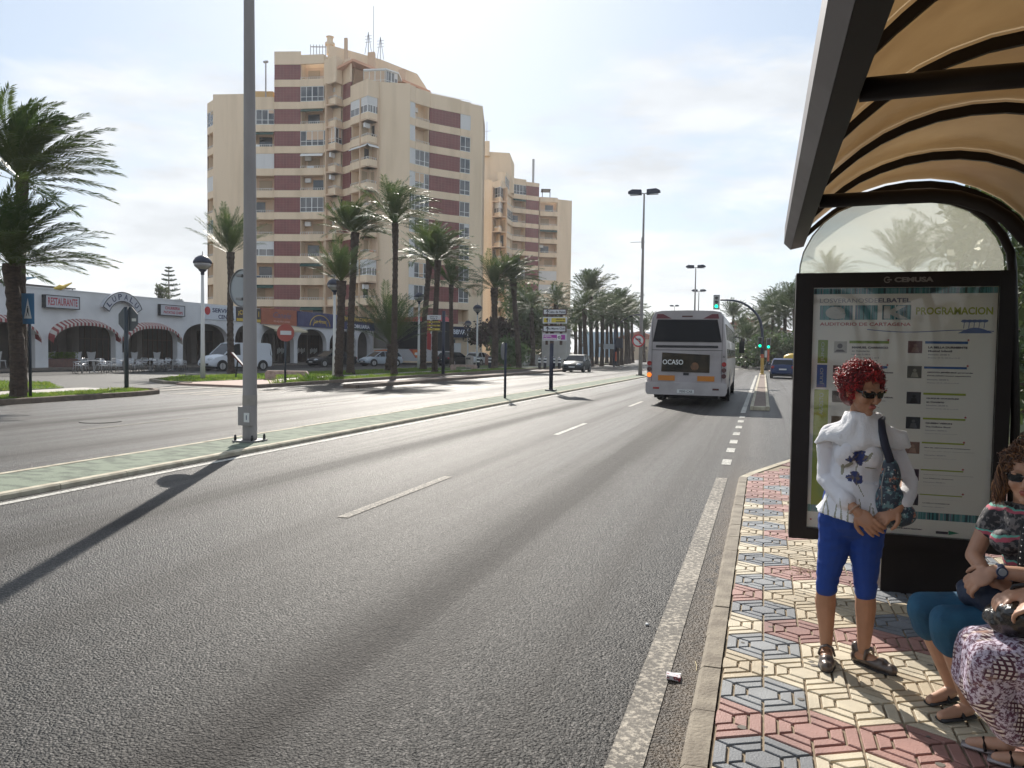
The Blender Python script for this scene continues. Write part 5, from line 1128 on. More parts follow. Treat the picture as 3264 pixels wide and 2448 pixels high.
# ------------------------------------------------------------------ cars
def car(name,label,cat,x,y,rz,paint,L_=4.1,Wd=1.75,Ht=1.46,kind='hatch',rear_lamps=True,front=True):
    """local +Y is the driving direction (front)"""
    t=thing(name,label,cat,(x,y,0),rz); w=Wd/2; h=L_/2
    if kind=='van': belt=1.15; prof=[(-h,.35,1.12,.985),(-h+.1,.30,1.15,1),(-h+1.2,.30,1.15,1),(h-1.6,.30,1.15,1),(h-1.0,.30,1.12,.99),(h-.35,.30,.98,.95),(h-.05,.34,.72,.86),(h,.40,.6,.80)]
    elif kind=='saloon': belt=.95; prof=[(-h,.40,.78,.86),(-h+.1,.30,.98,.95),(-h+.6,.28,1.0,.99),(0,.26,.95,1),(h-1.3,.26,.93,1),(h-.6,.28,.84,.97),(h-.12,.30,.66,.88),(h,.36,.55,.78)]
    else: belt=.97; prof=[(-h,.42,.80,.88),(-h+.08,.32,.98,.95),(-h+.5,.28,1.0,.99),(0,.26,.96,1),(h-1.2,.26,.94,1),(h-.6,.28,.86,.97),(h-.14,.30,.68,.88),(h,.36,.56,.78)]
    b=MB(); n=9; vs=[]
    for yy,zb,zt,k in prof:
        W1=w*k; s=[(-W1*.93,zb),(-W1,zb+(zt-zb)*.3),(-W1,zb+(zt-zb)*.62),(-W1*.95,zt-.05),(-W1*.80,zt),(0,zt+.035*(1 if kind!='van' else 1))]
        s=s+[(-a,c) for a,c in reversed(s[:-1])]; n=len(s); vs+=[(a,yy,c) for a,c in s]
    m=len(prof); b.add(vs,[(i*n+j,i*n+(j+1)%n,(i+1)*n+(j+1)%n,(i+1)*n+j) for i in range(m-1) for j in range(n)]+[tuple(range(n-1,-1,-1)),tuple((m-1)*n+j for j in range(n))]); b.build('body',paint,t,'auto')
    # cabin: list of (y, z, halfwidth factor)
    if kind=='van': cab=[(-h+.03,1.12,.97),(-h+.10,Ht-.12,.90),(-h+.3,Ht,.86),(h-2.1,Ht,.86),(h-1.85,Ht-.05,.86),(h-1.0,1.12,.94)]
    elif kind=='saloon': cab=[(-h+.75,.97,.90),(-h+1.35,Ht-.05,.74),(-h+1.8,Ht,.72),(h-2.0,Ht-.02,.72),(h-1.15,.92,.88)]
    else: cab=[(-h+.10,.97,.90),(-h+.45,Ht-.10,.76),(-h+.85,Ht,.73),(h-1.95,Ht-.02,.72),(h-1.75,Ht-.07,.73),(h-.95,.91,.88)]
    bz=cab[0][1]-.03
    b=MB(); vs=[]
    for yy,zz,k in cab:
        vs+=[(-w*(.93 if zz>bz+.1 else k),yy,bz),(-w*k,yy,zz),(w*k,yy,zz),(w*(.93 if zz>bz+.1 else k),yy,bz)]
    m=len(cab); b.add(vs,[(i*4+j,i*4+(j+1)%4,(i+1)*4+(j+1)%4,(i+1)*4+j) for i in range(m-1) for j in range(4)]+[(3,2,1,0),tuple((m-1)*4+j for j in range(4))])
    b.build('cabin_glass',m_carg,t)
    # roof skin, pillars
    b=MB(); top=[c for c in cab if c[1]>Ht-.13]
    for (y0,z0,k0),(y1,z1,k1) in zip(top,top[1:]):
        e=.012; b.add([(-w*k0-.01,y0,z0+e),(w*k0+.01,y0,z0+e),(w*k1+.01,y1,z1+e),(-w*k1-.01,y1,z1+e),(-w*k0-.01,y0,z0-.06),(w*k0+.01,y0,z0-.06),(w*k1+.01,y1,z1-.06),(-w*k1-.01,y1,z1-.06)],[(0,1,2,3),(4,7,6,5),(0,3,7,4),(1,5,6,2),(2,6,7,3),(0,4,5,1)])
    for s in (-1,1):
        for i in (0,m-2):
            (y0,z0,k0),(y1,z1,k1)=cab[i],cab[i+1]; b.tube([(s*w*k0,y0,z0-.02),(s*w*k1,y1,z1)],.045,5)
        if kind!='van':
            for f in (.36,.62): yy=cab[0][0]+(cab[-1][0]-cab[0][0])*f; b.tube([(s*w*.925,yy,bz),(s*w*.75,yy-.02,Ht-.03)],.032,5)
    if kind=='van':
        for s in (-1,1):
            x0,x1=w*.945,w*.885; ya,yb=-h+.12,h-2.25; b.add([(s*x0,ya,bz),(s*x0,yb,bz),(s*x1,yb,Ht-.02),(s*x1,ya,Ht-.02),(s*(x0-.04),ya,bz),(s*(x0-.04),yb,bz),(s*(x1-.04),yb,Ht-.02),(s*(x1-.04),ya,Ht-.02)],[(0,1,2,3),(7,6,5,4),(0,4,5,1),(2,6,7,3),(1,5,6,2),(0,3,7,4)])
        b.add([(-w*.93,-h-.005,bz),(w*.93,-h-.005,bz),(w*.90,-h+.08,Ht-.05),(-w*.90,-h+.08,Ht-.05),(-w*.93,-h+.05,bz),(w*.93,-h+.05,bz),(w*.9,-h+.13,Ht-.05),(-w*.9,-h+.13,Ht-.05)],[(0,1,2,3),(7,6,5,4),(0,4,5,1),(2,6,7,3),(1,5,6,2),(0,3,7,4)])
    b.build('roof',paint,t)
    # underside shadow block, wheels
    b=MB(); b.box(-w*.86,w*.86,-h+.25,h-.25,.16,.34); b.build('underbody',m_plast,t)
    R_=.32 if kind!='van' else .34
    for s in (-1,1):
        for yy in (-h+.78,h-.82):
            b=MB(); b.disc((s*(w-.01),yy,R_+.02),R_+.07,'x',.045,22); b.build('wheel_arch',m_plast,t)
            b=MB(); b.disc((s*(w-.09),yy,R_),R_,'x',.21,22); o=b.build('wheel',m_tyre,t,'auto'); b=MB(); b.disc((s*(w+.020),yy,R_),R_*.66,'x',.012,16); b.build('rim',m_rim,o)
            b=MB(); [b.box(s*(w+.027)-.003,s*(w+.027)+.003,yy-.02+0,yy+.02,R_-R_*.6,R_+R_*.6) for _ in (0,)]; b.box(s*(w+.027)-.003,s*(w+.027)+.003,yy-R_*.6,yy+R_*.6,R_-.02,R_+.02) if 0 else None; b.build('spoke',m_dk,o)
        b=MB(); b.ell((s*(w+.08),h-1.42 if kind!='van' else h-1.35,1.0 if kind!='van' else 1.25),(.10,.06,.075 if kind!='van' else .13),8,5); b.build('mirror',paint if kind!='van' else m_plast,t)
        # lamps
        hz=.66 if kind!='van' else .82
        b=MB(); b.T=Matrix.Translation((s*w*.62,h-.13,hz))@Matrix.Rotation(-s*R(28),4,'Z')@Matrix.Rotation(R(28),4,'X'); b.ell((0,0,0),(.21,.07,.085 if kind!='van' else .13),12,7); b.build('headlight',m_head,t,True)
        b=MB(); b.T=Matrix.Translation((s*w*.80,-h+.04,.80)); b.ell((0,0,0),(.13,.06,.12),10,6); b.build('tail_light',m_lampr,t,True)
    b=MB(); b.prism([(-w*.55,.38),(-w*.6,.52),(w*.6,.52),(w*.55,.38)],'y',h-.045,h+.01); b.box(-w*.3,w*.3,h-.05,h-.01,.57,.64); b.build('grille',m_plast,t)
    b=MB(); b.box(-.25,.25,h+.011,h+.02,.40,.50); b.build('number_plate',m_plate,t)
    b=MB(); b.box(-.25,.25,-h-.02,-h-.005,.62,.72); b.build('number_plate',m_plate,t)
    b=MB(); b.box(-w*.9,w*.9,-h-.015,-h+.1,.40,.52); b.build('rear_bumper',paint,t)
    if kind!='van':
        b=MB()
        for s in (-1,1):
            for yy in (-.1,.95): b.box(s*w-.004,s*w+.004,yy-.006,yy+.006,.36,.9)
            b.box(s*w-.004,s*w+.01,-.35,-.2,.82,.85)
        b.build('door_seams',m_dk,t)
    return t
pnt=lambda n,c,c2=None:M(n,c,.38,coat=.15,metal=0,spec=.25)
p=at(1242,803,63.5); car('parked_car','x','car',0,0,0,pnt('dark_teal_paint',(.012,.022,.028))).location=(p.x,64.2,0)
o=[q for q in bpy.data.objects if q.name=='parked_car'][0]; o.name='moving_hatchback'; o['label']='dark hatchback driving towards the camera in the left carriageway'; o.rotation_euler[2]=PI+R(1)
p=at(1690,816,58); car('moving_hatchback','dark blue hatchback driving away in the lane beside the panel','car',p.x+.05,60.2,R(-1),pnt('dark_blue_car_paint',(.01,.03,.10)),3.9,1.68,1.44)
p=at(792,790,66); car('parked_hatchback','silver hatchback parked in front of the arcade end, left of the coach','car',p.x,68.8,PI-R(30),pnt('silver_paint',(.36,.40,.44)),4.2,1.76,1.46)
p=at(716,790,62); car('parked_saloon','black saloon parked behind the lamp and the thick-necked palm','car',p.x,62,PI-R(20),pnt('black_paint',(.008,.008,.010)),4.6,1.8,1.44,'saloon')
p=at(496,800,46); car('delivery_van','white delivery van parked facing the camera in front of the arcade','van',p.x,46.6,PI-R(20),pnt('van_white_paint',(.62,.64,.68)),4.8,1.95,1.97,'van')
p=at(1050,783,84); car('parked_hatchback','small white hatchback parked facing away beside the tower corner lamp','car',p.x,82,R(-10),pnt('white_paint',(.62,.62,.62)),3.9,1.68,1.46)
p=at(1000,783,80); car('parked_hatchback','black hatchback parked at the bank corner','car',p.x-.2,78,R(-14),pnt('black_car_paint',(.010,.010,.012)),4.1,1.72,1.45)
p=at(1617,760,110); car('parked_car','pale off-road car parked beneath the small palms right of the bus','car',p.x,118,R(100),pnt('pale_grey_paint',(.40,.40,.40)),4.2,1.76,1.7)
# ------------------------------------------------------------------ coach
A_=Vector((-43.2,81.9)); B_=at(922,790,90); B_=Vector((B_.x,90)); 
# stands side-on behind the last arches of the arcade
pA=at(805,790,84.5); pB=at(932,790,77.5); dx,dy=pB.x-pA.x,77.5-84.5; Lc=math.hypot(dx,dy)
t=thing('coach','white touring coach with red roof and orange swirls parked before the bank','coach',(pA.x,84.5,0),math.atan2(dy,dx))
print('coach length',Lc)
m_cw=M('coach_white',(.55,.54,.54),.35,coat=.3); m_cr=M('coach_red',(.36,.035,.03),.35); m_co=M('coach_orange',(.62,.17,.02),.4)
H_c=at(930,683,77.5).z; prof=[(0,.35),(0,H_c-.25),(.25,H_c),(Lc-.7,H_c),(Lc-.15,H_c-.5),(Lc+.15,1.6),(Lc+.2,.4)]
b=MB(); b.prism(prof,'y',0,2.5); b.build('body',m_cw,t)
b=MB(); b.prism([(-.01,H_c-.5),(-.01,H_c-.24),(.25,H_c+.012),(Lc-.7,H_c+.012),(Lc-.14,H_c-.5)],'y',-.02,2.52); b.build('roof',m_cr,t)
b=MB(); b.box(.25,Lc-1.0,-.025,0,1.72,H_c-.52); b.build('side_window_band',m_carg,t)
b=MB(); b.add([(Lc-.12,.05,H_c-.52),(Lc-.12,2.45,H_c-.52),(Lc+.165,2.45,1.55),(Lc+.165,.05,1.55)],[(0,1,2,3)]); b.build('windscreen',m_carg,t)
b=MB(); b.add([(Lc-4.6,-.03,1.7),(Lc-1.2,-.03,1.7),(Lc-1.2,-.03,1.3),(Lc-2.4,-.03,.75),(Lc-2.7,-.03,1.0),(Lc-3.2,-.03,.72),(Lc-3.9,-.03,1.3)],[tuple(range(7))]); b.add([(Lc-.9,-.03,1.75),(Lc-.1,-.03,1.6),(Lc-.05,-.03,H_c-.5),(Lc-.9,-.03,H_c-.5)],[(0,1,2,3)]); b.build('red_livery',m_cr,t)
b=MB(); b.add([(Lc-3.8,-.035,1.6),(Lc-2.2,-.035,1.6),(Lc-2.0,-.035,1.1),(Lc-2.9,-.035,.7),(Lc-3.6,-.035,1.15)],[tuple(range(5))]); b.add([(.4,-.035,1.5),(3.2,-.035,1.65),(4.4,-.035,1.35),(3.2,-.035,1.35),(.4,-.035,1.2)],[tuple(range(5))]); b.add([(3.6,-.035,.95),(5.6,-.035,.7),(6.6,-.035,.4),(5.2,-.035,.55),(3.6,-.035,.75)],[tuple(range(5))]); b.build('orange_livery',m_co,t)
b=MB(); b.box(Lc-3.35,Lc-2.35,-.04,-.036,1.05,1.35); b.build('logo_plate',m_wh,t); b=MB(); b.box(4.45,4.5,-.03,0,.5,1.7); b.box(5.4,5.45,-.03,0,.5,1.7); b.box(4.45,5.45,-.03,0,1.66,1.7); b.build('door_seam',m_dk,t)
for x in (2.0,Lc-2.2):
    b=MB(); b.disc((x,.1,.5),.5,'y',.3,22); o=b.build('wheel',m_tyre,t,'auto'); b=MB(); b.disc((x,-.06,.5),.28,'y',.02,16); b.build('rim',m_rim,o); b=MB(); b.disc((x,0,.55),.62,'y',.05,22); b.build('wheel_arch',m_plast,t)
b=MB(); b.tube([(Lc-.2,-.1,H_c-.4),(Lc+.5,-.35,H_c-.5),(Lc+.6,-.35,H_c-1.2)],.05,6); b.box(Lc+.5,Lc+.7,-.5,-.2,H_c-1.9,H_c-1.1); b.build('mirror',m_wh,t)
# ------------------------------------------------------------------ terrace tables and chairs
m_alu=M('aluminium',(.52,.52,.53),.28,metal=.85); m_wpl=M('white_plastic',(.55,.54,.54),.5)
def terrace_chair():
    t=thing('terrace_chair','x','chair',(0,0,0),0,'aluminium terrace chairs in front of the arcade'); 
    b=MB(); b.box(-.22,.22,-.22,.22,.43,.455); b.build('seat',m_alu,t)
    b=MB(); [b.prism([(.20,z),(.22,z+.05),(.225,z+.05),(.215,z)],'x',-.2,.2) for z in (.56,.65,.74)]; b.build('backrest',m_alu,t)
    for s in (-1,1):
        b=MB(); b.tube([(s*.26,-.26,0),(s*.24,-.2,.44),(s*.25,-.22,.66),(s*.25,.1,.68),(s*.22,.22,.66),(s*.18,.24,.84),(0,.25,.86)],.018,6); b.build('arm_frame',m_alu,t,True)
        b=MB(); b.tube([(s*.27,.30,0),(s*.22,.2,.45),(s*.25,-.2,.62)],.018,6); b.build('leg',m_alu,t,True)
    return t
def terrace_table():
    t=thing('terrace_table','x','table',(0,0,0),0,'round terrace tables in front of the arcade'); b=MB(); b.lathe([(.36,.70),(.38,.72),(.36,.74)],(0,0,0),18); b.build('tabletop',m_alu,t); b=MB(); b.tube([(0,0,.05),(0,0,.70)],.03,8); b.build('column',m_alu,t)
    for k in range(3):
        b=MB(); a=2*PI*k/3; b.tube([(0,0,.08),(.3*math.cos(a),.3*math.sin(a),.01)],.018,5); b.build('leg',m_alu,t)
    return t
ch0=terrace_chair(); tb0=terrace_table(); first=[True,True]; rr=random.Random(4)
tabs=[(272,788,37.4,'second'),(302,788,39.3,''),(345,786,41.4,''),(375,784,43.6,'')]
tabs=[(203,806,0,''),(268,804,0,''),(324,802,0,''),(372,801,0,'')]
# fill: positions measured on the terrace strip
side=['to the left of','in front of','to the right of','behind']
for i,(px,py,Y,nm) in enumerate(tabs):
    p=gnd(px,py); Y=p.y; lab='round aluminium table, the %s one from the left on the terrace'%('first','second','third','fourth')[i]
    if i==0: tb0.location=(p.x,Y,0.01); tb0['label']=lab
    else: dup(tb0,(p.x,Y,.01),label=lab)
    for k,(dx,dy) in enumerate(((-.7,-.25),(.05,-.75),(.72,.0),(-.1,.72))):
        x_,y_=p.x+dx+rr.uniform(-.1,.1),Y+dy+rr.uniform(-.1,.1); rz=math.atan2(dx,-dy)+rr.uniform(-.3,.3)+PI*0
        lab='aluminium chair standing %s the %s terrace table'%(side[k],('first','second','third','fourth')[i])
        if first[0]: ch0.location=(x_,y_,.01); ch0.rotation_euler[2]=rz; ch0['label']=lab; first[0]=False
        else: dup(ch0,(x_,y_,.01),rz,lab)
    if i in (1,2):
        t=thing('napkin_holder','small white napkin holder on the %s terrace table'%('second','third')[i-1],'napkin holder',(p.x+.05,Y,.75)); b=MB(); b.box(-.07,.07,-.04,.04,0,.12); b.box(-.15,.15,-.1,.1,-.002,.004); b.build('holder',m_wpl,t)
# white high-backed chairs in the loggia
def white_chair():
    t=thing('white_chair','x','chair',(0,0,0),0,'white chairs inside the arcade'); b=MB(); b.box(-.25,.25,-.24,.24,.42,.47); b.build('seat',m_wpl,t); b=MB(); b.prism([(-.22,.47),(-.34,1.02),(0,.96),(.34,1.02),(.22,.47)],'y',.2,.24); b.build('backrest',m_wpl,t)
    for sx,sy in ((-1,-1),(1,-1),(1,1),(-1,1)):
        b=MB(); b.tube([(sx*.2,sy*.2,.43),(sx*.24,sy*.24,0)],.022,6); b.build('leg',m_wpl,t)
    return t
wc=white_chair(); spots=[(36.0,'behind the left palm'),(39.9,'left under the first full arch'),(42.0,'middle under the first full arch'),(43.3,'right under the first full arch'),(45.9,'left under the second arch'),(47.3,'middle under the second arch'),(49.3,'right under the second arch')]
for i,(y_,w_) in enumerate(spots):
    L0=(AX-.9-.25*(i%2),y_,.17); lab='white winged chair '+w_
    if i==0: wc.location=L0; wc.rotation_euler[2]=R(90); wc['label']=lab
    else: dup(wc,L0,R(90)+rr.uniform(-.4,.4),lab)
t=thing('planter_wall','low brick planter with green hedge under the first full arch','planter',(AX-.5,40.1,.16)); b=MB(); b.box(-.3,.1,-1.2,1.2,0,.55); b.build('brick_box',M('dull_brick',(.18,.09,.07),.85,col2=(.12,.07,.06),scale=6),t); b=MB(); rr2=random.Random(2)
for k in range(700):
    c=Vector((rr2.uniform(-.3,.1),rr2.uniform(-1.2,1.2),.55+rr2.random()*.4)); o=len(b.v); b.v+=[tuple(c),tuple(c+Vector((0,.08,.03))),tuple(c+Vector((.04,.05,.1)))]; b.f.append((o,o+1,o+2)); b.mi.append(0)
b.build('hedge',bpy.data.materials['grass_blades'],t)
m_blk=M('dark_brown_metal',(.008,.0055,.0055),.45,spec=.3,col2=(.011,.008,.008),scale=6); m_blk2=M('fascia_grey',(.15,.14,.145),.5,col2=(.11,.10,.105),scale=3,detail=7)
def amber():
    a=NT('amber_sheet'); v=a.n('ShaderNodeTexCoord').outputs['Object']; c=a.mix(a.mr(a.noise(v,1.2,7,.6),.3,.7,0,1),(.56,.44,.29),(.40,.30,.19))
    tr=a.n('ShaderNodeBsdfTranslucent'); a.l(c,tr.inputs[0]); a.l(a.mix(.55,c,(.2,.13,.08)),a.b.inputs['Base Color']); a.b.inputs['Roughness'].default_value=.22
    ms=a.n('ShaderNodeMixShader'); ms.inputs[0].default_value=.62; a.l(a.b.outputs[0],ms.inputs[1]); a.l(tr.outputs[0],ms.inputs[2]); a.l(ms.outputs[0],a.t.nodes['Material Output'].inputs[0]); return a.m
m_amb=amber()
sh=thing('bus_shelter','bus shelter with dark metal frame and vaulted translucent amber roof over the pavement','bus shelter',(0,0,GZ))
ZO=-GZ
arc=[(.25,2.56),(.33,2.635),(.42,2.71),(.52,2.775),(.63,2.825),(.76,2.865),(.90,2.885),(1.04,2.885),(1.18,2.862),(1.32,2.81),(1.46,2.73),(1.58,2.62),(1.68,2.48)]
arc=[(x,z+ZO) for x,z in arc]; RY=[-1.2,-.3,.6,1.5,2.4,3.3,4.2,5.1,5.93]
for y in RY:
    b=MB(); w=.012 if y<5.9 else .02
    for (x0,z0),(x1,z1) in zip(arc,arc[1:]):
        dx,dz=x1-x0,z1-z0; l=math.hypot(dx,dz); nx,nz=-dz/l*.014,dx/l*.014; e=.004
        b.add([(x0,y-w,z0-nz-.03),(x0,y+w,z0-nz-.03),(x0,y+w,z0+nz-.01),(x0,y-w,z0+nz-.01),(x1,y-w,z1-nz-.03),(x1,y+w,z1-nz-.03),(x1,y+w,z1+nz-.01),(x1,y-w,z1+nz-.01)],[(0,4,5,1),(1,5,6,2),(2,6,7,3),(3,7,4,0)])
    b.build('rib',m_blk,sh)
for y0,y1 in zip(RY,RY[1:]):
    b=MB(); n=len(arc); vs=[(x,y0+.002,z+.02) for x,z in arc]+[(x,y1-.002,z+.02) for x,z in arc]+[(x,y0+.002,z+.028) for x,z in arc]+[(x,y1-.002,z+.028) for x,z in arc]
    b.add(vs,[(i,i+1,n+i+1,n+i) for i in range(n-1)]+[(2*n+i,3*n+i,3*n+i+1,2*n+i+1) for i in range(n-1)]); b.build('roof_panel',m_amb,sh,True,fix=False)
b=MB(); b.prism([(.165,2.455+ZO),(.25,2.475+ZO),(.262,2.60+ZO),(.20,2.64+ZO),(.17,2.60+ZO)],'y',-2,5.97); b.build('inner_gutter',m_blk,sh)
b=MB(); b.prism([(.115,2.50+ZO),(.163,2.452+ZO),(.168,2.64+ZO),(.118,2.62+ZO)],'y',-2,5.97); b.build('fascia',m_blk2,sh)
b=MB(); b.prism([(1.64,2.40+ZO),(1.74,2.40+ZO),(1.74,2.5+ZO),(1.64,2.5+ZO)],'y',-2,5.97); b.build('rear_gutter',m_blk,sh)
for y in (-1.0,.8,2.6,4.4):
    b=MB(); P=[(.255,y,2.505+ZO),(.6,y,2.51+ZO),(.78,y,2.51+ZO),(.9,y,2.495+ZO),(1.02,y,2.45+ZO),(1.12,y,2.38+ZO),(1.22,y,2.26+ZO),(1.30,y,2.08+ZO),(1.345,y,1.85+ZO),(1.36,y,1.4),(1.36,y,0)]; b.tube(P,.036,12); b.build('portal_post',m_blk,sh,True)
b=MB(); b.box(1.0,1.36,.9,4.3,.42,.46); b.build('bench_seat',m_blk,sh)
for y in (1.2,2.6,4.0):
    b=MB(); b.box(1.12,1.30,y-.03,y+.03,0,.42); b.build('bench_leg',m_blk,sh)
b=MB(); b.box(1.40,1.408,-.9,4.35,.25,2.0); b.build('back_glass',M('clear_glass',(.75,.8,.78),.03,trans=.95),sh)
# ------------------------------------------------------------------ advertising panel
ad=thing('advertising_panel','black-framed poster panel with frosted glass arch at the far end of the shelter','advertising panel',(.88,5.83,GZ),0)
def bx(name,x0,x1,y0,y1,z0,z1,mat,par=ad):
    b=MB(); b.box(x0-.88,x1-.88,y0-5.83,y1-5.83,z0-GZ,z1-GZ); return b.build(name,mat,par)
F0,F1,G0,G1=.20,1.52,.42,2.265; P0,P1,Q0,Q1=.315,1.435,.50,2.165
bx('frame',F0,P0,5.75,5.92,G0,G1,m_blk); bx('frame',P1,F1,5.75,5.92,G0,G1,m_blk); bx('frame',P0,P1,5.751,5.919,Q1,G1-.001,m_blk); bx('frame',P0,P1,5.751,5.919,G0+.001,Q0,m_blk)
bx('backing',P0-.002,P1+.002,5.80,5.91,Q0-.002,Q1+.002,m_blk); bx('base',.80,1.42,5.78,5.93,GZ-.01,G0+.0005,m_blk)
o=bx('glass_sheet',P0+.001,P1-.001,5.757,5.760,Q0+.001,Q1-.001,M('poster_glass',(.9,.9,.9),.015,trans=1,spec=.8)); 
g=o.data.materials[0]; nt_=g.node_tree; tp=nt_.nodes.new('ShaderNodeBsdfTransparent'); gl=nt_.nodes.new('ShaderNodeBsdfGlossy'); gl.inputs['Roughness'].default_value=.03; fr=nt_.nodes.new('ShaderNodeFresnel'); fr.inputs[0].default_value=1.38; ms=nt_.nodes.new('ShaderNodeMixShader'); nt_.links.new(fr.outputs[0],ms.inputs[0]); nt_.links.new(tp.outputs[0],ms.inputs[1]); nt_.links.new(gl.outputs[0],ms.inputs[2]); nt_.links.new(ms.outputs[0],nt_.nodes['Material Output'].inputs[0])
po=bx('poster',P0,P1,5.790,5.799,Q0,Q1,M('poster_paper',(.80,.80,.73),.55))
def uv(x,y):
    xl=175-.027*(y-110); u=(x-xl)/(1070-.012*(y-110)); v=(y-110)/(1400+70*u); return P0+u*(P1-P0)-.88, Q1-v*(Q1-Q0)-GZ
PY=5.79-5.83
def prect(b,x0,x1,y0,y1,dy=.001):
    a,z1=uv(x0,y0); c,z0=uv(x1,y1); y=PY-dy; b.add([(a,y,z0),(c,y,z0),(c,y,z1),(a,y,z1)],[(0,1,2,3)])
def ptext(b,s,x0,x1,y0,y1,bold=.02,dy=.0016):
    a,z1=uv(x0,y0); c,z0=uv(x1,y1); text(b,s,(a,PY-dy,z0),(1,0,0),UZ,c-a,z1-z0,bold=bold)
def pbuild(b,name,mat): return b.build(name,mat,po,fix=False)
c_=lambda n,c:M('print_'+n,c,.55)
m_pt=c_('dark_text',(.07,.065,.08)); m_pg=c_('green',(.20,.30,.04)); m_pgl=c_('olive_green',(.34,.42,.06)); m_pb=c_('blue',(.04,.12,.33)); m_pr=c_('red',(.42,.06,.06)); m_pgr=c_('grey_text',(.25,.25,.29))
def stripmat():
    a=NT('teal_stripes'); v=a.n('ShaderNodeTexCoord').outputs['Object']; v=a.mapp(v,(1,1,.01)); n=a.noise(v,60,3,.7); r=a.n('ShaderNodeValToRGB'); a.l(n,r.inputs[0]); e=r.color_ramp
    e.elements[0].position=.36; e.elements[0].color=(.03,.07,.09,1); e.elements[1].position=.66; e.elements[1].color=(.45,.12,.14,1)
    for p_,c in ((.43,(.05,.22,.22)),(.5,(.12,.34,.36)),(.56,(.16,.2,.3)),(.6,(.35,.42,.38))): q=e.elements.new(p_); q.color=(*c,1)
    e.interpolation='CONSTANT'; a.l(r.outputs[0],a.b.inputs['Base Color']); a.b.inputs['Roughness'].default_value=.55; return a.m
m_st=stripmat()
b=MB(); prect(b,178,1242,113,148); prect(b,215,412,212,297); prect(b,430,560,212,297); prect(b,590,660,212,297); prect(b,668,755,212,297); prect(b,140,1200,1418,1440); pbuild(b,'striped_band',m_st)
b=MB(); ptext(b,'e',250,370,218,292,.05,.002); ptext(b,'K',600,740,218,292,.05,.002); pbuild(b,'logo_letters',c_('pale',(.5,.52,.48)))
b=MB(); ptext(b,'LOSVERANOSDE',215,562,172,198,0); pbuild(b,'title_lettering',c_('pale_blue_grey',(.30,.32,.37)))
b=MB(); ptext(b,'ELBATEL',566,755,172,198,.03); pbuild(b,'title_lettering',c_('slate',(.14,.15,.2)))
b=MB(); ptext(b,'AUDITORIO DE CARTAGENA',215,755,310,334,.015); pbuild(b,'red_lettering',m_pr)
b=MB(); ptext(b,'PROGRAMACION',785,1215,226,272,.03); pbuild(b,'green_lettering',c_('lime',(.38,.42,.08)))
# wave line and island with trees
b=MB(); pts=[uv(500+720*i/24,352+10*math.sin(i/24*2*PI*.9)+i*.9) for i in range(25)]
for (a,z0),(c,z1) in zip(pts,pts[1:]): b.add([(a,PY-.0015,z0-.003),(c,PY-.0015,z1-.003),(c,PY-.0015,z1+.002),(a,PY-.0015,z0+.002)],[(0,1,2,3)])
q=[uv(1020+195*i/12,378-32*math.sin(PI*i/12)) for i in range(13)]; b.add([(a,PY-.0018,z) for a,z in q],[tuple(range(13))])
for k in range(5):
    x0=1045+k*28; b_=uv(x0+8,350); t_=uv(x0+14,308); b.add([(b_[0]-.002,PY-.002,b_[1]),(b_[0]+.002,PY-.002,b_[1]),(t_[0]+.002,PY-.002,t_[1]),(t_[0]-.002,PY-.002,t_[1])],[(0,1,2,3)]); cx,cz=t_
    b.add([(cx+.024*math.cos(2*PI*j/9)*(1 if j%2 else .8),PY-.0022-.0001*k,cz+.010*math.sin(2*PI*j/9)) for j in range(9)],[tuple(range(9))])
pbuild(b,'island_drawing',c_('mid_blue',(.12,.18,.38)))
b=MB(); prect(b,205,262,412,548); prect(b,395,630,417,436); pbuild(b,'green_bar',m_pg)
b=MB(); prect(b,199,257,556,690); prect(b,395,620,562,580); prect(b,838,1078,422,440); prect(b,832,1072,568,586); pbuild(b,'blue_bar',m_pb)
b=MB(); prect(b,183,252,700,1385); prect(b,395,615,708,724); prect(b,395,608,853,868)
for y0,xr in ((720,1066),(865,1064),(1006,1058),(1165,1052),(1310,1046)): prect(b,xr-238,xr,y0,y0+19)
pbuild(b,'olive_bar',m_pgl)
b=MB()
for s,y0,y1,x in (('JUNIO',425,538,232),('JULIO',575,672,226),('AGOSTO',722,850,222)):
    a,z0=uv(x+14,y1); c,z1=uv(x+14,y0); text(b,s,(a,PY-.002,z0),(0,0,1),(-1,0,0),z1-z0,.026,bold=.01)
pbuild(b,'month_lettering',c_('faded',(.42,.48,.42)))
R_=[(420,'LA BELLA DURMIENTE','Musical Infantil',''),(565,'GOYO JIMÉNEZ presenta','EVOLUZION (nuevo espectáculo)',''),(715,'QUIQUE GONZÁLEZ','en Concierto',''),(860,'QUEEN VISION','The Definive Show',''),(1005,'EN EL ESTANQUE DORADO','con Lola Herrera y Hector Alterio',''),(1163,"MONTY PYTHON'S presenta",'Los Mejores Sketches',''),(1307,'BALLET DE MOSCU presenta','LA BELLA DURMIENTE','')]
b=MB(); b2=MB(); ph=[]
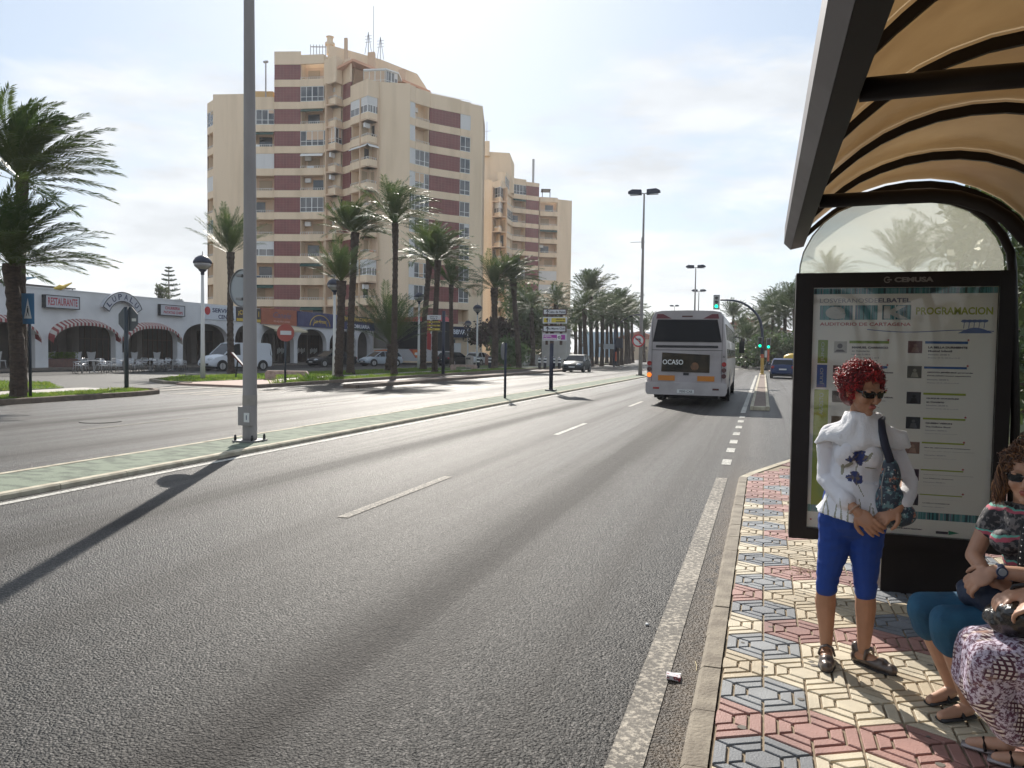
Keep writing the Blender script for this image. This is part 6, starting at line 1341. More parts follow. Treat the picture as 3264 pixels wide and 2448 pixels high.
for i,(y,t1,t2,_) in enumerate(R_):
    x=855-i*5; ptext(b,t1,x,x+len(t1)*11.8+8,y+32,y+48,.06); ptext(b,t2,x,x+len(t2)*8.4,y+53,y+67,.04); ptext(b2,'Horario: 20:00 h',x,x+120,y+75,y+86); ptext(b2,'Precio: 25 €, 20 € y 15 €',x,x+178,y+95,y+106)
    q=MB(); prect(q,740-i*3.5,820-i*3.5,y,y+72); pm=c_('thumb%d'%i if 0 else 'thumbnail_'+'abcdefg'[i],[(.14,.06,.06),(.10,.10,.09),(.05,.05,.06),(.03,.035,.045),(.22,.13,.10),(.06,.03,.06),(.035,.03,.05)][i])
    pbuild(q,'thumbnail_picture',pm)
    q=MB(); cx,cz=uv(782-i*3.5,y+26); c2=c_('thumbnail_figure_'+'abcdefg'[i],[(.24,.14,.12),(.3,.3,.25),(.015,.015,.02),(.10,.11,.12),(.35,.22,.17),(.15,.06,.05),(.12,.10,.12)][i]); q.disc((cx,PY-.002,cz),.011,'y',.0004,10); q.add([(cx-.024,PY-.0021,cz-.046),(cx+.024,PY-.0021,cz-.046),(cx+.014,PY-.0021,cz-.013),(cx-.014,PY-.0021,cz-.013)],[(0,1,2,3)]); pbuild(q,'thumbnail_figure',c2)
for y,t1,t2 in ((420,'MANUEL CARRASCO','en Concierto'),(563,'Ballet Flamenco','"CARMELA LA GRITA"'),(708,'TODO ESTA EN LA VIDA','en Concierto')):
    ptext(b,t1,410 if y<500 else 400,625 if y<500 else 655,y+30,y+46,.06); ptext(b,t2,410,515 if y<500 else 610,y+52,y+63,.015); ptext(b2,'Horario: 21:00 h',408,518,y+72,y+83); ptext(b2,'Precio: 30 €, 25 € y 20 €',405,572,y+92,y+103)
pbuild(b,'event_lettering',m_pt); 
ptext(b2,'Los espectáculos',190,330,1462,1472); pbuild(b2,'small_lettering',m_pgr)
for x0,y0,n_ in ((303,420,0),(297,560,1),(292,708,2),(288,856,3)):
    q=MB(); prect(q,x0,x0+76,y0,y0+70); pbuild(q,'thumbnail_picture',c_('thumb_left_'+'abcd'[n_],[(.45,.45,.42),(.12,.05,.05),(.10,.08,.07),(.2,.15,.1)][n_]))
q=MB(); cx,cz=uv(338,448); q.disc((cx,PY-.002,cz),.017,'y',.0004,14); q.add([(cx-.035,PY-.0021,cz-.040),(cx+.035,PY-.0021,cz-.040),(cx+.018,PY-.0021,cz-.024),(cx-.018,PY-.0021,cz-.024)],[(0,1,2,3)]); pbuild(q,'thumbnail_figure',m_pt)
b=MB()
for x,y in ((625,415),(620,560),(615,708),(1080,418),(1076,567),(1064,865),(1056,1010),(1050,1168),(1050,1312),(165,1466)):
    cx,cz=uv(x,y); b.add([(cx+(.010 if j%2==0 else .004)*math.sin(2*PI*j/10),PY-.0026,cz+(.010 if j%2==0 else .004)*math.cos(2*PI*j/10)) for j in range(10)],[tuple(range(10))])
pbuild(b,'red_star',m_pr)
b=MB(); ptext(b,'ticketmaster',672,825,1505,1525,.03); ptext(b,'www.ticketmaster.es',680,815,1532,1541,.0); ptext(b,'VENTA DE ENTRADAS',905,985,1516,1522,.0); prect(b,900,968,1528,1548); pbuild(b,'sponsor_lettering',m_pt)
b=MB(); a,z0=uv(970,1525); c,z1=uv(970,1551); d,z2=uv(1030,1540); b.add([(a,PY-.002,z0),(c,PY-.002,z1),(d,PY-.002,z2)],[(0,2,1)]); pbuild(b,'green_triangle',c_('emblem_green',(.03,.22,.13)))
b=MB(); text(b,'CEMUSA',(.815-.88,5.7495-5.83,2.195-GZ),(1,0,0),UZ,.235,.034,bold=.05); 
b.tube([(.772+.018*math.cos(a)-.88,5.749-5.83,2.212+.018*math.sin(a)-GZ) for a in [R(40)+R(285)*i/12 for i in range(13)]],.004,5); b.box(.772-.88,.80-.88,5.746-5.83,5.7495-5.83,2.208-GZ,2.216-GZ); b.build('lettering',M('dim_grey_lettering',(.16,.155,.15),.5),ad,fix=False)
# frosted arch, its edge tube and clip
def frost():
    a=NT('frosted_glass'); v=a.n('ShaderNodeTexCoord').outputs['Object']; gl=a.n('ShaderNodeBsdfRefraction'); gl.inputs['Color'].default_value=(.92,.92,.86,1); gl.inputs['Roughness'].default_value=.10; gl.inputs['IOR'].default_value=1.04
    tr=a.n('ShaderNodeBsdfTranslucent'); tr.inputs[0].default_value=(.62,.62,.57,1); df=a.n('ShaderNodeBsdfDiffuse'); df.inputs[0].default_value=(.5,.5,.46,1)
    m1=a.n('ShaderNodeMixShader'); m1.inputs[0].default_value=.30; a.l(gl.outputs[0],m1.inputs[1]); a.l(tr.outputs[0],m1.inputs[2]); m2=a.n('ShaderNodeMixShader'); m2.inputs[0].default_value=.05; a.l(m1.outputs[0],m2.inputs[1]); a.l(df.outputs[0],m2.inputs[2]); a.l(m2.outputs[0],a.t.nodes['Material Output'].inputs[0]); return a.m
dome=[(.222,2.268),(.225,2.33),(.245,2.42),(.30,2.53),(.37,2.62),(.46,2.69),(.57,2.735),(.70,2.757),(.85,2.763),(1.0,2.75),(1.12,2.722),(1.24,2.67),(1.34,2.59),(1.42,2.48),(1.465,2.37),(1.475,2.268)]
b=MB(); b.prism([(x-.88,z-GZ) for x,z in dome],'y',.0,.006); b.build('frosted_arch',frost(),ad)
b=MB(); b.tube([(x-.88,.01,z-GZ) for x,z in dome[:9]],.0045,6); b.build('edge_trim',M('trim_grey',(.4,.4,.38),.4),ad,True)
b=MB(); b.tube([(x-.86+.03*(i/8),.01,z+.018-GZ) for i,(x,z) in enumerate(dome[8:])]+[(1.575-.88,.01,1.2),(1.575-.88,.01,0)],.028,10); b.build('arch_tube',m_blk,ad,True)
b=MB(); b.box(-.055,-.005,-.02,.03,2.735-GZ,2.79-GZ); b.build('clip',M('clip_grey',(.3,.27,.25),.5),ad)
def fuse(b,name,mats,parent,vox=.006,sm=3,mapper=None,fac=.5):
    # union of overlapping volumes into one continuous skin
    me=bpy.data.meshes.new(name); me.from_pydata(b.v,[],b.f); bm=bmesh.new(); bm.from_mesh(me); bmesh.ops.recalc_face_normals(bm,faces=bm.faces); bm.to_mesh(me); bm.free()
    o=bpy.data.objects.new('tmp',me); C.objects.link(o)
    r=o.modifiers.new('r','REMESH'); r.mode='VOXEL'; r.voxel_size=vox; r.use_smooth_shade=True
    if sm: s=o.modifiers.new('s','SMOOTH'); s.iterations=sm; s.factor=fac
    dg=bpy.context.evaluated_depsgraph_get(); m2=bpy.data.meshes.new_from_object(o.evaluated_get(dg)); bpy.data.objects.remove(o); bpy.data.meshes.remove(me); m2.name=name
    m2.materials.clear()
    for m in (mats if isinstance(mats,(list,tuple)) else [mats]): m2.materials.append(m)
    if mapper: m2.polygons.foreach_set('material_index',[mapper(p.center) for p in m2.polygons])
    m2.polygons.foreach_set('use_smooth',[True]*len(m2.polygons)); m2.update()
    q=bpy.data.objects.new(name,m2); C.objects.link(q)
    if parent: q.parent=parent; KIDS.setdefault(parent.name,[]).append(q.name)
    return q
def cap(b,pts,rad,n=14,flat=1.0):
    pts=[Vector(p) for p in pts]
    if not isinstance(rad,(list,tuple)): rad=[rad]*len(pts)
    b.tube(pts,rad,n,flat=flat)
    for p,r in zip(pts,rad): b.ell(p,(r*.995,r*.995,r*.995),12,8)
def fingers(b,w,d,nrm,curl=.5,s=1.0,thumb=1):
    """hand from wrist w along d; nrm = back of the hand; curl in radians per joint"""
    w,d,nrm=Vector(w),Vector(d).normalized(),Vector(nrm).normalized(); side=d.cross(nrm).normalized(); nrm=side.cross(d).normalized()
    M3=Matrix((side,d,nrm)).transposed(); b.ell(w+d*.045*s,(.040*s,.052*s,.015*s),14,10,M3); b.ell(w+d*.01*s,(.026*s,.03*s,.018*s),12,8,M3)
    for i,(o,l) in enumerate(((-.030,.066),(-.010,.076),(.010,.071),(.029,.056))):
        p=w+d*.082*s+side*o*s*1.02; a=.25*curl; P=[p]
        for k,f in enumerate((.44,.32,.24)):
            a+=curl*(.6 if k==0 else 1.0); dd=(d*math.cos(a)-nrm*math.sin(a)+side*o*1.5).normalized(); P.append(P[-1]+dd*l*f*s)
        b.tube(P,[.0092*s,.0088*s,.0080*s,.0062*s],9)
        for q,r in zip(P,(.0092,.0088,.008,.0064)): b.ell(q,(r*s,)*3,8,6)
    o=thumb; p=w+d*.022*s-side*.030*s*o; P=[p,p+(d*.7-side*o*.7-nrm*.25).normalized()*.034*s]; P.append(P[-1]+(d*.95-side*o*.25-nrm*.35).normalized()*.028*s); P.append(P[-1]+(d*1-nrm*.3).normalized()*.018*s)
    b.tube(P,[.013*s,.011*s,.010*s,.007*s],9)
    for q,r in zip(P,(.013,.011,.010,.007)): b.ell(q,(r*s,)*3,8,6)
def head_parts(b,T,s=1.0):
    old=b.T; b.T=T@Matrix.Scale(s,4)
    b.ell((0,.012,.035),(.074,.092,.088),20,14); b.ell((0,-.028,-.012),(.062,.064,.085),18,12); b.ell((0,-.040,-.070),(.043,.046,.038),16,10); b.ell((0,-.076,-.092),(.020,.018,.017),10,8)
    for x in (-1,1):
        b.ell((x*.036,-.064,-.022),(.026,.026,.026),10,8); b.ell((x*.074,.008,-.008),(.010,.020,.031),10,8); b.ell((x*.030,-.080,.024),(.026,.014,.011),10,6); b.ell((x*.030,-.078,.004),(.014,.014,.009),10,6); b.ell((x*.010,-.104,-.030),(.008,.009,.007),8,6)
    b.tube([(0,-.086,.016),(0,-.097,-.004),(0,-.113,-.028)],[.008,.0095,.011],10); b.ell((0,-.111,-.030),(.010,.010,.009),8,6)
    b.ell((0,-.094,-.052),(.023,.009,.0055),12,6); b.ell((0,-.092,-.062),(.020,.009,.0065),12,6); b.T=old
def glasses(par,T,s=1.0):
    b=MB(); b.T=T@Matrix.Scale(s,4)
    for x in (-1,1):
        q=[]; n=14
        for k in range(n): a=2*PI*k/n; q.append((x*.034+.030*math.copysign(abs(math.cos(a))**.7,math.cos(a)),.008+.0195*math.copysign(abs(math.sin(a))**.75,math.sin(a))))
        f=lambda u,v,o:(u,-.101+o+abs(u)**2*6.0,v)
        vs=[f(u,v,0) for u,v in q]+[f(u,v,.004) for u,v in q]; b.add(vs,[(k,(k+1)%n,n+(k+1)%n,n+k) for k in range(n)]+[tuple(range(n-1,-1,-1)),tuple(range(n,2*n))])
        b.tube([(x*.062,-.078,.016),(x*.074,-.05,.016),(x*.079,-.01,.012),(x*.077,.02,.0)],[.006,.005,.004,.003],6)
    b.tube([(-.010,-.102,.014),(0,-.106,.016),(.010,-.102,.014)],.0035,6); return b.build('sunglasses',M('sunglass_lens',(.006,.006,.007),.08,spec=.9) if 'sunglass_lens' not in bpy.data.materials else bpy.data.materials['sunglass_lens'],par)
def curly(par,T,mats,n,seed,R0=(.088,.104,.104),c0=(0,.018,.04),curl=.017,face_y=-.055,face_z=.066,drop=-.06,wid=1.0,tr=.0042,s=1.0,extra=None):
    rr=random.Random(seed); b=MB(); b.T=T@Matrix.Scale(s,4)
    base=MB(); base.T=b.T; base.ell((c0[0],c0[1]+.012,c0[2]+.004),(R0[0]*.93,R0[1]*.90,R0[2]*.93),20,14); base.ell((0,.055,-.035),(.070*wid,.055,.065),14,10)
    k=0
    while k<n:
        a=rr.uniform(0,2*PI); e=rr.uniform(-.75,1); th=math.acos(max(-1,min(1,e)))
        d=Vector((math.sin(th)*math.cos(a),math.sin(th)*math.sin(a),math.cos(th))); p=Vector((c0[0]+d.x*R0[0],c0[1]+d.y*R0[1],c0[2]+d.z*R0[2]))
        if p.y<face_y and p.z<face_z: continue
        if p.z<drop: p.y=abs(p.y)*.6+.045; p.z-=.02
        if p.z<.02 and p.y<-.02: continue
        k+=1
        q_=mnoise.noise(p*16+Vector((seed,0,0)))
        p+=d*(rr.uniform(-.014,.006)+.016*q_); r_=curl*rr.uniform(.35,1.0); ax=(d*.5+Vector((rr.gauss(0,.6),rr.gauss(0,.6),rr.gauss(0,.6)-.45))).normalized(); u=ax.orthogonal().normalized(); v=ax.cross(u); turns=rr.uniform(.8,2.0); m=11; ph=rr.uniform(0,6.3); Lh=rr.uniform(.02,.055)
        P=[p+(u*math.cos(ph+2*PI*turns*i/m)+v*math.sin(ph+2*PI*turns*i/m))*r_*(.6+.4*i/m)+ax*(i/m-.35)*Lh for i in range(m+1)]
        b.m=rr.choice([0,0,0,1,1,2]) if len(mats)>2 else 0; b.tube(P,[tr*(.35+.95*math.sin(PI*(i+.8)/(m+1.6))) for i in range(m+1)],4)
    if extra: extra(b,rr)
    b.T=None; base.T=None; o=len(b.v); b.v+=base.v; b.f+=[tuple(i+o for i in f) for f in base.f]; b.mi+=[0]*len(base.f)
    return b.build('hair',mats,par,True)
def skin(n,c): 
    return M(n,c,.5,col2=tuple(v*.85 for v in c),scale=12,bump=.08,bscale=300)
m_sk1=skin('tanned_skin',(.40,.20,.115)); m_sk2=skin('warm_skin',(.47,.26,.17)); m_lip=M('lips',(.35,.10,.08),.4)
Tr=Matrix.Translation; Ro=lambda a,ax:Matrix.Rotation(R(a),4,ax)
# ================================================================== standing woman
w1=thing('person','woman with curly red hair standing in white blouse and blue cropped trousers, hands clasped','person',(.463,4.30,GZ),R(-6))
HT=Tr((.018,-.015,1.425))@Ro(40,'Z')@Ro(15,'X')
b=MB(); head_parts(b,HT,1.0)
cap(b,[(.015,.02,1.37),(.012,.03,1.30),(.01,.03,1.24)],[.050,.050,.062])
cap(b,[(.01,.03,1.20),(0,.03,1.10),(0,.03,.98),(-.005,.03,.88),(-.02,.03,.80)],[.10,.105,.10,.11,.115])
for s in (-1,1): cap(b,[(.0,.03,1.235),(s*.12,.03,1.205)],[.05,.040])
cap(b,[(-.130,.03,1.195),(-.148,.04,1.10),(-.135,.02,.955)],[.038,.036,.033]); cap(b,[(-.135,.02,.955),(-.06,-.10,.895),(.010,-.19,.842)],[.034,.030,.022])
cap(b,[(.140,.03,1.19),(.188,.04,1.09),(.230,.02,.985)],[.038,.036,.033]); cap(b,[(.232,.02,.985),(.225,-.07,.92),(.195,-.145,.868)],[.034,.030,.022])
fingers(b,(.012,-.192,.840),(.62,-.30,-.55),(-.25,-.85,.25),.42,1.02,-1)
fingers(b,(.192,-.150,.864),(-.72,-.32,-.50),(-.1,-.70,.70),.50,1.0,1)
# legs
cap(b,[(-.065,.035,.80),(-.088,.035,.60),(-.116,.025,.46),(-.121,.025,.40)],[.070,.055,.044,.043]); cap(b,[(-.122,.025,.40),(-.125,.05,.30),(-.118,.04,.19),(-.114,.03,.085)],[.046,.052,.040,.030])
cap(b,[(.045,.035,.80),(.056,.045,.60),(.063,.045,.46),(.065,.045,.40)],[.070,.055,.044,.043]); cap(b,[(.064,.045,.40),(.068,.07,.30),(.068,.065,.19),(.066,.055,.085)],[.046,.052,.040,.030])
cap(b,[(-.114,.045,.04),(-.110,-.03,.035),(-.106,-.105,.025)],[.033,.030,.024]); cap(b,[(.052,.07,.04),(.115,.03,.035),(.175,-.01,.025)],[.033,.030,.024])
def lipmap(c,T=HT.inverted()):
    q=T@c; return 1 if abs(q.x)<.023 and -.070<q.z<-.046 and q.y<-.088 else 0
fuse(b,'body',[m_sk1,m_lip],w1,.0042,2,lipmap)
# trousers
b=MB()
cap(b,[(-.02,.03,.86),(-.018,.035,.78)],[.135,.135]); b.ell((-.01,.07,.76),(.14,.10,.10),16,10)
cap(b,[(-.085,.035,.76),(-.092,.035,.60),(-.116,.025,.46),(-.121,.025,.385)],[.092,.078,.060,.054]); cap(b,[(.062,.035,.76),(.058,.045,.60),(.063,.045,.46),(.065,.045,.385)],[.092,.078,.060,.054])
def cutlow(o,z):
    bm=bmesh.new(); bm.from_mesh(o.data); bmesh.ops.bisect_plane(bm,geom=bm.verts[:]+bm.edges[:]+bm.faces[:],plane_co=(0,0,z),plane_no=(0,0,-1),clear_outer=True); bm.to_mesh(o.data); bm.free()
def cutpl(o,co_,no_):
    bm=bmesh.new(); bm.from_mesh(o.data); bmesh.ops.bisect_plane(bm,geom=bm.verts[:]+bm.edges[:]+bm.faces[:],plane_co=co_,plane_no=no_,clear_outer=True); bm.to_mesh(o.data); bm.free()
def wrinkle(o,amp,sc,seed=0,zs=1):
    me=o.data; ns=[v.normal.copy() for v in me.vertices]
    for v,n_ in zip(me.vertices,ns): v.co+=n_*amp*mnoise.noise(Vector((v.co.x*sc,v.co.y*sc,v.co.z*sc*zs+seed)))
    me.update()
m_tr=M('royal_blue_cloth',(.006,.042,.24),.8,bump=.15,bscale=250)
o=fuse(b,'trousers',m_tr,w1,.006,3); cutlow(o,.352); wrinkle(o,.006,16,1,2.2)
# blouse with sleeves and flared hem
b=MB()
cap(b,[(.008,.02,1.215),(.005,.015,1.15),(.0,.02,1.05),(.0,.02,.97),(.005,.02,.90)],[.088,.118,.116,.125,.140])
for s in (-1,1): b.ell((s*.052+.01,-.072,1.105),(.062,.055,.07),14,10); cap(b,[(0,.03,1.235),(s*.115+.005,.03,1.212)],[.06,.044])
vs=[];n=36
for z,rx,ry in ((.97,.125,.115),(.90,.150,.135),(.84,.178,.155),(.775,.205,.175)):
    for k in range(n):
        a=2*PI*k/n; f=1+(.05*math.sin(a*7+z*9))*max(0,(.97-z)/.19); zz=z+(.03*math.cos(a)*-1 if z<.8 else 0)
        vs.append((.012+rx*f*math.cos(a),.0+ry*f*math.sin(a),zz))
b.add(vs,[(i*n+k,i*n+(k+1)%n,(i+1)*n+(k+1)%n,(i+1)*n+k) for i in range(3) for k in range(n)]+[tuple(range(n)),tuple(3*n+k for k in range(n-1,-1,-1))])
cap(b,[(-.130,.03,1.205),(-.152,.04,1.12),(-.146,.03,1.03),(-.140,.02,.965)],[.046,.047,.046,.045]); cap(b,[(-.142,.02,.965),(-.085,-.07,.915),(-.040,-.132,.876)],[.044,.043,.046])
cap(b,[(.145,.03,1.195),(.190,.04,1.10),(.222,.03,1.02),(.236,.02,.98)],[.050,.045,.044,.043]); cap(b,[(.240,.02,.98),(.240,-.05,.935),(.215,-.110,.892)],[.043,.042,.046])
m_bl=M('white_blouse',(.80,.80,.84),.8,transl=.18,bump=.25,bscale=160); m_fl=M('navy_flower_print',(.03,.045,.16),.8,col2=(.16,.13,.09),scale=60,lo=.5,hi=.6); m_lf=M('sage_leaf_print',(.27,.27,.21),.8)
def flower(c):
    if c.y>-.02: return 0
    x,z=c.x,c.z; nz_=mnoise.noise(Vector((x*70,z*70,3)))*.012
    for cx,cz,r in ((.018,1.125,.018),(.0,1.098,.022),(.028,1.092,.020),(-.028,1.085,.016),(.012,1.068,.016),(-.005,1.005,.021),(-.028,.992,.017),(.018,.990,.018),(.002,.975,.015)):
        if (x-cx)**2+(z-cz)**2<(r+nz_)**2: return 1
    for cx,cz,a,l,w in ((-.035,1.055,.5,.026,.009),(.055,1.10,1.0,.03,.008),(-.062,1.03,1.5,.03,.009),(.07,1.045,.0,.03,.005),(.0,1.035,1.35,.035,.003),(.02,.945,-1.1,.05,.0025)):
        dx,dz=x-cx,z-cz; u=dx*math.cos(a)+dz*math.sin(a); v=-dx*math.sin(a)+dz*math.cos(a)
        if (u/l)**2+(v/w)**2<1: return 2
    if z<.90:
        for k in range(9):
            bx_=-.15+k*.030; t_=(.90-z)/.13; px_=bx_+(.03-.007*k)*(1-t_)**2*(-1 if k%2 else 1); h_=.895-.02*(k%3)
            if z<h_ and abs(x-px_)<.0045*t_+.001: return 2
    return 0
o=fuse(b,'blouse',[m_bl,m_fl,m_lf],w1,.0048,3,flower); wrinkle(o,.009,9,4); wrinkle(o,.003,28,9)
cutpl(o,(-.012,-.165,.855),(.72,-.55,-.42)) if 0 else None
# scarf-like cowl draped over the shoulders
b=MB(); n=72; rings=[(.060,.058,1.318,.002),(.078,.074,1.312,.004),(.088,.082,1.285,.006),(.100,.094,1.262,.007),(.130,.108,1.246,.006),(.168,.124,1.215,.008),(.192,.138,1.172,.010)]
def cow(i,a,off):
    rx,ry,z,f=rings[i]; c,s_=math.cos(a),math.sin(a); w=f*math.sin(9*a+i*.7)+f*.6*math.sin(17*a-i)
    side_=abs(c)**6*(.030 if i>=5 else .006)*(1.1 if c>0 else .9); k=1+w*3
    zz=z-(.028*max(0,-s_)**2 if i>=4 else 0)+(.012*math.sin(5*a+1.3) if i>=5 else .004*math.sin(4*a+i))-.018*side_/.03*(i==6)
    return ((rx*k+side_)*c+.022-off*c,(ry*k)*s_+.018-off*s_,zz-off*.8)
vs=[cow(i,2*PI*k/n,0) for i in range(7) for k in range(n)]+[cow(i,2*PI*k/n,.006) for i in range(7) for k in range(n)]
fs=[(i*n+k,i*n+(k+1)%n,(i+1)*n+(k+1)%n,(i+1)*n+k) for i in range(6) for k in range(n)]; m=7*n
fs+=[(m+i*n+k,m+(i+1)*n+k,m+(i+1)*n+(k+1)%n,m+i*n+(k+1)%n) for i in range(6) for k in range(n)]+[(k,m+k,m+(k+1)%n,(k+1)%n) for k in range(n)]+[(6*n+k,6*n+(k+1)%n,m+6*n+(k+1)%n,m+6*n+k) for k in range(n)]
b.add(vs,fs); o=b.build('cowl_scarf',M('white_scarf',(.82,.82,.84),.85,transl=.2,bump=.3,bscale=120),w1,True); wrinkle(o,.010,20,2); wrinkle(o,.004,48,5)
hm=[M('dark_red_hair',(.10,.008,.010),.42,spec=.6),M('red_hair',(.32,.014,.018),.4,spec=.6),M('bright_red_hair',(.60,.03,.03),.38,spec=.6)]
curly(w1,HT,hm,3200,3,tr=.0018,curl=.012,R0=(.090,.108,.098),c0=(0,.026,.038),drop=-.04,face_z=.078,wid=1.15)
glasses(w1,HT)
# shoes
for nm,pts in (('shoe',[(-.114,.070,.030),(-.112,.0,.028),(-.106,-.07,.026),(-.104,-.125,.022)]),('shoe',[(.036,.085,.030),(.09,.05,.028),(.150,.010,.026),(.195,-.018,.022)])):
    b=MB(); P=[Vector(p) for p in pts]; d=(P[-1]-P[0]).normalized(); s_=Vector((-d.y,d.x,0))
    cap(b,P,[.034,.036,.041,.030],14,flat=.8)
    cap(b,[P[0]+Vector((0,0,.035)),P[0]+Vector((0,0,.05))-d*.004],[.030,.028])
    o=fuse(b,nm,M('pewter_leather',(.13,.105,.09),.28,metal=.35,col2=(.09,.07,.06),scale=20) if 'pewter_leather' not in bpy.data.materials else bpy.data.materials['pewter_leather'],w1,.004,2)
    cutlow(o,.006)
    bm=bmesh.new(); bm.from_mesh(o.data); c_in=P[0].lerp(P[2],.42)+Vector((0,0,.06)); 
    dead=[f for f in bm.faces if ((f.calc_center_median()-c_in).x**2+(f.calc_center_median()-c_in).y**2)**.5<.030 and f.calc_center_median().z>.045]; bmesh.ops.delete(bm,geom=dead,context='FACES'); bm.to_mesh(o.data); bm.free()
    b=MB(); k1=P[0].lerp(P[2],.5); b.tube([k1+s_*.04+Vector((0,0,.012)),k1+s_*.028+Vector((0,0,.052)),k1+Vector((0,0,.066)),k1-s_*.028+Vector((0,0,.052)),k1-s_*.04+Vector((0,0,.012))],.006,6,flat=2.2); b.build('strap',bpy.data.materials['pewter_leather'],o,True)
    b=MB(); b.T=None; q=[P[0]-d*.034,P[0]+s_*.03,P[2]+s_*.043,P[3]+s_*.028,P[3]+d*.028,P[3]-s_*.028,P[2]-s_*.043,P[0]-s_*.03]; b.poly([(v.x,v.y) for v in q],0.0,.011); b.build('sole',m_plast,o)
b=MB(); cb=Vector((-.002,-.178,.848)); ax=Vector((.62,-.30,-.55)).normalized(); u=ax.orthogonal().normalized(); v=ax.cross(u)
for k in range(22): a=2*PI*k/22; b.ell(cb+(u*math.cos(a)+v*math.sin(a))*.029,(.0042,.0042,.0042),6,5)
b.build('bead_bracelet',M('pale_beads',(.45,.33,.26),.4),w1,True)
# bag hanging from her shoulder
def bagmat():
    a=NT('floral_bag'); v=a.n('ShaderNodeTexCoord').outputs['Object']; n=a.noise(v,38,4,.6); n2=a.noise(a.mapp(v,(1,1,1),(5,3,1)),26,3); c=a.mix(a.mr(n,.52,.60),(.022,.035,.055),(.10,.20,.22)); c=a.mix(a.mr(n2,.62,.66),c,(.36,.14,.09)); c=a.mix(a.mr(a.noise(v,75,2),.64,.68),c,(.45,.5,.48)); a.l(c,a.b.inputs['Base Color']); a.b.inputs['Roughness'].default_value=.5; return a.m
t=thing('shoulder_bag','dark floral fabric bag hanging at the side of the red-haired woman','bag',(.463,4.30,GZ),R(-6))
b=MB(); b.ell((.152,-.125,.985),(.048,.040,.13),16,12); b.ell((.155,-.125,.89),(.066,.05,.11),16,12); b.ell((.205,-.115,.83),(.07,.05,.062),16,12); b.ell((.165,-.12,.80),(.08,.045,.04),14,10)
o=fuse(b,'pouch',bagmat(),t,.006,4); wrinkle(o,.006,20,7)
b=MB(); b.tube([(.115,.06,1.27),(.112,.02,1.295),(.108,-.04,1.282),(.112,-.105,1.23),(.125,-.140,1.17),(.148,-.150,1.10),(.155,-.135,1.06)],[.015,.016,.016,.018,.020,.020,.012],8,flat=.35); b.build('strap',M('navy_strap',(.012,.014,.03),.7),t,True)
b=MB(); b.tube([(.128,-.168,1.06),(.115,-.178,.98),(.118,-.182,.88)],.003,6); b.build('zip',m_gal,t,True)

# ================================================================== seated woman facing the camera
w2=thing('person','seated woman in sunglasses with wavy brown hair, patterned top and teal jeans','person',(1.052,3.75,GZ),0)
L2=lambda x,y,z:(x-1.05,y-3.75,z-GZ)
H2=Tr(L2(1.045,3.70,1.215))@Ro(-19,'Z')@Ro(4,'X')
b=MB(); head_parts(b,H2,.97)
cap(b,[L2(1.055,3.73,1.16),L2(1.07,3.75,1.08)],[.048,.055])
cap(b,[L2(1.08,3.75,1.02),L2(1.11,3.77,.90),L2(1.16,3.80,.72),L2(1.20,3.82,.60)],[.10,.105,.11,.13]); cap(b,[L2(.985,3.82,1.035),L2(1.18,3.66,1.035)],[.05,.05])
cap(b,[L2(.975,3.83,1.02),L2(.925,3.82,.93),L2(.885,3.79,.845)],[.042,.038,.034]); cap(b,[L2(.885,3.79,.845),L2(.90,3.70,.81),L2(.93,3.63,.775)],[.034,.030,.024])
cap(b,[L2(1.19,3.64,1.02),L2(1.20,3.58,.91),L2(1.15,3.54,.83)],[.042,.040,.036]); cap(b,[L2(1.15,3.54,.83),L2(1.04,3.57,.832),L2(.915,3.60,.83)],[.036,.034,.026])
fingers(b,L2(.915,3.60,.828),(-.75,.15,-.55),(-.45,-.65,.62),.55,1.05,-1); fingers(b,L2(.93,3.63,.775),(.7,.1,-.2),(0,-.5,.8),.5,1.0,1)
for (hx,hy),(kx,ky),(ax_,ay),(tx,ty) in (((1.18,3.90),(.72,3.90),(.87,4.02),(.80,3.96)),((1.18,3.72),(.775,3.72),(.90,3.84),(.815,3.80))):
    cap(b,[L2(hx,hy,.56),L2((hx+kx)/2,(hy+ky)/2,.565),L2(kx,ky,.56)],[.085,.07,.055]); cap(b,[L2(kx,ky,.545),L2((kx*.6+ax_*.4),(ky*.6+ay*.4),.42),L2(ax_,ay,.185)],[.052,.052,.032]); cap(b,[L2(ax_,ay,.15),L2((ax_+tx)/2,(ay+ty)/2,.14),L2(tx-.03,ty-.02,.125)],[.03,.028,.022])
fuse(b,'body',[m_sk2,m_lip],w2,.005,2,lambda c,T=(H2@Matrix.Scale(.97,4)).inverted():1 if abs((T@c).x)<.023 and -.070<(T@c).z<-.046 and (T@c).y<-.088 else 0)
def toppat():
    a=NT('patterned_top'); v=a.n('ShaderNodeTexCoord').outputs['Object']; sp=a.n('ShaderNodeSeparateXYZ'); a.l(v,sp.inputs[0]); z=a.ma('ADD',sp.outputs[2],a.ma('MULTIPLY',a.noise(v,14,3),.05)); f=a.ma('FRACT',a.ma('MULTIPLY',z,9)); n=a.noise(v,48,4,.6)
    c=a.mix(a.mr(n,.5,.56),(.025,.025,.03),(.14,.13,.13)); c=a.mix(a.mr(f,.80,.83),c,(.40,.08,.12)); c=a.mix(a.mr(f,.92,.94),c,(.12,.36,.30)); a.l(c,a.b.inputs['Base Color']); a.b.inputs['Roughness'].default_value=.8; return a.m
b=MB(); cap(b,[L2(1.085,3.75,1.015),L2(1.11,3.77,.90),L2(1.16,3.80,.72),L2(1.19,3.82,.64)],[.112,.128,.135,.150]); cap(b,[L2(.985,3.82,1.03),L2(1.185,3.65,1.03)],[.058,.058]); b.ell(L2(1.00,3.74,.93),(.07,.08,.06)); b.ell(L2(1.08,3.68,.93),(.07,.07,.06))
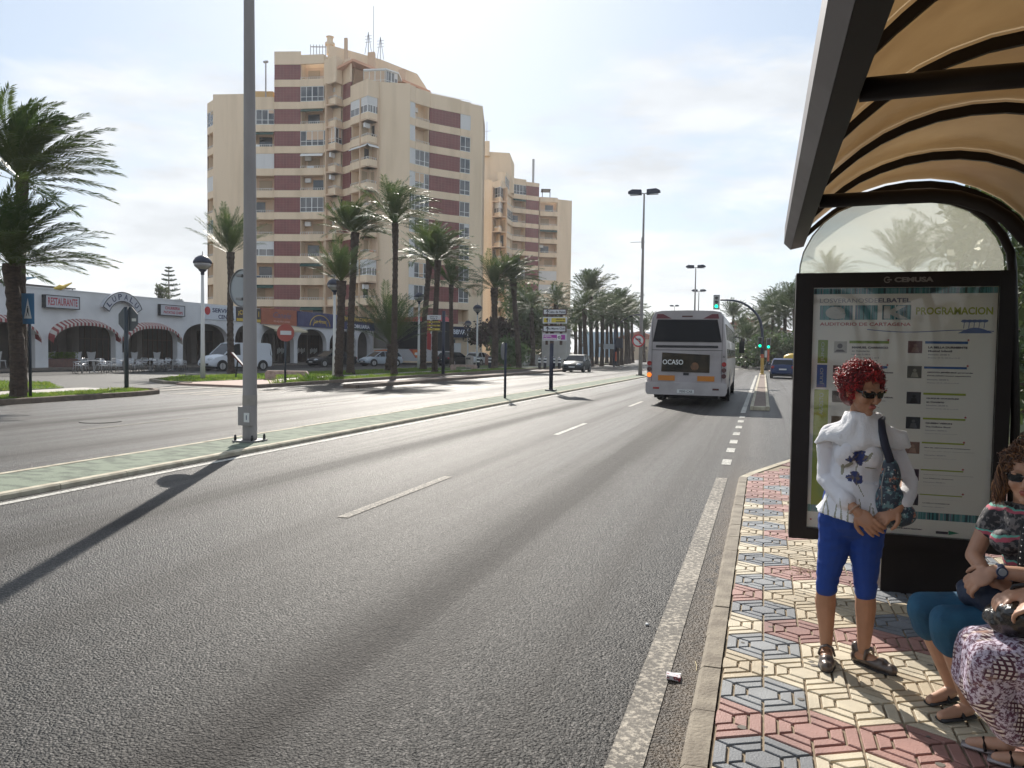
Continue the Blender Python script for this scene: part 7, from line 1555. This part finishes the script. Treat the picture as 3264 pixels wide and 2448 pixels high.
cap(b,[L2(.975,3.83,1.02),L2(.945,3.825,.955)],[.056,.054]); cap(b,[L2(1.19,3.64,1.02),L2(1.20,3.60,.94)],[.056,.054])
o=fuse(b,'top',toppat(),w2,.006,3); wrinkle(o,.006,16,3)
m_den=M('teal_denim',(.02,.10,.18),.85,col2=(.012,.065,.13),scale=9,bump=.3,bscale=200)
b=MB(); b.ell(L2(1.18,3.81,.58),(.15,.18,.12))
for (hx,hy),(kx,ky),(ax_,ay) in (((1.18,3.90),(.72,3.90),(.87,4.02)),((1.18,3.72),(.775,3.72),(.90,3.84))):
    cap(b,[L2(hx,hy,.57),L2((hx+kx)/2,(hy+ky)/2,.575),L2(kx,ky,.565)],[.10,.085,.070]); cap(b,[L2(kx,ky,.555),L2(kx*.8+ax_*.2,ky*.8+ay*.2,.47)],[.070,.066])
o=fuse(b,'jeans',m_den,w2,.006,3); wrinkle(o,.007,14,5)
hb=[M('dark_brown_hair',(.05,.022,.012),.4,spec=.6),M('brown_hair',(.13,.055,.025),.4,spec=.6),M('light_brown_hair',(.28,.14,.06),.38,spec=.6)]
def waves(b,rr):
    for k in range(1100):
        sx=-1 if k%3 else 1; a=rr.uniform(.0,1.0); x0=sx*rr.uniform(.055,.085); y0=rr.uniform(-.03,.06); z0=rr.uniform(.0,.08)
        P=[]; ph=rr.uniform(0,6)
        for i in range(9): u=i/8; P.append((x0+sx*(.035*u+.012*math.sin(ph+u*8)),y0+.010*math.cos(ph+u*7),z0-.15*u*(1-.2*a)))
        b.m=rr.choice([0,1,1,2]); b.tube(P,[.001,.0016,.0018,.0019,.0019,.0018,.0015,.0011,.0006],3)
curly(w2,H2,hb,1300,9,tr=.0017,R0=(.084,.100,.098),c0=(0,.02,.036),curl=.022,face_y=-.06,face_z=.072,extra=waves,s=.97)
glasses(w2,H2,.97)
b=MB(); b.T=Tr(L2(.935,3.592,.832))@Ro(90,'Y')@Ro(0,'X'); b.lathe([(.031,-.012),(.0325,0),(.031,.012)],(0,0,0),18); b.T=None; b.T=Tr(L2(.935,3.562,.838))@Ro(-12,'X'); b.disc((0,0,0),.021,'y',.010,20); b.T=None; o=b.build('wristwatch',M('steel_blue_watch',(.05,.07,.13),.35,metal=.4),w2)
b=MB(); b.disc(L2(.935,3.555,.839),.015,'y',.003,18); b.build('dial',M('watch_dial',(.3,.33,.36),.3),o)
for (ax_,ay),(tx,ty) in (((.87,4.02),(.80,3.96)),((.90,3.84),(.815,3.80))):
    b=MB(); P=[L2(ax_+.02,ay+.02,.115),L2((ax_+tx)/2,(ay+ty)/2,.115),L2(tx-.04,ty-.03,.112)]; b.tube(P,[.030,.034,.028],12,flat=.35); o=b.build('sandal',m_plast,w2,True); b=MB(); m_=Vector(L2((ax_+tx)/2,(ay+ty)/2,.12)); b.tube([m_+Vector((.02,-.03,0)),m_+Vector((0,-.01,.035)),m_+Vector((-.02,.03,0))],.006,6,flat=2); b.build('strap',m_blk,o)
# studded bag strap, dark bag on her lap
t=thing('handbag','dark blue handbag on the lap of the seated woman in sunglasses','bag',(1.002,3.7,GZ),0); L3=lambda x,y,z:(x-1.0,y-3.7,z-GZ)
b=MB(); b.ell(L3(.97,3.70,.70),(.13,.11,.075),16,10); b.ell(L3(.87,3.74,.70),(.06,.08,.055)); o=fuse(b,'pouch',M('dark_denim_bag',(.012,.022,.05),.6,col2=(.02,.035,.07),scale=12,bump=.3),t,.006,3); wrinkle(o,.012,18,3)
b=MB(); P=[L3(1.06,3.66,1.085),L3(1.03,3.635,1.02),L3(1.015,3.61,.93),L3(1.01,3.60,.84),L3(1.0,3.63,.76)]; b.tube(P,.016,8,flat=.3); b.build('strap',m_blk,t,True)
b=MB()
for i in range(16):
    u=i/15*3.99; k=min(3,int(u)); c=Vector(P[k]).lerp(Vector(P[k+1]),u-k)
    for s in (-1,1): b.ell(c+Vector((s*.008,-.014,0)),(.0035,.003,.0035),6,4)
b.build('stud',m_alu if 0 else M('silver_stud',(.6,.6,.6),.2,metal=.9),t,True)
# ================================================================== nearest seated woman, mostly out of frame
w3=thing('person','nearest seated woman at the right edge in a purple and white printed skirt','person',(1.17,3.25,GZ),0)
L4=lambda x,y,z:(x-1.15,y-3.25,z-GZ)
H4=Tr(L4(1.22,3.15,1.34))@Ro(-80,'Z'); b=MB(); head_parts(b,H4,.97); cap(b,[L4(1.22,3.16,1.28),L4(1.22,3.18,1.19)],[.05,.055]); cap(b,[L4(1.22,3.19,1.12),L4(1.22,3.22,.9),L4(1.24,3.24,.62)],[.11,.11,.14]); cap(b,[L4(1.18,3.34,1.12),L4(1.18,3.04,1.12)],[.05,.05])
cap(b,[L4(1.18,3.35,1.10),L4(1.13,3.40,.98),L4(1.06,3.36,.90)],[.043,.038,.034]); cap(b,[L4(1.06,3.36,.90),L4(.985,3.31,.875),L4(.92,3.27,.85)],[.036,.032,.025]); fingers(b,L4(.92,3.27,.85),(-.8,-.2,-.35),(-.3,-.2,.9),.5,1,1)
cap(b,[L4(1.18,3.03,1.10),L4(1.14,2.98,.95),L4(1.02,3.02,.86)],[.043,.038,.034]); cap(b,[L4(1.02,3.02,.86),L4(.95,3.10,.84)],[.034,.025]); fingers(b,L4(.95,3.10,.84),(-.7,.5,-.2),(-.2,-.2,.9),.5,1,-1)
for (hx,hy),(kx,ky),(ax_,ay),(tx,ty) in (((1.2,3.36),(.80,3.38),(.95,3.52),(.83,3.56)),((1.2,3.18),(.80,3.20),(1.02,3.42),(.90,3.46))):
    cap(b,[L4(hx,hy,.58),L4(kx+.02,ky,.58)],[.075,.045]); cap(b,[L4(kx+.02,ky,.55),L4((kx+ax_)/2,(ky+ay)/2,.38),L4(ax_,ay,.19)],[.040,.044,.032]); cap(b,[L4(ax_,ay,.15),L4((ax_+tx)/2,(ay+ty)/2,.14),L4(tx,ty,.122)],[.03,.027,.022])
fuse(b,'body',m_sk2,w3,.006,2)
def skirtmat():
    a=NT('printed_skirt'); v=a.n('ShaderNodeTexCoord').outputs['Object']; n=a.noise(v,70,5,.7); n2=a.noise(v,9,4); c=a.mix(a.mr(n,.46,.54),(.10,.035,.07),(.52,.46,.56)); 
    sp=a.n('ShaderNodeSeparateXYZ'); a.l(v,sp.inputs[0]); u=a.ma('FRACT',a.ma('MULTIPLY',a.ma('ADD',sp.outputs[1],sp.outputs[0]),58)); w=a.ma('FRACT',a.ma('MULTIPLY',a.ma('ADD',sp.outputs[2],a.ma('MULTIPLY',sp.outputs[1],.25)),58)); g=a.mr(a.ma('MAXIMUM',u,w),.55,.62); ck=a.mix(g,(.62,.54,.52),(.07,.02,.035)); 
    c=a.mix(a.mr(n2,.50,.56),c,ck); c=a.mix(a.mr(a.noise(a.mapp(v,(1,1,1),(9,0,0)),7,3),.66,.74),c,(.30,.17,.12)); a.l(c,a.b.inputs['Base Color']); a.b.inputs['Roughness'].default_value=.8; return a.m
b=MB(); b.ell(L4(1.2,3.26,.60),(.16,.19,.13)); vs=[]; n=20
secs=[((1.18,3.27,.58),(.10,.19),0),((1.0,3.28,.60),(.10,.18),0),((.84,3.30,.60),(.09,.17),0)]
for yy in (3.38,3.29,3.20): cap(b,[L4(1.18,yy,.60),L4(1.0,yy,.61),L4(.80,yy,.595)],[.105,.095,.080]); cap(b,[L4(.80,yy,.585),L4(.81,yy+.05,.46),L4(.90,yy+.07,.34)],[.080,.090,.075]); cap(b,[L4(.98,yy,.52),L4(1.0,yy+.05,.36)],[.10,.085])
cap(b,[L4(.90,3.47,.37),L4(1.02,3.40,.30)],[.055,.06]); cap(b,[L4(.79,3.42,.50),L4(.86,3.50,.38)],[.05,.045])
o=fuse(b,'skirt',skirtmat(),w3,.007,5); wrinkle(o,.014,10,2,.5)
b=MB(); cap(b,[L4(1.22,3.19,1.12),L4(1.22,3.22,.9),L4(1.24,3.24,.66)],[.125,.13,.155]); cap(b,[L4(1.18,3.34,1.11),L4(1.18,3.04,1.11)],[.06,.06]); fuse(b,'blouse',M('dark_blouse',(.05,.03,.05),.8),w3,.008,3)
curly(w3,H4,hb,220,19,s=.97)
for (ax_,ay),(tx,ty) in (((.95,3.52),(.83,3.56)),((1.02,3.42),(.90,3.46))):
    b=MB(); b.tube([L4(ax_+.03,ay-.01,.115),L4((ax_+tx)/2,(ay+ty)/2,.113),L4(tx-.03,ty+.01,.111)],[.030,.034,.028],12,flat=.35); o=b.build('sandal',M('silver_sandal',(.25,.22,.22),.35,metal=.4) if 'silver_sandal' not in bpy.data.materials else bpy.data.materials['silver_sandal'],w3,True); m_=Vector(L4((ax_+tx)/2,(ay+ty)/2,.12))
    for k in (-.02,.02):
        b=MB(); b.tube([m_+Vector((k,-.034,0)),m_+Vector((k,0,.036)),m_+Vector((k,.034,0))],.006,6,flat=2); b.build('strap',m_blk,o)
t=thing('handbag','shiny black handbag held on the lap of the nearest seated woman','bag',(.97,3.25,GZ),0); L5=lambda x,y,z:(x-.95,y-3.25,z-GZ)
b=MB(); b.ell(L5(.97,3.27,.76),(.17,.13,.085),18,12); b.ell(L5(.88,3.30,.735),(.09,.10,.06)); o=fuse(b,'pouch',M('black_leather',(.010,.009,.009),.25,spec=.7,bump=.5,bscale=30),t,.007,3); wrinkle(o,.018,14,6); wrinkle(o,.005,40,2)
b=MB(); b.tube([L5(.86,3.30,.78),L5(.88,3.27,.86),L5(.96,3.24,.89),L5(1.05,3.24,.84)],.009,8); b.build('handle',m_blk,t,True)

# pale coastal haze between the camera and the far buildings
b=MB(); b.box(-1600,1600,-400,2600,-1.1,52); o=b.build('haze',None); tag(o,kind='stuff'); m=bpy.data.materials.new('haze_air'); m.use_nodes=True; t_=m.node_tree; t_.nodes.remove(t_.nodes['Principled BSDF']); v=t_.nodes.new('ShaderNodeVolumePrincipled'); v.inputs['Color'].default_value=(.93,.95,1,1); v.inputs['Density'].default_value=.00034; v.inputs['Anisotropy'].default_value=.35; t_.links.new(v.outputs[0],t_.nodes['Material Output'].inputs['Volume']); o.data.materials.clear(); o.data.materials.append(m)
